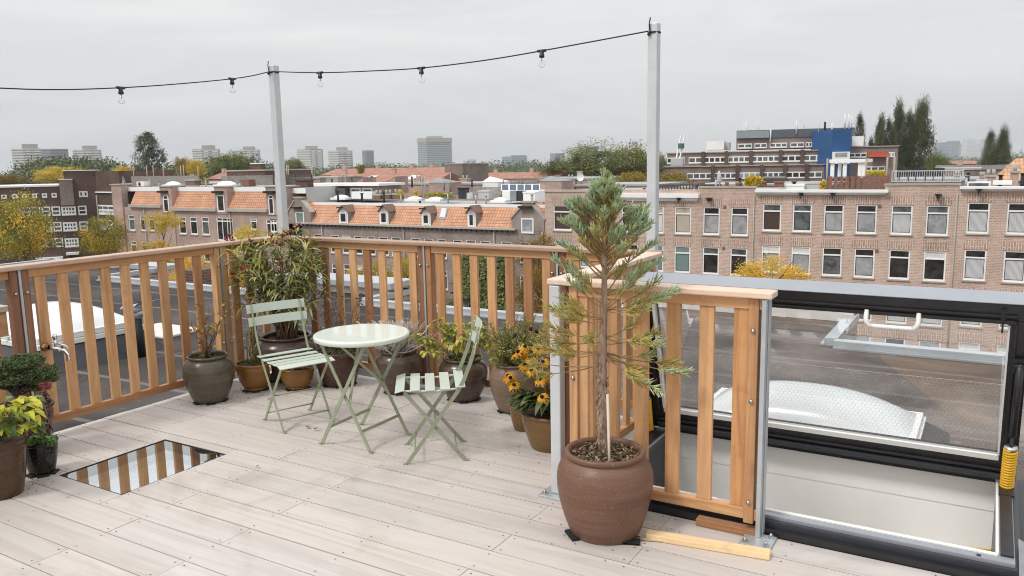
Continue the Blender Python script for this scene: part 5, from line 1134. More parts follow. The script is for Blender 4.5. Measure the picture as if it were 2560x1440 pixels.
# ------------------------------------------------ middle: grey brick row with an orange tiled mansard
def z7(x, y): return (640+x/3.368, 460+y/3.368)
def middle_row():
    xL, xR = SX(722, 560), xA-.02; ze = SZ(1030, 567.5); zr = ze+1.95; setb = 1.5
    t = thing('row_house', 'long grey brick row with orange tiled mansard and four white dormers', 'house', ((xL+xR)/2, FY, GZ)); off = t.location
    z1, z0 = SZ(*z7(1170,448)), SZ(*z7(1170,448))-1.85; dz = 2.95
    xs = [(485,555),(625,695),(722,795),(822,890),(935,1000),(1030,1110),(1135,1215),(1300,1380),(1410,1490),(1525,1600),(1655,1730),(1765,1850),(1885,1970),(2060,2150),(2215,2300)]
    holes = []
    for a, c in xs:
        s0, s1 = SX(*z7(a,450)), SX(*z7(c,450))
        for k in range(3): holes.append((s0, s1, z0-k*dz, z1-k*dz))
    b = MB(); wall_holes(b, FP, xL, xR, GZ, ze, holes, .14); b.build('wall', bk_g, t); body('side_wall', bk_g, t, FP, xL, xR, GZ, ze, 11, off, False)
    for i, (s0, s1, a, c) in enumerate(holes): 
        up, lo = R.choice([(pn_d,pn_d),(pn_m,pn_d),(pn_m,pn_m),(pn_w,pn_m),(pn_d,pn_m)]); sash(FP, t, off, s0, s1, a, c, -.09, .72, up, lo, .09, True, False)
    b = MB(); A = [FP.at(xL+.02,ze+.12,.02), FP.at(xR,ze+.12,.02), FP.at(xR,zr,-setb), FP.at(xL+.02,zr,-setb)]
    b.add(A, [(0,1,2,3)]); rf = b.build('roof', tile_o, t)
    b = MB(); c = [FP.at(xL,zr+.02,-setb-.02),FP.at(xR,zr+.02,-setb-.02),FP.at(xR,zr+.02,-11),FP.at(xL,zr+.02,-11)]; b.add(c, [(0,1,2,3)]); b.build('flat_roof', roof_g, t)
    b = MB(); fbox(b,FP,xL,xR,zr-.06,zr+.20,-setb-.25,-setb+.06); b.build('roof_edge', wht, t)
    b = MB(); fbox(b,FP,xL+1.5,xR-2.8,ze,ze+.16,-.05,.38); b.build('gutter', zincm if False else conc, t)
    b = MB(); x = xL+1.6
    while x < xR-2.9: fbox(b,FP,x,x+.16,ze-.22,ze-.001,-.01,.24); x += .55
    b.build('eaves_brackets', woodd, t)
    # dormers
    for k, (a, c, va, vb, sd) in enumerate(((700,775,185,338,830),(1040,1115,180,343,1165),(1395,1470,195,353,1525),(1780,1850,190,370,1905))):
        s0, s1 = SX(*z7(a,300)), SX(*z7(c,300)); zb, zt = SZ(*z7((a+c)/2,vb)), SZ(*z7((a+c)/2,va)); m = (s0+s1)/2; ex = zt-.55; dp = 1.55
        bb = MB(); P = FP.at; d0 = .0
        bb.add([P(s0,zb,d0),P(s1,zb,d0),P(s1,ex,d0),P(m,zt,d0),P(s0,ex,d0),P(s0,zb,d0-dp),P(s1,zb,d0-dp),P(s1,ex,d0-dp),P(m,zt,d0-dp),P(s0,ex,d0-dp)], [(0,1,2,3,4)]); dm = bb.build('dormer', wht, t)
        for f_ in ((1,5,6,2),(4,0,3,7)): bb = MB(); bb.add([P(s0,zb,d0-.002),P(s1,zb,d0-.002),P(s1,ex,d0-.002),P(s0,ex,d0-.002),P(s0,zb,d0-dp),P(s1,zb,d0-dp),P(s1,ex,d0-dp),P(s0,ex,d0-dp)], [f_]); bb.build('cheek', zincm, dm, off=off)
        bb = MB(); e = .12; bb.obox((P(s0-e,ex-.08,-dp/2+.08)+P(m,zt+.06,-dp/2+.08))/2, (P(m,zt+.06,0)-P(s0-e,ex-.08,0))/2, FP.n*(dp/2+.1), V((0,0,.04))); bb.obox((P(s1+e,ex-.08,-dp/2+.08)+P(m,zt+.06,-dp/2+.08))/2, (P(s1+e,ex-.08,0)-P(m,zt+.06,0))/2, FP.n*(dp/2+.1), V((0,0,.04))); bb.build('dormer_roof', tile_b, dm, off=off)
        sash(FP, dm, off, s0+.16, s1-.16, zb+.12, ex-.12, .03, 1.0, pn_d, pn_d, .1, False, False)
        bb = MB(); fbox(bb,FP,m-.42,m+.12,zt-.16,zt-.06,.0,.55); bb.build('hoist_beam', blackm, dm, off=off)
    # skylight in the tiles
    sk = MB(); f = lambda px, py: FP.at(SX(px,py), 0, 0)
    def onroof(px, py):
        n = (A[1]-A[0]).cross(A[3]-A[0]).normalized(); d = ray(px, py); return EYEP + d*((A[0]-EYEP).dot(n)/d.dot(n)) + n*(.06 if n.z > 0 else -.06)
    q = [onroof(*p) for p in ((1097,547),(1114,549),(1121,519),(1104,518))]; sk.add(q+[p-V((0,0,.12)) for p in q], [(0,1,2,3),(0,4,5,1),(1,5,6,2),(2,6,7,3),(3,7,4,0)]); s_ = sk.build('skylight', zincm, t)
    cq = sum(q, V((0,0,0)))/4; sk = MB(); sk.add([cq+(p-cq)*.76+V((0,-.03,.02)) for p in q], [(0,1,2,3)]); sk.build('pane', pn_w, s_, off=off)
    # brick gables at both ends
    for nm, (a, c, ap, vs_, va, win, nsh) in enumerate(((722,777,748,528,496,(741,762,530,563),0),(1279,1361,1320,545,507,(1304,1335,545,583),1))):
        s0, s1, m = SX(a,545), SX(c,545), SX(ap,545); zs, za = SZ(ap,vs_), SZ(ap,va); bb = MB(); P = FP.at; hw = .55
        prof = [(s0,ze-.02),(s1,ze-.02),(s1,zs),(m+hw,za-.25),(m+hw,za),(m-hw,za),(m-hw,za-.25),(s0,zs)]
        n = len(prof); vs2 = [P(s,z,.03) for s, z in prof]+[P(s,z,-.4) for s, z in prof]
        fl = pl_flip = FP.u.cross(V((0,0,1))).dot(FP.n) < 0
        bb.add(vs2, [tuple(range(n)) if not fl else tuple(range(n))[::-1], tuple(range(n,2*n))]+[(i,(i+1)%n,n+(i+1)%n,n+i) for i in range(n)]); g = bb.build('gable', bk_g, t)
        bb = MB()
        for (p, q2) in ((prof[2],prof[3]),(prof[7],prof[6])): 
            bb.beam(P(p[0],p[1]+.02,-.18)+V((.12 if p[0] > m else -.12,0,-.12)), P(q2[0],q2[1]+.02,-.18), .62, .14, 0, FP.n)
        fbox(bb,FP,m-hw-.08,m+hw+.08,za+.001,za+.16,-.46,.1); bb.build('coping', conc, g, off=off)
        bb = MB(); bb.add([P(s0+.1,zs,-.41),P(s1-.1,zs,-.41),P(m,za-.1,-.41),P(m,za-.1,-2.6),P(s0+.1,zs,-2.0),P(s1-.1,zs,-2.0)], [(0,2,3,4),(2,1,5,3)]); bb.build('gable_roof', tile_o, g, off=off)
        sash(FP, g, off, SX(win[0],550), SX(win[1],550), SZ(win[0],win[3]), SZ(win[0],win[2]), .06, 1.0, pn_c, (pn_t, pn_g)[nm], .12, False, False)
        z = SZ(ap, va+33) if nm == 0 else SZ(ap, 529); bb = MB(); fbox(bb,FP,m-.75,m+.5,z+.35,z+.5,.03,.5); bb.build('hoist_beam', blackm, g, off=off)
    for px in (808, 1011, 1237, 1357): b = MB(); s = SX(px, 600); b.tube([FP.at(s,GZ,.12), FP.at(s,ze-.05,.12)], .06, 8); b.build('downpipe', conc, t)
    for px, v in ((1165,770),(1165,730)):
        s = SX(px, v); z = SZ(px, v); b = MB(); fbox(b,FP,s-1.2,s+1.2,z-.08,z,.0,.9); fbox(b,FP,s-1.2,s+1.2,z+.85,z+.9,.82,.88)
        for k in range(11): fbox(b,FP,s-1.2+.24*k-.012,s-1.2+.24*k+.012,z,z+.85,.83,.855)
        b.build('balcony', blackm, t)
    return zr
ZMID = middle_row()

# ------------------------------------------------ left: rose brick row with tower gables
def z1p(x, y): return (x/3.6, 300+y/3.6)
def left_row():
    xL, xR = SX(286, 520), SX(752, 520); zg = SZ(480, 520); zt = SZ(480, 470); setb = .9
    t = thing('row_house', 'rose brick row left of the pole with orange mansards and arched window towers', 'house', ((xL+xR)/2, FY, GZ)); off = t.location
    W = []
    for a, c, va, vb in ((1155,1210,855,995),(1258,1315,858,996),(1335,1388,860,998),(1605,1670,868,1026),(1705,1770,870,1030),(1810,1877,872,1034),(2250,2310,885,990),(2430,2490,890,1010)): W.append((SX(*z1p(a,900)), SX(*z1p(c,900)), SZ(*z1p(a,vb)), SZ(*z1p(a,va))))
    dz = 3.15; holes = W + [(a,c,z0-dz,z1-dz) for a,c,z0,z1 in W] + [(a,c,z0-2*dz,z1-2*dz) for a,c,z0,z1 in W]
    drs = [(SX(*z1p(1945,900)), SX(*z1p(2092,900)), SZ(*z1p(1945,1085)), SZ(*z1p(1945,875))), (SX(665,560), SX(694,560), SZ(665,612), SZ(665,548))]
    b = MB(); wall_holes(b, FP, xL, xR, GZ, zg, holes+drs, .14); b.build('wall', bk_l, t); body('side_wall', bk_l, t, FP, xL, xR, GZ, zg, 11, off, False)
    for h in holes: sash(FP, t, off, *h, -.09, .74, pn_m, R.choice([pn_d,pn_m]), .12, True, False)
    for h in drs: sash(FP, t, off, *h, -.09, .84, pn_d, pn_d, .12, False, False, None, 2)
    b = MB(); c = [FP.at(xL,zt,-setb),FP.at(xR,zt,-setb),FP.at(xR,zt,-11),FP.at(xL,zt,-11)]; b.add(c, [(0,1,2,3)]); b.build('flat_roof', roof_g, t)
    for xx, wm_ in ((xL, bk_l), (xR, greyw)): b = MB(); b.add([FP.at(xx,zg,-setb),FP.at(xx,zt,-setb),FP.at(xx,zt,-11),FP.at(xx,zg,-11)], [(0,1,2,3)]); b.build('side_wall', wm_, t)
    for (a, c, vg) in ((326,404,511),(430,541,519),(568,668,521)):
        s0, s1 = SX(a,500), SX(c,500); zb = SZ(a, vg); b = MB(); b.add([FP.at(s0,zb,.05),FP.at(s1,zb,.05),FP.at(s1,zt-.35,-setb+.05),FP.at(s0,zt-.35,-setb+.05)], [(0,1,2,3)]); b.build('roof', tile_o, t)
        b = MB(); fbox(b,FP,s0-.1,s1+.1,zb-.32,zb+.02,.0,.35); b.build('gutter', conc, t)
    b = MB(); fbox(b,FP,xL,SX(668,500),zt-.42,zt+.06,-setb-.2,-setb+.12); b.build('roof_edge', wht, t)
    b = MB(); fbox(b,FP,SX(718,500),xR,zt-.6,zt-.05,-setb-.2,-setb+.14); b.build('roof_edge', wht, t)
    for i, (a, c, vt, wa, wc, w0, w1, arch) in enumerate(((403,431,467,411,425,530,486,1),(539,570,468,546,564,530,487,0),(667,719,468,674,687,536,486,1))):
        s0, s1 = SX(a,500), SX(c,500); z1 = SZ(a, vt); b = MB(); fbox(b,FP,s0,s1,zg-.6,z1,-2,.10); g = b.build('tower', bk_l, t)
        b = MB(); fbox(b,FP,s0-.1,s1+.1,z1+.001,z1+.14,-2.05,.2); b.build('coping', conc, g, off=off)
        q0, q1, z0, zz = SX(wa,510), SX(wc,510), SZ(wa,w0), SZ(wa,w1)
        if arch:
            r = (q1-q0)/2; m = (q0+q1)/2; ax = [(q0,z0),(q1,z0)]+[(m+r*cos(k*pi/8), zz-r+r*sin(k*pi/8)) for k in range(9)]; b = MB(); n = len(ax); fl = FP.u.cross(V((0,0,1))).dot(FP.n) < 0
            def ng(mb, pts, d): vs = [FP.at(s,z,d) for s, z in pts]; f = tuple(range(len(pts))); mb.add(vs, [f if not fl else f[::-1]])
            vs = [FP.at(s,z,.16) for s, z in ax]+[FP.at(s,z,.09) for s, z in ax]; f = tuple(range(n)); b.add(vs, [f if not fl else f[::-1]]+[(i_,(i_+1)%n,n+(i_+1)%n,n+i_) for i_ in range(n)]); w = b.build('window', wht, g, off=off)
            b = MB(); cx_, cz_ = m, (z0+zz)/2; ng(b, [(m+(s-m)*.66, cz_+(z-cz_)*.88) for s, z in ax], .166); b.build('pane', pn_d, w, off=off)
            b = MB(); fbox(b,FP,q0+.1,q1-.1,zz-r-.1,zz-r,.15,.19); b.build('transom', wht, w, off=off)
        else: sash(FP, g, off, q0, q1, z0, zz, .14, 1.0, pn_d, pn_d, .14, False, False)
        b = MB(); zc = SZ(a, vt+12); fbox(b,FP,s0+.1,s0+1.5,zc-.12,zc+.12,.1,.6); b.build('hoist_beam', blackm, g, off=off)
    b = MB(); fbox(b,FP,xL-.02,SX(308,500),GZ,SZ(296,463),-.7,.16); pz = b.build('corner_pier', bk_l, t); b = MB(); fbox(b,FP,xL-.15,SX(309,500),SZ(296,463)+.001,SZ(296,460),-.8,.28); b.build('coping', conc, pz, off=off)
    for px in (365, 438, 578): b = MB(); s = SX(px,560); b.tube([FP.at(s,GZ,.12), FP.at(s,zg-.3,.12)], .06, 8); b.build('downpipe', conc, t)
    return zt
ZLEFT = left_row()

# ------------------------------------------------ far left: dark brick corner block
def dark_block():
    P0 = atd(150, 500, 140); pl = Plane(P0, radians(34.9)); t = thing('apartment_building', 'dark brown brick corner block with rows of small white windows', 'building', (P0.x, P0.y, GZ)); off = t.location
    sgn = 1
    S = lambda px, v: pl.sz(px, v)[0]; Z = lambda px, v: pl.sz(px, v)[1]
    sL, s1, s2, sR = S(-90,500), S(150,500), S(165,500), S(244,500); zr = Z(75,467.5)
    b = MB(); fbox(b,pl,sL,sR,GZ,zr,-14,0); b.build('wall', bk_d, t); b = MB(); fbox(b,pl,sL,s1,zr+.001,zr+.3,-14.1,.15); b.build('roof_edge', wht, t)
    b = MB(); fbox(b,pl,S(150,470),S(183,470),Z(166,513),Z(166,449),-6,.9); tw = b.build('stair_tower', bk_t, t); b = MB(); fbox(b,pl,S(149,470),S(184,470),Z(166,449)+.001,Z(166,447.5),-6.1,1.0); b.build('coping', wht, tw, off=off)
    b = MB(); fbox(b,pl,s2,sR+.02,zr-4.5,Z(200,427),-16,.03); ub = b.build('upper_storey', bk_d, t); b = MB(); fbox(b,pl,s2-.1,sR+.1,Z(200,427)+.001,Z(200,425),-16.1,.15); b.build('coping', wht, ub, off=off)
    # receding right side
    pr = Plane(pl.at(sR,0), radians(34.9+62)); e1 = pr.sz(303,500)[0]; sg = 1 if e1 > 0 else -1
    b = MB(); a, c = (0, e1) if e1 > 0 else (e1, 0); fbox(b,pr,a,c,GZ,pr.sz(275,428)[1],-10,0); b.build('wing', bk_d, t)
    b = MB(); fbox(b,pr,a,c,pr.sz(262,479)[1]-.2,pr.sz(262,479)[1],.0,.35); b.build('roof_edge', wht, t)
    rows = [((15,60,672,711),(112,155,668,708),(200,243,665,706),(290,332,662,704),(380,422,660,701),(467,509,657,699),(714,748,640,695),(754,787,640,694)),
            ((30,85,788,870),(115,182,785,875),(204,272,783,873),(292,360,781,868),(382,450,779,865),(470,539,777,863),(708,776,770,857)),
            ((130,192,928,1010),(220,284,926,1008),(308,372,923,1006),(396,463,919,1006),(485,551,917,1004),(720,788,911,998)),
            ((326,388,1066,1150),(413,478,1063,1148),(499,565,1060,1145),(240,300,1070,1152))]
    for row in rows:
        for a, c, va, vb in row:
            q = [pl.sz(*z1p(a,vb)), pl.sz(*z1p(c,va))]; sash(pl, t, off, q[0][0], q[1][0], q[0][1], q[1][1], .08, 1.0 if vb-va < 60 else .5, pn_m, R.choice([pn_d,pn_m,pn_m]), .2, False, False)
    for a, c, va, vb in ((560,682,775,860),(574,694,915,1003),(590,706,1058,1146)):
        q = [pl.sz(*z1p(a,vb)), pl.sz(*z1p(c,va))]; sash(pl, t, off, q[0][0], q[1][0], q[0][1], q[1][1], .5, .5, pn_m, pn_m, .26, False, False, None, 3)
    for a, c, va, vb in ((885,1030,768,850),(905,1020,900,985)):
        q = [pr.sz(*z1p(a,vb)), pr.sz(*z1p(c,va))]; sash(pr, t, off, min(q[0][0],q[1][0]), max(q[0][0],q[1][0]), q[0][1], q[1][1], .1, .5, pn_m, pn_c, .25, False, False, None, 2)
    for a, c, v in ((330,572,1245),(600,715,1195)):
        b = MB(); z = pl.sz(*z1p(a,v))[1]; fbox(b,pl,pl.sz(*z1p(a,v))[0],pl.sz(*z1p(c,v))[0],z-.3,z+.1,.0,1.6); b.build('canopy', wht, t); b = MB(); fbox(b,pl,pl.sz(*z1p(a,v))[0]+.5,pl.sz(*z1p(c,v))[0]-.4,z-2.6,z-.31,-.02,.06); b.build('shopfront', pn_d, t)
    b = MB(); s, z = pl.sz(*z1p(870,680)); b.tube([pl.at(s+1,z+.3,.2), pl.at(s,z,.2), pl.at(s,GZ,.2)], .16, 8); b.build('downpipe', conc, t)
dark_block()
# ================================================================ TREES
def crown_mesh(name, seed, mats, n_cl, n_leaf, cl_r, leaf, shape='round', hollow=.45, wts=(5,4,3)):
    r = random.Random(seed); b = MB(); cls = []
    while len(cls) < n_cl:
        p = V((r.uniform(-1,1), r.uniform(-1,1), r.uniform(-1,1)))
        if shape == 'round':
            if not hollow < p.length < 1: continue
            if p.z < -.75: continue
            p = p*(.80+.20*sin(3*atan2(p.y,p.x)+seed)*cos(2.3*p.z+seed))
        elif shape == 'poplar':
            h = (p.z+1)/2; w = .95*(min(1, h*4+.35))*(1-h**2.2)**.8; q = hypot(p.x, p.y)
            if q > 1: continue
            p = V((p.x*w, p.y*w, p.z))
        elif shape == 'open':
            if not .3 < p.length < 1: continue
            h = (p.z+1)/2; w = 1-.62*h**1.3; p = V((p.x*w, p.y*w, p.z))
        elif shape == 'flat':
            if p.length > 1: continue
            p = V((p.x, p.y, p.z*.7+.25*(1-hypot(p.x,p.y))))
        cls.append(p)
    for c in cls:
        k = r.choices(range(len(mats)), wts)[0]; cr = cl_r*r.uniform(.6,1.25)
        for i in range(n_leaf):
            d = V((r.gauss(0,.5), r.gauss(0,.5), r.gauss(0,.42)))*cr; p = c+d; u = V((r.uniform(-1,1), r.uniform(-1,1), r.uniform(-1,1))).normalized(); w = u.orthogonal().normalized(); s = leaf*r.uniform(.6,1.3)
            m = k if r.random() < .86 else r.randrange(len(mats))
            b.add([p-u*s, p+w*s*.55, p+u*s, p-w*s*.55], [(0,1,2,3)], m)
    o = b.build(name, mats); me = o.data; bpy.data.objects.remove(o); return me
Ly = [leafmat('tree_yellow', (.74,.53,.06), .25, .6, .4, .12), leafmat('tree_gold', (.60,.41,.045), .25, .6, .4, .12), leafmat('tree_yellow_green', (.50,.40,.05), .25, .6, .4, .12)]
Lo = [leafmat('tree_ochre', (.44,.28,.04), .3, .6, .25, .12), leafmat('tree_olive', (.28,.21,.04), .3, .6, .25, .12), leafmat('tree_moss', (.17,.165,.035), .3, .6, .25, .12)]
Lg = [leafmat('tree_green', (.165,.185,.05), .3, .6, .2, .12), leafmat('tree_dark_green', (.075,.105,.04), .3, .6, .2, .12), leafmat('tree_light_green', (.27,.27,.07), .3, .6, .2, .12)]
Lp = [leafmat('poplar_green', (.105,.125,.05), .3, .6, .2, .1), leafmat('poplar_dark', (.042,.056,.026), .3, .6, .2, .1), leafmat('poplar_olive', (.165,.165,.07), .3, .6, .2, .1)]
Ld = [leafmat('dark_tree_green', (.075,.098,.045), .3, .6, .2), leafmat('dark_tree_black', (.035,.048,.026), .3, .6, .2), leafmat('dark_tree_grey', (.12,.135,.07), .3, .6, .2)]
Lgy = [leafmat('turning_green', (.29,.29,.05), .3, .6, .25, .12), leafmat('turning_yellow', (.72,.49,.045), .3, .6, .25, .12), leafmat('turning_dark', (.20,.20,.04), .3, .6, .25, .12)]
CR = {'yellow': [crown_mesh('yellow_crown', s, Ly, 95, 110, .25, .028) for s in (1, 2)], 'yellowgreen': [crown_mesh('turning_crown', s, Lgy, 105, 110, .25, .028) for s in (3, 4)],
      'ochre': [crown_mesh('ochre_crown', s, Lo, 110, 110, .25, .028) for s in (5, 6)], 'green': [crown_mesh('green_crown', s, Lg, 150, 105, .25, .029) for s in (7, 8)],
      'poplar': [crown_mesh('poplar_crown', s, Lp, 190, 90, .27, .030, 'poplar') for s in (9, 10)], 'open': [crown_mesh('open_crown', 11, Ld, 84, 120, .19, .026, 'open')],
      'sparse': [crown_mesh('sparse_crown', 12, Ly, 80, 80, .22, .028, 'flat')]}
trunk_m = plain('tree_bark', (.075,.06,.048), .9, 0, .3, 3)
def trunk_mesh():
    b = MB(); r = random.Random(5); b.tube([(0,0,-1),(.02,.01,-.3),(0,-.02,.3),(.03,0,1)], [.05,.04,.03,.01], 8)
    for i in range(9):
        a = 2.4*i; z = -.1+.1*i; b.tube([(0,0,z),(cos(a)*.3,sin(a)*.3,z+.2),(cos(a)*.6,sin(a)*.6,z+.45)], [.022,.014,.005], 5)
    o = b.build('trunk', trunk_m); me = o.data; bpy.data.objects.remove(o); return me
TRK = trunk_mesh()
def tree(label, px, vt, wpx, y=None, dep=None, kind='yellow', ratio=None, grp=None, cat='tree', vb=None, rot=None, zb=None, trunk=True):
    p = aty(px, vt, y) if y is not None else atd(px, vt, dep); dd = (p-EYEP).dot(c_f); r = wpx/2/FPX*dd
    base = GZ if zb is None else zb; ht = p.z-base
    if vb is not None: q = aty(px, vb, y) if y is not None else atd(px, vb, dep); ch = max(1, (p.z-q.z)/2)
    else: ch = ratio*r if ratio else min(r*1.05, ht*.42)
    t = thing('tree', label, cat, (p.x, p.y, base), grp)
    c = bpy.data.objects.new('crown', R.choice(CR[kind])); COL.objects.link(c); c.parent = t; c.location = (0,0,p.z-base-ch*.97); c.scale = (r, r, ch); c.rotation_euler.z = R.uniform(0,6.28) if rot is None else rot
    if trunk:
        k = bpy.data.objects.new('trunk', TRK); COL.objects.link(k); k.parent = t; top = p.z-base-ch*.5; k.location = (0,0,top/2); k.scale = (max(r*.75,1.5), max(r*.75,1.5), top/2)
    return t
tree('large green and yellow tree at the left frame edge before the dark block', 40, 470, 175, y=50, kind='yellowgreen', vb=680)
tree('ochre tipped tree just behind the large left edge tree', 5, 497, 110, y=60, kind='ochre', vb=640)
tree('round yellow green tree in front of the dark brick corner block', 253, 528, 125, y=56, kind='yellowgreen', vb=660)
tree('bright yellow tree in front of the rose brick row', 402, 522, 98, y=56, kind='sparse', vb=600)
tree('lower golden tree below the bright yellow one, above the left railing', 385, 590, 135, y=53, kind='yellow', vb=690)
tree('sparse golden tree behind the oleander and the left pole', 625, 556, 92, y=56, kind='sparse', vb=640)
tree('yellow tree seen between the left railing balusters near its corner', 470, 628, 120, y=44, kind='yellow', vb=740)
tree('yellow tree seen between balusters below the oleander tips', 590, 650, 110, y=50, kind='yellow', vb=760)
tree('dark green tree seen between the first balusters of the back railing', 780, 615, 60, y=48, kind='green', vb=700)
tree('golden tree behind the back railing, right of the dark green tree', 935, 640, 110, y=48, kind='yellow', vb=770)
tree('golden tree behind the middle post of the back railing', 1020, 618, 95, y=52, kind='yellow', vb=770)
tree('small golden tree low behind the back railing', 875, 668, 60, y=50, kind='yellow', vb=740)
tree('tall ochre tree at the right end of the grey brick row', 1345, 578, 135, y=55, kind='ochre', vb=720)
tree('rust coloured tree low behind the back railing near the galvanised post', 1330, 660, 130, y=50, kind='ochre', vb=830)
tree('dark green shrubby tree low behind the back railing', 1120, 745, 70, y=52, kind='green', vb=830)
tree('golden tree in front of the white corniced brick house', 1930, 634, 235, y=52, kind='yellow', vb=790)
# ivy on the grey row
def ivy(label, px0, px1, v0, v1):
    c = aty((px0+px1)/2, v1, FY-.3); t = thing('ivy', label, 'climbing plant', (c.x, FY-.3, GZ)); b = MB()
    for i in range(5200):
        u, w = R.random(), R.random(); px = px0+(px1-px0)*(u+.12*sin(w*9+px0)*(1 if u > .5 else -1)*.6); p = aty(px, v0+(v1-v0)*w, FY-.25-R.random()*.7); s = R.uniform(.10,.2); n = V((R.uniform(-.7,.7), -1, R.uniform(-.2,1))).normalized(); a = n.orthogonal().normalized(); e = n.cross(a)
        b.add([p-a*s, p+e*s, p+a*s, p-e*s], [(0,1,2,3)], R.choices([0,1,2],[4,4,1])[0])
    b.build('foliage', Lg, t)
ivy('dark ivy strip climbing the grey row left of the wider ivy', 1155, 1192, 636, 745)
ivy('wide dark ivy curtain climbing the grey row behind the back railing', 1196, 1262, 640, 850)
# ---- farther trees
tree('tall dark open crowned tree standing above the left rooftops', 366, 328, 104, dep=150, kind='open', vb=452)
tree('ochre tree at the left frame edge beyond the dark block', 15, 434, 90, dep=175, kind='ochre', vb=470)
tree('golden tree beyond the dark block roof, left of its higher storey', 145, 411, 130, dep=185, kind='yellow', vb=470)
tree('small golden tree right of the dark block upper storey', 305, 410, 60, dep=175, kind='yellow', vb=460)
tree('golden tree right of the tall dark tree', 488, 394, 56, dep=190, kind='yellow', vb=450)
tree('olive pointed tree between the tall dark tree and the golden one', 456, 389, 50, dep=200, kind='ochre', vb=450)
tree('broad pale green tree before the third white flat tower', 580, 380, 135, dep=230, kind='green', vb=450)
tree('dark green tree right of the left pole', 730, 394, 75, dep=200, kind='green', vb=445)
tree('small green tree among the red roofs', 902, 409, 26, dep=190, kind='ochre', vb=440)
tree('biggest round green tree, left of the right pole', 1488, 352, 205, dep=160, kind='green', vb=470, rot=1)
tree('round green tree standing right behind the tall right pole', 1580, 358, 150, dep=165, kind='green', vb=470)
tree('olive bushy tree left of the big round tree', 1396, 394, 115, dep=190, kind='green', vb=470)
tree('ochre tree below the big round tree, left of the right pole', 1580, 424, 105, dep=105, kind='ochre', vb=500)
tree('ochre tree right of the right pole, before the office block', 1680, 424, 115, dep=110, kind='ochre', vb=500)
tree('dark green tree between the right pole and the office block', 1650, 380, 55, dep=215, kind='green', vb=450)
for i, (px, vt, w, vb, lab) in enumerate(((2150,294,40,430,'lone poplar right behind the blue stair tower'),(2178,352,30,440,'lowest poplar at the left end of the poplar clump'),(2204,298,46,450,'slim poplar second from the left in the clump'),(2222,306,38,450,'slim poplar in the middle left of the clump'),(2249,268,58,460,'tall poplar in the middle of the clump'),(2274,290,56,460,'shorter poplar between the two tallest ones'),(2308,264,82,470,'tallest and broadest poplar at the right of the clump'),(2478,337,48,470,'left poplar of the pair near the right frame edge'),(2510,328,56,470,'right poplar of the pair near the right frame edge'))):
    tree(lab, px, vt, w, dep=185 if i < 7 else 150, kind='poplar', vb=vb, grp='poplars behind the rooftops')
tree('rounded dark green tree at the right foot of the poplar clump', 2345, 380, 70, dep=180, kind='green', vb=450)
# ---- belts of trees too far to count
def belt(label, prof, dep, mats, leaf, n):
    b = MB(); P = sorted(prof)
    for i in range(int(n*1.7)):
        px = R.uniform(P[0][0], P[-1][0])
        for (x0,v0),(x1,v1) in zip(P, P[1:]):
            if x0 <= px <= x1: v = v0+(v1-v0)*(px-x0)/(x1-x0)
        d = dep*R.uniform(.96,1.12); top = atd(px, v+R.uniform(0,10)**1.0, d); rr = leaf*R.uniform(2.2,4.5); top.z -= rr*.85
        z = R.uniform(max(GZ+1, top.z-16), top.z) if R.random() < .6 else top.z-R.uniform(0,rr*.6)
        c = V((top.x, top.y, z)); k = R.choices(range(len(mats)), (5,4,2))[0]
        for j in range(60):
            p = c+V((max(-1,min(1,R.gauss(0,.5))), max(-1,min(1,R.gauss(0,.5))), max(-.8,min(.8,R.gauss(0,.4)))))*rr; u = V((R.uniform(-1,1), R.uniform(-1,1), R.uniform(-1,1))).normalized(); w = u.orthogonal().normalized(); s = leaf*R.uniform(.5,1)*.33
            b.add([p-u*s, p+w*s*.7, p+u*s, p-w*s*.7], [(0,1,2,3)], k if R.random() < .75 else R.randrange(len(mats)))
    tag(b.build('woodland', mats), label, 'trees', kind='stuff')
Lgs = [leafmat('wood_green', (.12,.155,.07), .3, .7, .15), leafmat('wood_dark', (.075,.105,.055), .3, .7, .15), leafmat('wood_light', (.19,.215,.08), .3, .7, .15)]
belt('green belt of trees below the left towers', [(-60,445),(0,432),(30,425),(50,402),(90,385),(130,384),(200,386),(262,388),(300,398),(330,412),(345,425)], 270, Lgs, 1.6, 420)
belt('distant green trees at the left horizon', [(-80,432),(0,427),(60,420),(330,398),(420,400),(470,402),(660,400),(700,405)], 520, Lgs, 2.4, 380)
belt('green wood between the tall dark tree and the left pole', [(410,405),(430,398),(470,402),(520,392),(545,384),(600,380),(640,392),(665,402)], 260, Lgs, 1.5, 260)
belt('dark tree line below the middle towers', [(700,405),(760,410),(800,412),(840,405),(880,404),(930,402),(965,400),(985,405),(1045,404)], 520, Lgs, 2.2, 300)
belt('distant tree line from the middle to the right', [(1040,408),(1130,402),(1190,398),(1240,394),(1262,400),(1300,396),(1345,394),(1360,402),(1420,396),(1500,392),(1640,386),(1700,392)], 640, Lgs, 2.6, 330)
belt('distant trees below the far right skyline', [(1660,400),(2100,394),(2330,388),(2365,384),(2420,386),(2450,384),(2520,376),(2560,370),(2680,370)], 700, Lgs, 3.0, 320)
belt('far horizon trees', [(-200,440),(400,424),(1000,412),(1600,400),(2700,386)], 1300, Lgs, 5, 330)
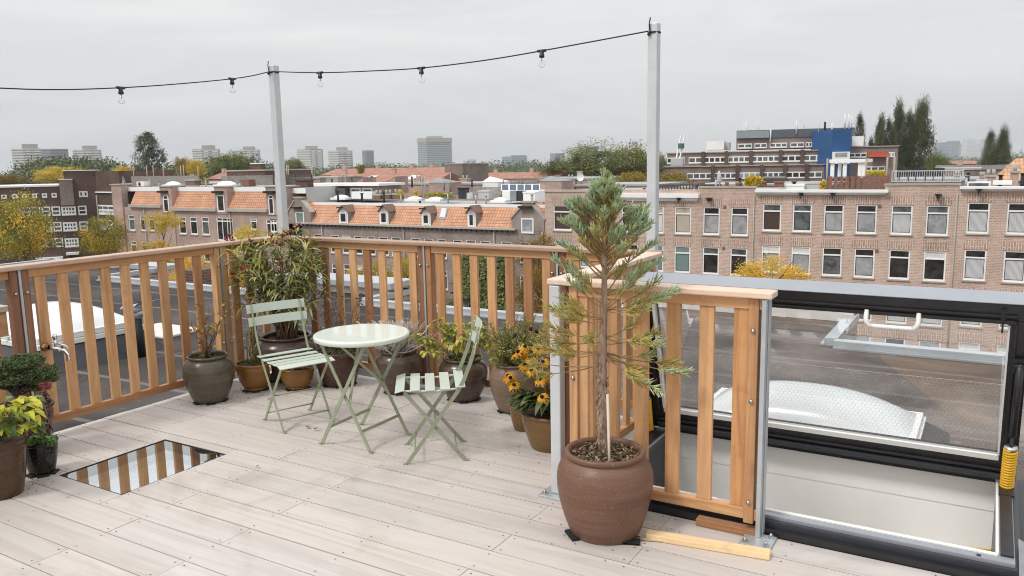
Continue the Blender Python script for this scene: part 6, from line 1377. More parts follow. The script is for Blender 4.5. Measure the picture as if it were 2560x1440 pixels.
# ================================================================ TOWERS AND THE FAR CITY
grayw = plain('tower_white_panel', (.62,.60,.57), .8, 0, .05, .2)
def stripes(name, a, c, pitch, duty=.5, horiz=True, rough=.4):
    nt = NT(name); tc = nt.n('ShaderNodeTexCoord'); sp = nt.n('ShaderNodeSeparateXYZ'); nt.l(tc.outputs['Object'], sp.inputs[0])
    def st(sock, p, d):
        m = nt.n('ShaderNodeMath', operation='FRACT'); q = nt.n('ShaderNodeMath', operation='DIVIDE'); nt.l(sock, q.inputs[0]); q.inputs[1].default_value = p; nt.l(q.outputs[0], m.inputs[0])
        k = nt.n('ShaderNodeMath', operation='GREATER_THAN'); nt.l(m.outputs[0], k.inputs[0]); k.inputs[1].default_value = d; return k.outputs[0]
    ad = nt.n('ShaderNodeMath', operation='ADD'); nt.l(sp.outputs[0], ad.inputs[0]); nt.l(sp.outputs[1], ad.inputs[1])
    f = st(sp.outputs[2], pitch, duty)
    if not horiz:
        g = st(ad.outputs[0], pitch*1.15, .3); mm = nt.n('ShaderNodeMath', operation='MULTIPLY'); nt.l(f, mm.inputs[0]); nt.l(g, mm.inputs[1]); f = mm.outputs[0]
    nt.l(mixc(nt, f, a, c), nt.b.inputs['Base Color']); nt.b.inputs['Roughness'].default_value = rough; return nt.mat
tw_a = stripes('tower_banded_windows', (.60,.58,.55), (.20,.215,.23), 2.9, .62)
tw_b = stripes('tower_window_grid', (.64,.62,.59), (.24,.25,.26), 2.9, .5, False)
tw_c = stripes('office_curtain_wall', (.42,.44,.46), (.20,.23,.26), 3.4, .45)
tw_d = stripes('dark_tower_grid', (.30,.31,.33), (.12,.13,.15), 3.2, .4, False)
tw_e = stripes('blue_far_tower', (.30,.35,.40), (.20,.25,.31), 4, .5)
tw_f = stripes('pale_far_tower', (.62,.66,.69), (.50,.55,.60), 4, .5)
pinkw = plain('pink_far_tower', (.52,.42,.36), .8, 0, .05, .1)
def tower(label, px0, px1, vt, dep, mats, core=None, px_mid=None, balc=False, name='tower_block', thick=None, cat='tower block', crown=None):
    hd = YAW + math.atan(((px0+px1)/2-CX)/FPX) + pi/2; pl = Plane(atd((px0+px1)/2, vt, dep), hd); z = pl.sz((px0+px1)/2, vt)[1]
    a, c = sorted((pl.sz(px0, vt)[0], pl.sz(px1, vt)[0])); th = thick or (c-a)*.8
    t = thing(name, label, cat, (pl.P.x, pl.P.y, GZ)); off = t.location
    m = pl.sz(px_mid, vt)[0] if px_mid else c-(c-a)*.62
    # a corner towards the viewer: two visible faces meeting at m
    b = MB(); q = [pl.at(a,0,-th*.35), pl.at(m,0,0), pl.at(c,0,-th*.18), pl.at(c-(m-a)*.6,0,-th), pl.at(a+(c-m)*.1,0,-th)]
    n = len(q); vs = [V((p.x,p.y,GZ)) for p in q]+[V((p.x,p.y,z)) for p in q]
    o = None
    for i, (mm, nm) in enumerate(((mats[0],'side_face'),(mats[1],'main_face'))):
        b = MB(); b.add(vs, [(i,i+1,n+i+1,n+i)]); b.build(nm, mm, t)
    b = MB(); b.add(vs, [(i,(i+1)%n,n+(i+1)%n,n+i) for i in (2,3,4)]+[tuple(range(n,2*n))]); b.build('rear', mats[2], t)
    if crown: b = MB(); k = [p+ (p-sum(q,V((0,0,0)))/n)*.03 for p in q]; b.prism([(p.x,p.y) for p in k], z-crown, z+.4); b.build('crown_band', mats[2], t)
    if core:
        p0, p1, v = core; s0, s1 = sorted((pl.sz(p0,v)[0], pl.sz(p1,v)[0])); b = MB(); fbox(b,pl,s0,s1,z+.01,pl.sz((p0+p1)/2,v)[1],-th*.6,-th*.15); b.build('roof_core', mats[2], t)
    if balc:
        d = (pl.at(c,0,-th*.18)-pl.at(m,0,0))
        for f0, f1 in ((.12,.36),(.58,.86)):
            b = MB(); zz = z-3.2
            while zz > z-40:
                p = pl.at(m,0,0)+d*f0; r_ = pl.at(m,0,0)+d*f1; b.beam(V((p.x,p.y,zz))+pl.n*.6, V((r_.x,r_.y,zz))+pl.n*.6, 1.2, 1.1, 0, pl.n)
                zz -= 2.9
            b.build('balcony_stack', wht, t)
    return t
taup = plain('tower_core_taupe', (.42,.39,.36), .8, 0, .05, .3)
tower('white banded flat tower at the far left', 28, 104, 371, 900, (tw_a, tw_a, taup), (54,94,360), None, True)
tower('long low dark flat block joined right of the far left tower', 100, 170, 372, 960, (tw_d, tw_d, taup), None, None, False, 'tower_block', 20)
tower('white flat tower second from the left, half behind trees', 181, 253, 374, 980, (tw_a, tw_a, taup), (205,242,364), None, True)
tower('white flat tower between the tall dark tree and the left pole', 480, 550, 372, 980, (tw_a, tw_a, taup), (504,538,363), 503, True)
tower('white flat tower immediately left of the left pole', 596, 650, 374, 1050, (tw_a, tw_a, taup), (607,638,366), 612, True)
tower('white gridded flat tower, first right of the left pole', 742, 807, 373, 980, (tw_b, tw_a, taup), (763,794,365), 775, True)
tower('white gridded flat tower, second right of the left pole', 820, 881, 376, 1040, (tw_b, tw_a, taup), (840,869,368), 846, True)
tower('small dark grey tower left of the big office tower', 905, 934, 376, 1300, (tw_d, tw_d, tw_d), None, 915)
tower('big glassy office tower with a stepped crown, tallest on the horizon', 1043, 1129, 345, 1500, (tw_c, tw_c, plain('tower_crown', (.40,.38,.36), .7, 0, .05, .1)), (1066,1106,340), 1066, False, 'office_tower', None, 'office tower', 8)
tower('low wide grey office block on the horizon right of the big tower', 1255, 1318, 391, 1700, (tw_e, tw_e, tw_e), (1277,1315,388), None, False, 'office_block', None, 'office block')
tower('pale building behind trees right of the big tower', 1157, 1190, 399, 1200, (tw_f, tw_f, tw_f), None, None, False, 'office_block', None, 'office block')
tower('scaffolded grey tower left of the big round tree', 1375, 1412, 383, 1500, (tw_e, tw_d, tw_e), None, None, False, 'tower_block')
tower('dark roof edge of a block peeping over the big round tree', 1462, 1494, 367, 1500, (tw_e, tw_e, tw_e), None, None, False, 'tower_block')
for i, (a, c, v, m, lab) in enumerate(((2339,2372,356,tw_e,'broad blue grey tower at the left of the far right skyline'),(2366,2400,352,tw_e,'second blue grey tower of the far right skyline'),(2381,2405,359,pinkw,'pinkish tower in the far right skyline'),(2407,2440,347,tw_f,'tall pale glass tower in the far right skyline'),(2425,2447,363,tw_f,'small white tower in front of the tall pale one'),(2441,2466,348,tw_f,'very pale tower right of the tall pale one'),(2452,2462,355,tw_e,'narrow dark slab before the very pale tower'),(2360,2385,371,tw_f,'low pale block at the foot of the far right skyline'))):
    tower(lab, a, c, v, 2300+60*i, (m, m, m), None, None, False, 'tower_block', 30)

# ---- brown office block with the blue stair tower
def office():
    P0 = atd(1900, 400, 165); hd = YAW+math.atan((1900-CX)/FPX)+pi/2; pl = Plane(P0, hd); t = thing('office_block', 'long brown brick office block with window bands and a blue stair tower', 'office block', (P0.x, P0.y, GZ)); off = t.location
    fl = pl.sz(2000,400)[0] < pl.sz(1800,400)[0]
    S = lambda px: pl.sz(px,400)[0]
    def zz(px, v): return pl.sz(px, v)[1]
    Z = lambda v: zz(1900, v)
    def tier(name, p0, p1, vt, vb, d0, d1, mat=None):
        a, c = sorted((S(p0), S(p1))); b = MB(); fbox(b,pl,a,c,Z(vb) if vb else GZ,Z(vt),d0,d1); o = b.build(name, mat or bk_t, t); return o
    conc2 = plain('stained_concrete_edge', (.42,.38,.33), .8, 0, .15, .3)
    tier('lower_wing', 1662, 2062, 413, None, -20, 3); tier('middle_wing', 1668, 2062, 378, None, -24, 0, ); tier('right_wing', 2100, 2242, 372, None, -20, 1)
    tier('upper_storey', 1838, 2140, 343, 372, -18, -5); tier('roof_screen', 1838, 2140, 323, 343.5, -18, -4.8, plain('slate_cladding', (.10,.12,.135), .6, 0, .15, .4)); tier('roof_screen', 1838, 1922, 325, 343.2, -17, -4.3, plain('pale_slate_cladding', (.27,.30,.32), .6, 0, .1, .4))
    for (p0, p1, v, d) in ((1660,2064,412.2,3.3),(1666,2064,377.2,.3),(2098,2244,371.2,1.3)): tier('edge_band', p0, p1, v, v+2.2, -1, d, conc2)
    bays = [(1668,1712),(1722,1756),(1760,1814),(1820,1874),(1879,1948),(1954,2004),(2007,2058)]
    for (v0, v1, d, bs) in ((390,406,.1,bays),(430,446,3.1,[(1722,1783),(1789,1842),(1848,1902),(1907,1960),(1965,2014),(2018,2054)]),(357,370,-4.9,[(1842,1878),(1885,1916),(1924,1968),(1977,2012),(2016,2032)]),(387,399,1.1,[(2120,2164),(2216,2234)]),(420,432,1.1,[(2160,2212)])):
        for (p0, p1) in bs:
            a, c = sorted((S(p0), S(p1))); z1, z0 = Z(v0), Z(v1)
            b = MB(); fbox(b,pl,a,c,z0,z1,d-.1,d+.06); w = b.build('window', wht, t); n = max(2, round((c-a)/1.15)); g = MB()
            b = MB()
            for k in range(n): s0 = a+(c-a)*k/n; fbox(b,pl,s0+.13,s0+(c-a)/n-.13,z0+.3,z1-.2,d+.061,d+.075)
            b.build('pane', R.choice([pn_m, pn_d, pn_m, pn_g]), w, off=off)
    b = MB()
    for px in (1758,1816,1877,1951,2005): s = S(px); fbox(b,pl,s-.35,s+.35,GZ,Z(376),.01,.5)
    for px in (1785,1845,1905,1962,2016): s = S(px); fbox(b,pl,s-.35,s+.35,GZ,Z(412),3.01,3.5)
    b.build('pilaster', bk_d, t)
    blue = plain('blue_cladding', (.016,.085,.25), .45, 0, .06, .4)
    a, m, c = S(2032), S(2073), S(2120); zt, zb = Z(331), GZ; b = MB(); q = [pl.at(a,0,-2), pl.at(m,0,5.5), pl.at(c,0,4.2), pl.at(c,0,-8), pl.at(a,0,-8)]; b.prism([(p.x,p.y) for p in q], zb, zt); b.build('stair_tower', blue, t)
    a, c = sorted((S(2074), S(2116))); b = MB(); fbox(b,pl,a,c,Z(412),Z(384),5,6.4); w = b.build('glazed_bay', wht, t); b = MB(); fbox(b,pl,a+.5,c-.5,Z(396),Z(386),6.41,6.45); b.build('pane', pn_g, w, off=off)
    a, c = sorted((S(2166), S(2218))); b = MB(); b.add([pl.at(a,Z(386),1.05),pl.at(c,Z(386),1.05),pl.at(c,Z(396),2.6),pl.at(a,Z(396),2.6),pl.at(c,Z(397.5),2.6),pl.at(a,Z(397.5),2.6)], [(0,1,2,3),(3,2,4,5),(0,3,2,1)]); b.build('awning', plain('red_awning', (.62,.12,.07), .8, 0, .05, 1), t)
    tier('roof_plant', 1760, 1806, 348, 371, -14, -7, wht); tier('roof_plant', 1806, 1820, 352, 372, -13, -8, greyw); tier('roof_plant', 2130, 2160, 346, 370, -10, -2, wht)
    for px, v0, v1, r in ((1857,304,338,.16),(1863,302,330,.3),(1888,297,330,.12),(1893,296,322,.12),(1925,322,352,.3),(1991,302,330,.3),(2010,303,316,.12),(2043,302,331,.1),(2058,310,331,.35),(2076,314,331,.3),(2114,290,322,.35),(2124,290,320,.35),(2131,294,318,.25)):
        b = MB(); p = pl.at(S(px), 0, -4.6 if px < 2030 or px > 2110 else 1); b.tube([V((p.x,p.y,Z(v1+6))), V((p.x,p.y,Z(v0)))], r*.6, 6); b.build('antenna', plain('antenna_white', (.7,.7,.7), .6) if px != 2058 else blackm, t)
    return pl, t
OPL, OFF_T = office()
p = atd(1700, 405, 158); cr = thing('ladder_lift', 'white twin boom furniture lift standing before the office block', 'lift', (p.x, p.y, GZ))
for dx in (0, 9):
    b = MB(); a, c = atd(1688+dx, 408, 158), atd(1703+dx, 338, 158); b.beam(a, c, .2, .2, 0); b.build('boom', wht, cr)
b = MB(); p = atd(1702,365,158); b.box(p.x-.35,p.x+.5,p.y-.6,p.y+.6,p.z-.5,p.z+.5); b.build('carriage', plain('green_machine', (.05,.16,.12), .6), cr)
b = MB(); p = atd(1694,405,158); b.box(p.x-1.2,p.x+1.2,p.y-.6,p.y+.6,p.z-.7,p.z+.7); b.build('chassis', greyw, cr)

# ---- rows of houses between the near facades and the horizon
def row(label, px0, px1, v_ridge, v_eave, y, wallm, roofm, dep=9, base=None, name='row_house', chim=(), lights=(), gable=False):
    x0, x1 = sorted((aty(px0, v_eave, y).x, aty(px1, v_eave, y).x)); ze = aty((px0+px1)/2, v_eave, y).z; zr = aty((px0+px1)/2, v_ridge, y+dep*.5).z
    if zr < ze+.3: zr = ze+.3
    t = thing(name, label, 'house', ((x0+x1)/2, y, GZ)); off = t.location
    b = MB(); b.box(x0,x1,y,y+dep,GZ,ze); b.build('wall', wallm, t)
    b = MB(); h = dep/2; e = .25; vs = [(x0-.05,y-e,ze+.004),(x1+.05,y-e,ze+.004),(x1+.05,y+h,zr),(x0-.05,y+h,zr),(x1+.05,y+dep+e,ze+.004),(x0-.05,y+dep+e,ze+.004)]
    b.add(vs, [(0,1,2,3),(3,2,4,5),(1,4,2),(0,3,5)]); b.build('roof', roofm, t)
    for px in chim:
        b = MB(); x = aty(px, v_ridge, y+h).x; b.box(x-.45,x+.45,y+h-.35,y+h+.35,zr-.6,zr+.75); o = b.build('chimney', bk_r, t); b = MB(); b.box(x-.5,x+.5,y+h-.4,y+h+.4,zr+.751,zr+.9); b.build('cap', conc, o, off=off)
    for (px, w) in lights:
        x = aty(px, (v_ridge+v_eave)/2, y).x; f0, f1 = .3, .72; b = MB(); g = (zr-ze)/(h+e); P = lambda xx, f: V((xx, y-e+(h+e)*f, ze+(zr-ze)*f+.12)); wd_ = w/FPX*y*1.1
        b.add([P(x-wd_/2,f0),P(x+wd_/2,f0),P(x+wd_/2,f1),P(x-wd_/2,f1)]+[P(x-wd_/2,f0)-V((0,0,.1)),P(x+wd_/2,f0)-V((0,0,.1))], [(0,1,2,3),(4,5,1,0)]); b.build('skylight', pn_w, t)
    return t
row('faded red roofed row farthest back below the middle towers', 800, 1112, 420, 437, 150, bk_g, tile_f, 12, chim=(862,945,1030,1080), lights=(), )
row('red roofed row with white skylights behind the rooftop terraces', 790, 1085, 434, 457, 118, bk_l, tile_f, 11, chim=(862,985), lights=(840,26) and ((840,26),(905,30),(1010,34)))
row('faded red row to the right behind the solar panels', 1090, 1390, 431, 447, 165, bk_l, tile_f, 11, chim=(1140,1240,1330))
row('dull brick row with red roof beyond the dark block', 20, 90, 432, 450, 150, bk_l, tile_f, 9, chim=(60,))
row('long reddish row left of the pole behind the wooden fences', 515, 700, 430, 447, 130, bk_l, tile_f, 10, chim=(560,640))
row('low brown terrace far right below the far skyline', 2335, 2560, 412, 424, 170, bk_t, roof_d, 12, chim=(2400,))
row('low red row at the right beyond the poplars', 2368, 2440, 402, 410, 240, bk_l, tile_f, 10)
def hip_house():
    y = 80; a, e = aty(2482,452,y), aty(2540,396,y+5); x0, x1 = a.x, a.x+16; t = thing('brick_house', 'steep orange hip roofed house at the right frame edge behind the rooftops', 'house', ((x0+x1)/2, y, GZ)); b = MB(); b.box(x0+.2,x1-.2,y+.2,y+10,GZ,a.z); b.build('wall', bk_l, t)
    z0, z1 = a.z+.004, e.z; r0, r1 = e.x, x1-(e.x-x0); b = MB(); b.add([(x0,y,z0),(x1,y,z0),(x1,y+10.2,z0),(x0,y+10.2,z0),(r0,y+5,z1),(r1,y+5,z1)], [(0,1,5,4),(1,2,5),(2,3,4,5),(3,0,4),(3,2,1,0)]); b.build('roof', tiles('faded_orange_tiles', (.55,.30,.16), (.62,.38,.22), (.40,.2,.11), .3, .3), t)
    b = MB(); q = aty(2532,412,y+3); b.box(q.x-.5,q.x+.5,y+2.6,y+3.4,q.z-2.2,q.z); b.build('chimney', bk_r, t)
hip_house()
row('grey roofed low row behind the conifer top', 1330, 1560, 440, 452, 130, bk_l, roof_d, 11, chim=(1450,))
for i, (px0, px1, v, y, m, lab) in enumerate(((1112,1156,411,140,bk_t,'square brown brick block rising behind the red roofs'),(950,1250,462,92,bk_l,'long brick house back wall behind the rooftop clutter'),(1250,1370,466,98,bk_l,'brick house back wall behind the solar panels'),(1365,1480,449,105,bk_l,'flat roofed brick block behind the pyramid roof light'),(566,662,428,90,bk_d,'dark red brick penthouse behind the wooden fences'),(700,800,447,95,bk_l,'low brick block right of the left pole'),(2345,2450,425,120,bk_t,'plain brown flat roofed block right of the poplars'),(1440,1640,466,82,bk_t,'flat roofed block behind the conifer top'),(1740,2080,464,100,bk_t,'low flat roofed block before the office block'),(2230,2560,452,95,bk_t,'low flat roofed block behind the grey roof railing'),(305,560,461,84,bk_t,'flat roofed block behind the left wooden fences'))):
    x0, x1 = sorted((aty(px0,v,y).x, aty(px1,v,y).x)); z = aty((px0+px1)/2, v, y).z; t = thing('brick_block', lab, 'building', ((x0+x1)/2, y, GZ)); b = MB(); b.box(x0,x1,y,y+10,GZ,z); b.build('wall', m, t)
    b = MB(); b.box(x0-.1,x1+.1,y-.12,y+10.1,z+.001,z+.22); b.build('roof', roof_g if i % 2 else conc, t)
# ================================================================ ROOFTOP CLUTTER ACROSS THE STREET
def rfence(label, px0, px1, vt, vb, y, mat, pitch=.16, posts=(), rail=True, name='roof_fence', w=.10, side=0):
    x0, x1 = sorted((aty(px0,vb,y).x, aty(px1,vb,y).x)); zb, zt = aty((px0+px1)/2,vb,y).z, aty((px0+px1)/2,vt,y).z
    t = thing(name, label, 'fence', ((x0+x1)/2, y, zb)); b = MB(); x = x0
    while x < x1: b.box(x, x+w, y-.012, y+.012, zb, zt-R.uniform(0,.02)); x += pitch
    b.build('slats', mat, t); b = MB()
    for z in (zt-.07, (zt+zb)/2, zb+.02): b.box(x0, x1, y+.013, y+.06, z, z+.07)
    b.build('rails', mat, t); n = max(2, int((x1-x0)/1.8)+1)
    for k in range(n): b = MB(); xx = x0+(x1-x0)*k/(n-1); b.box(xx-.05,xx+.05,y+.061,y+.16,zb,zt+.05); b.build('post', mat, t)
    if side: b = MB(); [b.box(x0-.05,x0,y+.2+.3*k,y+.42+.3*k,zb,zt) for k in range(side)]; b.build('return_slats', mat, t)
    for px, v in posts: b = MB(); q = aty(px, v, y+.2); b.tube([V((q.x,q.y,zb)), q], .07, 6); b.build('tall_post', plain('pale_timber_post', (.40,.33,.25), .8), t)
def rbox(name, label, px0, px1, vt, vb, y, mat, cat, dep=1.2, cap=None, capm=None, lids=0, grp=None):
    x0, x1 = sorted((aty(px0,vb,y).x, aty(px1,vb,y).x)); zb, zt = aty((px0+px1)/2,vb,y).z, aty((px0+px1)/2,vt,y).z
    t = thing(name, label, cat, ((x0+x1)/2, y+dep/2, zb), grp); b = MB(); b.box(x0,x1,y,y+dep,zb,zt); b.build('body', mat, t, .01)
    if cap: b = MB(); b.box(x0-cap,x1+cap,y-cap,y+dep+cap,zt+.001,zt+.14); b.build('cap', capm or conc, t)
    for k in range(lids): b = MB(); xx = x0+(x1-x0)*(k+.5)/lids; b.tube([(xx,y+dep/2,zt+.14),(xx,y+dep/2,zt+.55)], .13, 8); b.build('flue', conc, t)
    return t
def rdome(label, px0, px1, vt, vb, y, grp):
    x0, x1 = sorted((aty(px0,vb,y).x, aty(px1,vb,y).x)); zb, zt = aty((px0+px1)/2,vb,y).z, aty((px0+px1)/2,vt,y).z
    t = thing('roof_dome', label, 'skylight', ((x0+x1)/2,y,zb), grp); b = MB(); b.box(x0,x1,y,y+1.3,zb-.1,zb+.12); b.build('kerb', wht, t); r = (x1-x0)/2
    b = MB(); b.lathe(((x0+x1)/2,y+.65,zb+.12), [(r*.95,0),(r*.8,(zt-zb)*.5),(r*.45,(zt-zb)*.85),(0,(zt-zb))], 16); o = b.build('dome_shell', white_m, t)
    for v in o.data.vertices: v.co.y = (v.co.y-.65)*.65/r+.65 if r > 0 else v.co.y
zL, zM = ZLEFT, ZMID+.02
rfence('pale timber roof fence with tall posts on the rose brick row', 330, 497, 440, 466, 69, woodg, .125, ((332,413),(366,416),(382,413),(407,412),(451,413),(458,412),(494,414)), side=6)
rfence('weathered slatted roof fence just left of the left pole', 555, 680, 439, 462, 70, woodg, .17)
rfence('dark slatted roof fence just right of the left pole', 700, 779, 436, 461, 70, woodd, .17, ((716,412),(720,412),(779,412)))
t = rbox('air_conditioner', 'white air conditioner box before the pale timber roof fence', 342, 360, 454, 466, 66, wht, 'air conditioner', .7)
b = MB(); q = aty(348.5, 460, 65.99); b.tube([q, q-V((0,.02,0))], .26, 16); b.build('fan', woodd, t)
rbox('planter', 'brick coloured rooftop planter with plants, right of the timber fence', 464, 487, 452, 463, 66, tile_b, 'planter', 1, .08)
rbox('chimney', 'tall brown brick chimney right of the left pole', 741, 769, 452, 497, 63.2, bk_d, 'chimney', 1.0, .1, bk_d)
rbox('chimney', 'chimney with two white pots above the dark red penthouse', 628, 652, 410, 428, 92, bk_d, 'chimney', 1, .1, wht, 2)
rdome('white roof dome on the rose row by the first tower', 404, 440, 456, 464, 65, 'roof domes across the street'); rdome('white roof dome on the rose row by the second tower', 532, 580, 455, 464, 65, 'roof domes across the street')
rdome('white roof dome before the grey rooftop extension', 825, 862, 490, 497, 65, 'roof domes across the street'); rdome('white roof dome left of the yellow rooftop hedge', 1011, 1045, 494, 500, 65, 'roof domes across the street'); rdome('white roof dome under the yellow rooftop hedge', 1063, 1100, 495, 501, 65, 'roof domes across the street'); rdome('white roof dome left of the dark box pair', 1225, 1262, 497, 504, 65, 'roof domes across the street')
t = rbox('roof_extension', 'pale grey rendered roof extension with a white edge, right of the brown chimney', 770, 833, 465, 499, 67, greyw, 'roof extension', 4)
b = MB(); x0, x1 = aty(745,462,66.8).x, aty(948,462,66.8).x; z = aty(845,465,66.8).z; b.box(x0,x1,66.7,71.2,z+.002,z+.26); b.build('roof_edge', wht, t)
rbox('vent_housing', 'black vent housing beside the grey roof extension', 833, 863, 470, 497, 66.6, woodd, 'vent', 1.2)
t = rbox('roof_extension', 'brick roof extension with two white framed windows, by the black vent', 864, 946, 466, 499, 67.3, bk_g, 'roof extension', 4)
for a, c in ((878,903),(908,932)):
    sash(FP_ := Plane((0,67.3), pi/2), t, t.location, aty(a,480,67.3).x, aty(c,480,67.3).x, aty(a,494,67.3).z, aty(a,470,67.3).z, .06, .6, pn_m, pn_d, .14, False, False)
rbox('roof_cabinet', 'white louvred rooftop cabinet before the brick roof extension', 880, 930, 480, 497, 65.5, wht, 'cabinet', 1)
for k in range(3): rbox('chimney', ('stub chimney nearest the white cabinet','stub chimney second from the white cabinet','stub chimney third from the white cabinet')[k], 932+k*24, 950+k*24, 489-k, 498, 65.2+k*.3, tile_b, 'chimney', .8, .05, conc, 2)
rbox('vent_housing', 'small dark vent box behind the stub chimneys', 952, 966, 478, 492, 66, woodd, 'vent', .8)
rbox('roof_cabinet', 'pale rooftop box left of the yellow hedge', 966, 988, 484, 495, 66, greyw, 'cabinet', .9)
rfence('grey rooftop privacy fence left of the solar panels', 1171, 1252, 468, 488, 70, woodg, .14)
t = rbox('roof_extension', 'white roof extension carrying the solar panels', 1256, 1346, 477, 503, 67, wht, 'roof extension', 3)
t = thing('solar_array', 'tilted blue solar panels on top of the white roof extension', 'solar panels', (aty(1300,470,68).x, 68, aty(1300,476,68).z))
for k in range(5):
    a, c = 1254+k*19.2, 1254+k*19.2+18.2; b = MB(); q = [aty(a,477,67.2), aty(c,477,67.2), aty(c,461.5,68.2), aty(a,461.5,68.2)]; b.add(q, [(0,1,2,3)]); b.add([p-V((0,0,.05)) for p in q], [(0,3,2,1)])
    nt = plain('solar_blue', (.045,.065,.13), .15, 0, .3, 2) if k == 0 else bpy.data.materials['solar_blue']; pnl = b.build('panel', nt, t)
    b = MB()
    for i in range(4): b.beam(q[i]+V((0,0,.02)), q[(i+1)%4]+V((0,0,.02)), .08, .06, 0)
    b.build('rim', wht, pnl, off=t.location)
rbox('vent_housing', 'left one of two slate coloured vent boxes below the solar panels', 1275, 1291, 477, 503, 66.2, zincm, 'vent', .8); rbox('vent_housing', 'right one of two slate coloured vent boxes below the solar panels', 1294, 1306, 477, 503, 66.2, alu_d, 'vent', .8)
rbox('chimney', 'black metal clad chimney left of the solar panels', 1146, 1162, 473, 497, 65, alu_d, 'chimney', .8, .06, blackm); rbox('roof_cabinet', 'small white box beside the black clad chimney', 1163, 1172, 482, 497, 65.3, wht, 'cabinet', .7)
def rbush(label, px0, px1, vt, vb, y, mats, n=500, s=.09, cat='plant', name='roof_plants'):
    t = thing(name, label, cat, (aty((px0+px1)/2,vb,y).x, y, aty((px0+px1)/2,vb,y).z)); b = MB()
    for i in range(n):
        u, w = R.uniform(-1,1), R.random(); px = (px0+px1)/2+(px1-px0)/2*u; p = aty(px, vb+(vt-vb)*w*(1-.4*u*u)*R.uniform(.7,1), y+R.uniform(-.5,.5)); k = V((R.uniform(-1,1),R.uniform(-1,1),R.uniform(-1,1))).normalized(); a = k.orthogonal(); b.add([p-k*s,p+a*s*.6,p+k*s,p-a*s*.6],[(0,1,2,3)],R.randrange(len(mats)))
    b.build('foliage', mats, t)
rbush('long yellow green hedge on the roof of the grey brick row', 1062, 1136, 480, 492, 66, Lgy, 800); rbush('small golden rooftop shrub left of the hedge', 993, 1010, 474, 489, 66, Ly, 260); rbush('small golden rooftop shrub nearest the hedge', 1035, 1047, 474, 488, 66, Ly, 200)
rbush('orange autumn shrub on the roof left of the long white cornice', 1861, 1908, 435, 467, 63.4, Ly, 700, .1); rbush('trailing golden plants beside the red wooden fence', 2050, 2068, 445, 476, 63.2, Ly, 260); rbush('golden planting behind the red wooden fence', 2168, 2215, 424, 438, 65, Ly, 360)
rbush('rust coloured shrub on the left roof before the fences', 505, 522, 440, 458, 67, Lo, 200)
# pyramid roof lights and slanted skylights
for i, (px0, px1, va, vb, y, lab) in enumerate(((1347,1404,440,453,74,'wide grey pyramid roof light behind the solar panels'),(1070,1122,444,457,80,'grey pyramid roof light behind the grey fence'),(1205,1245,441,455,82,'white pyramid roof light behind the privacy fence'),(1548,1598,474,487,66,'pale hipped roof light left of the right pole'))):
    a, c = aty(px0,vb,y), aty(px1,vb,y); ap = aty((px0+px1)/2, va, y+1.4); t = thing('roof_light', lab, 'skylight', (ap.x, y, a.z-.3)); b = MB(); w = abs(c.x-a.x)
    q = [V((a.x,y,a.z)),V((c.x,y,a.z)),V((c.x,y+2.8,a.z)),V((a.x,y+2.8,a.z))]; b.add(q+[ap], [(0,1,4),(1,2,4),(2,3,4),(3,0,4)]); b.build('glazing', (zincm, zincm, wht, greyw)[i], t); b = MB(); b.box(a.x+.05,c.x-.05,y+.05,y+2.75,a.z-1.5,a.z-.002); b.build('kerb', (bk_l, bk_l, wht, wht)[i], t)
for i, (px, v, lab) in enumerate(((905,443,'left slanted white roof window of the brick rooftops'),(985,441,'right slanted white roof window of the brick rooftops'))):
    a = aty(px-18, v+17, 76); c = aty(px+22, v+1, 77); t = thing('roof_light', lab, 'skylight', (a.x, 76, a.z-.5)); b = MB(); y0, y1 = 75.5, 78
    q = [V((a.x,y0,a.z)),V((c.x,y0,c.z)),V((c.x,y1,c.z)),V((a.x,y1,a.z))]; b.add(q+[V((p.x,p.y,a.z-1.2)) for p in q], [(0,1,2,3),(0,4,5,1),(1,5,6,2),(2,6,7,3),(3,7,4,0)]); b.build('kerb', bk_l, t); b = MB(); b.add([p+V((0,-.02,.04)) for p in q], [(0,1,2,3)]); b.build('glazing', pn_w, t)
def rpoles(): 
    for px, v0, v1, y, lab in ((1055,440,495,72,'thin bare mast behind the yellow hedge, left one'),(1062,440,495,72,'thin bare mast behind the yellow hedge, right one'),(1126,432,480,75,'thin timber mast behind the black clad chimney'),(1258,432,470,75,'thin timber mast behind the solar panels'),(1306,430,462,75,'thin timber mast right above the solar panels')):
        a, c = aty(px,v1,y), aty(px,v0,y); b = MB(); b.tube([a, c], .06, 6); tag(b.build('mast', plain('mast_timber', (.42,.36,.30), .8)), lab, 'mast')
rpoles()
rfence('grey rooftop balustrade left of the conifer top', 1340, 1436, 462, 477, 82, woodg, .2); rfence('low timber rooftop fence in front of the pyramid light', 1250, 1345, 449, 461, 86, woodg, .2)
t = thing('satellite_dish', 'white satellite dish beside a stub chimney left of the conifer top', 'dish', (*aty(1452,446,90).xy, aty(1452,452,90).z)); q = aty(1452,443,90); b = MB(); b.lathe((0,0,0), [(0,0),(.25,.03),(.48,.12)], 18); b.lathe((0,0,.01), [(.48,.12),(.25,.03),(0,0)], 18)
for i in range(len(b.v)): p = b.v[i]; b.v[i] = V((q.x+p.x, q.y-p.z, q.z+p.y))
b.build('reflector', wht, t); b = MB(); b.tube([q+V((0,.02,0)), q-V((0,-.1,1.0))], .04, 6); b.build('stand', steel, t)
q = atd(311, 450, 128); t = thing('satellite_dish', 'grey satellite dish between the dark block and the rose row', 'dish', q); b = MB(); b.lathe((0,0,0), [(0,0),(.4,.05),(.72,.2)], 18); b.lathe((0,0,.01), [(.72,.2),(.4,.05),(0,0)], 18)
for i in range(len(b.v)): p = b.v[i]; b.v[i] = V((q.x+p.x*.9, q.y-p.z-p.x*.3, q.z+p.y))
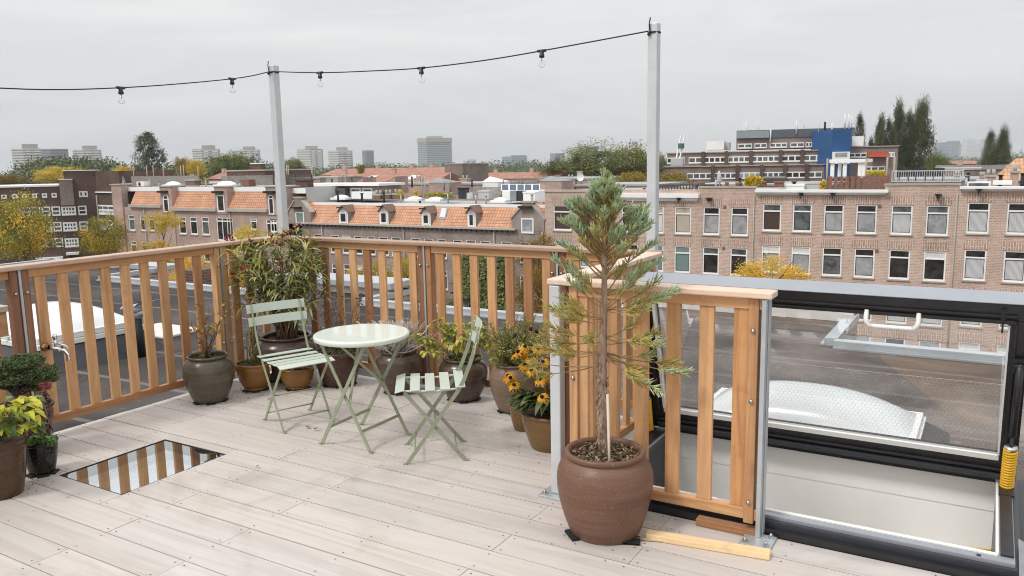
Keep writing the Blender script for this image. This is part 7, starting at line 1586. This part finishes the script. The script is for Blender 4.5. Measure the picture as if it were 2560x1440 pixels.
b.build('reflector', zincm, t); b = MB(); b.tube([q+V((0,.05,0)), q-V((0,-.1,1.4))], .06, 6); b.build('stand', zincm, t)
# right roofs
rfence('dark stained roof fence above the brick house behind the right pole', 1640, 1742, 461, 482, 62.6, woodd, .25)
rfence('dark trellis return of the stained roof fence', 1742, 1800, 461, 468, 66, woodd, .2)
rfence('red brown wooden roof fence above the long white cornice', 2070, 2219, 441, 473, 62.4, woodb, .38, ((2069,396),(2166,398),(2219,393),(2237,392)), w=.26, side=4)
t = thing('pergola', 'white timber pergola on the roof behind the red wooden fence', 'pergola', (aty(2120,442,66).x, 66, aty(2120,442,66).z)); zb = aty(2120,445,66).z
for px in (2082, 2113, 2151, 2160): b = MB(); q = aty(px,405,66); b.box(q.x-.13,q.x+.13,66-.13,66+.13,zb,q.z); b.build('post', wht, t)
for px in (2100, 2150): b = MB(); q = aty(px,402,69); b.box(q.x-.12,q.x+.12,69-.12,69+.12,zb,q.z-.1); b.build('post', wht, t)
b = MB(); a, c = aty(2074,404,65.8), aty(2166,402,65.8); b.box(a.x,c.x,65.7,69.4,a.z-.1,a.z+.16); b.build('roof_frame', wht, t)
t = thing('roof_railing', 'grey metal roof railing with close bars above the right brick house', 'railing', (aty(2315,455,62.4).x, 62.4, aty(2315,456,62.4).z)); x0, x1 = aty(2229,455,62.4).x, aty(2404,455,62.4).x; zb, zt = aty(2315,457,62.4).z, aty(2315,426,62.4).z
b = MB(); b.box(x0,x1,62.37,62.43,zt-.06,zt); b.box(x0,x1,62.37,62.43,zb+.06,zb+.11); b.build('rails', galv_l, t); b = MB(); x = x0
while x < x1: b.box(x-.014,x+.014,62.39,62.41,zb+.11,zt-.06); x += .145
for yy in range(10): b.box(x0-.012,x0+.012,62.6+.3*yy,62.63+.3*yy,zb+.1,zt-.05); b.box(x1-.012,x1+.012,62.6+.3*yy,62.63+.3*yy,zb+.1,zt-.05)
b.build('bars', galv_l, t); b = MB(); b.box(x0-.03,x0+.03,62.45,65.6,zt-.06,zt); b.box(x1-.03,x1+.03,62.45,65.6,zt-.06,zt); b.build('side_rails', galv_l, t)
for k, (px, lab) in enumerate(((2258,'dark rooftop chair behind the grey railing, left one'),(2300,'dark rooftop chair behind the grey railing, middle one'),(2345,'dark rooftop chair behind the grey railing, right one'))):
    q = aty(px,454,63.8); t = thing('garden_chair', lab, 'chair', q); zb2 = zb+.02; b = MB(); b.box(q.x-.35,q.x+.35,63.5,64.1,zb2+.38,zb2+.46); b.build('seat', alu_d, t); b = MB(); b.box(q.x-.35,q.x+.35,64.1,64.16,zb2+.38,zb2+.95); b.build('backrest', alu_d, t)
    for sx in (-.3,.3):
        for sy in (63.55,64.1): b = MB(); b.box(q.x+sx-.03,q.x+sx+.03,sy-.03,sy+.03,zb2,zb2+.38); b.build('leg', alu_d, t)
for k, (px0, px1, v, lab) in enumerate(((1894,1912,458,'low brown rooftop stool left of the rooftop bench'),(1935,1955,458,'low brown rooftop stool right of the rooftop bench'))):
    rbox('stool', lab, px0, px1, v, 468, 63, woodb, 'stool', .6, .05, woodb)
q = rbox('garden_bench', 'dark slatted rooftop bench left of the red wooden fence', 1908, 1958, 446, 458, 64.2, woodd, 'bench', .5, .04, woodg)
t = thing('parasol', 'closed grey parasol on the roof before the office block', 'parasol', (*aty(1799,462,63.5).xy, aty(1799,466,63.5).z)); a, c = aty(1799,466,63.5), aty(1798,427,63.5); b = MB(); b.tube([a, c], .03, 6); b.build('pole', steel, t); b = MB(); b.tube([c, a+(c-a)*.75, a+(c-a)*.35, a+(c-a)*.2], [.05,.14,.22,.12], 9); b.build('canopy', greyw, t)
for k, (a, c, vt, lab) in enumerate(((1812,1822,455,'brown rooftop flowerpot right of the closed parasol'),(1745,1762,454,'round brown rooftop barbecue left of the closed parasol'),(1838,1856,456,'wide brown rooftop bowl right of the closed parasol'))): 
    q = aty((a+c)/2,467,63.5); r = (aty(c,460,63.5).x-aty(a,460,63.5).x)/2; h = aty(a,vt,63.5).z-q.z; t = thing('roof_pot', lab, 'pot', q); b = MB(); b.lathe(q, [(r*.6,0),(r,h*.6),(r*.95,h),(r*.8,h*.98),(0,h*.9)], 16); b.build('pot_body', tile_b, t)
rbox('chimney', 'orange brick chimney on the right hand rooftops', 2462, 2488, 442, 470, 72, bk_l, 'chimney', 1, .1, conc, 2)
t = rbox('roof_window', 'white framed roof window left of the orange roofed house', 2417, 2476, 455, 468, 63, wht, 'skylight', 1.2); b = MB(); a, c = aty(2422,458,62.98), aty(2471,466,62.98); b.box(a.x,c.x,62.96,62.985,c.z,a.z); b.build('pane', pn_m, t)
rbox('roof_cabinet', 'white rooftop cabinet at the right frame edge', 2482, 2530, 452, 462, 64, wht, 'cabinet', 1); rbox('roof_cabinet', 'grey rooftop cabinet before the orange chimney', 2440, 2468, 448, 458, 66, greyw, 'cabinet', 1)
rbox('chimney', 'brown chimney with a grey dish at the right frame edge', 2524, 2545, 432, 466, 68, bk_l, 'chimney', 1, .1, conc, 1)

# small flues and caps scattered over the flat roofs
def flue(px, v, y, h, r, k):
    p = aty(px, v, y); b = MB(); b.tube([p-V((0,0,.6)), p+V((0,0,h))], r, 7); b.tube([p+V((0,0,h)), p+V((0,0,h+.06))], r*1.7, 7)
    tag(b.build('flue_pipe', (conc, alu_g, blackm)[k]), ('small pale flue pipe standing on a flat roof across the street', 'small grey metal flue pipe standing on a flat roof across the street', 'small black flue pipe standing on a flat roof across the street')[k], 'flue pipe', ('pale','grey','black')[k]+' flue pipes on the rooftops')
for px, v, y in ((375,464,66),(398,463,68),(455,464,65),(515,464,66),(600,466,64),(640,465,67),(690,466,66),(845,497,64),(905,499,64.5),(960,499,65),(1002,500,64),(1050,501,66),(1120,500,64.5),(1190,502,65),(1215,503,66),(1330,504,65),(1560,482,66),(1610,483,64),(1790,466,66),(1850,467,64),(1985,474,64),(2030,475,66),(2415,466,66),(2500,466,67),(2555,466,65),(830,456,90),(880,455,92),(930,458,85),(1030,458,88),(1110,462,80),(1180,464,84),(1400,460,95),(1440,462,90),(2360,450,90),(2420,452,88),(560,447,88),(700,456,85)):
    flue(px, v, y, R.uniform(.35,.95), R.uniform(.07,.13), R.randrange(3))
for i, (px0, px1, vt, vb, y, lab) in enumerate(((985,1003,446,459,96,'squat brick chimney right of the slanted roof windows'),(1035,1050,447,460,96,'squat brick chimney before the grey pyramid roof light'),(1150,1168,448,463,98,'squat brick chimney left of the white pyramid roof light'),(1415,1432,446,458,110,'squat brick chimney right of the wide pyramid roof light'),(850,866,444,458,100,'squat brick chimney left of the slanted roof windows'),(2385,2398,440,452,100,'squat brick chimney behind the grey metal roof railing'),(470,482,444,456,90,'squat brick chimney behind the pale timber fence'),(2448,2460,445,458,85,'squat brick chimney left of the orange one'))):
    rbox('chimney', lab, px0, px1, vt, vb, y, bk_l, 'chimney', .9, .07, conc, 2)
for i, (px0, px1, vt, vb, y, m, lab) in enumerate(((1195,1222,480,497,66,greyw,'pale rooftop unit before the privacy fence'),(1100,1125,486,499,67,zincm,'zinc rooftop box below the yellow hedge'),(1308,1338,483,502,65.5,wht,'white rooftop unit right of the slate vent boxes'),(1700,1720,470,482,64,greyw,'grey rooftop unit behind the dark stained fence'),(1960,2010,465,477,63.5,wht,'white covered rooftop furniture left of the red wooden fence'),(2012,2050,460,477,63.8,greyw,'grey rooftop cushion box beside the red wooden fence'),(600,622,452,466,66,woodb,'red brown rooftop table left of the left pole'),(815,845,445,458,92,conc,'pale roof hatch box among the brick rooftops'))):
    rbox('roof_unit', lab, px0, px1, vt, vb, y, m, 'roof unit', 1.0, .04, m)
# ================================================================ the damp air over the city
b = MB(); b.box(-4300, 4300, -300, 4600, GZ-1, 130); hz = b.build('haze', [])
hm = bpy.data.materials.new('damp_air'); hm.use_nodes = True; ht = hm.node_tree; ht.nodes.remove(ht.nodes['Principled BSDF'])
pv = ht.nodes.new('ShaderNodeVolumePrincipled'); pv.inputs['Color'].default_value = (.93,.96,1,1); pv.inputs['Density'].default_value = .00016; pv.inputs['Anisotropy'].default_value = .2
ht.links.new(pv.outputs[0], ht.nodes['Material Output'].inputs['Volume']); hz.data.materials.append(hm); tag(hz, kind='stuff'); hz['label'] = 'thin pale haze lying over the distant city'
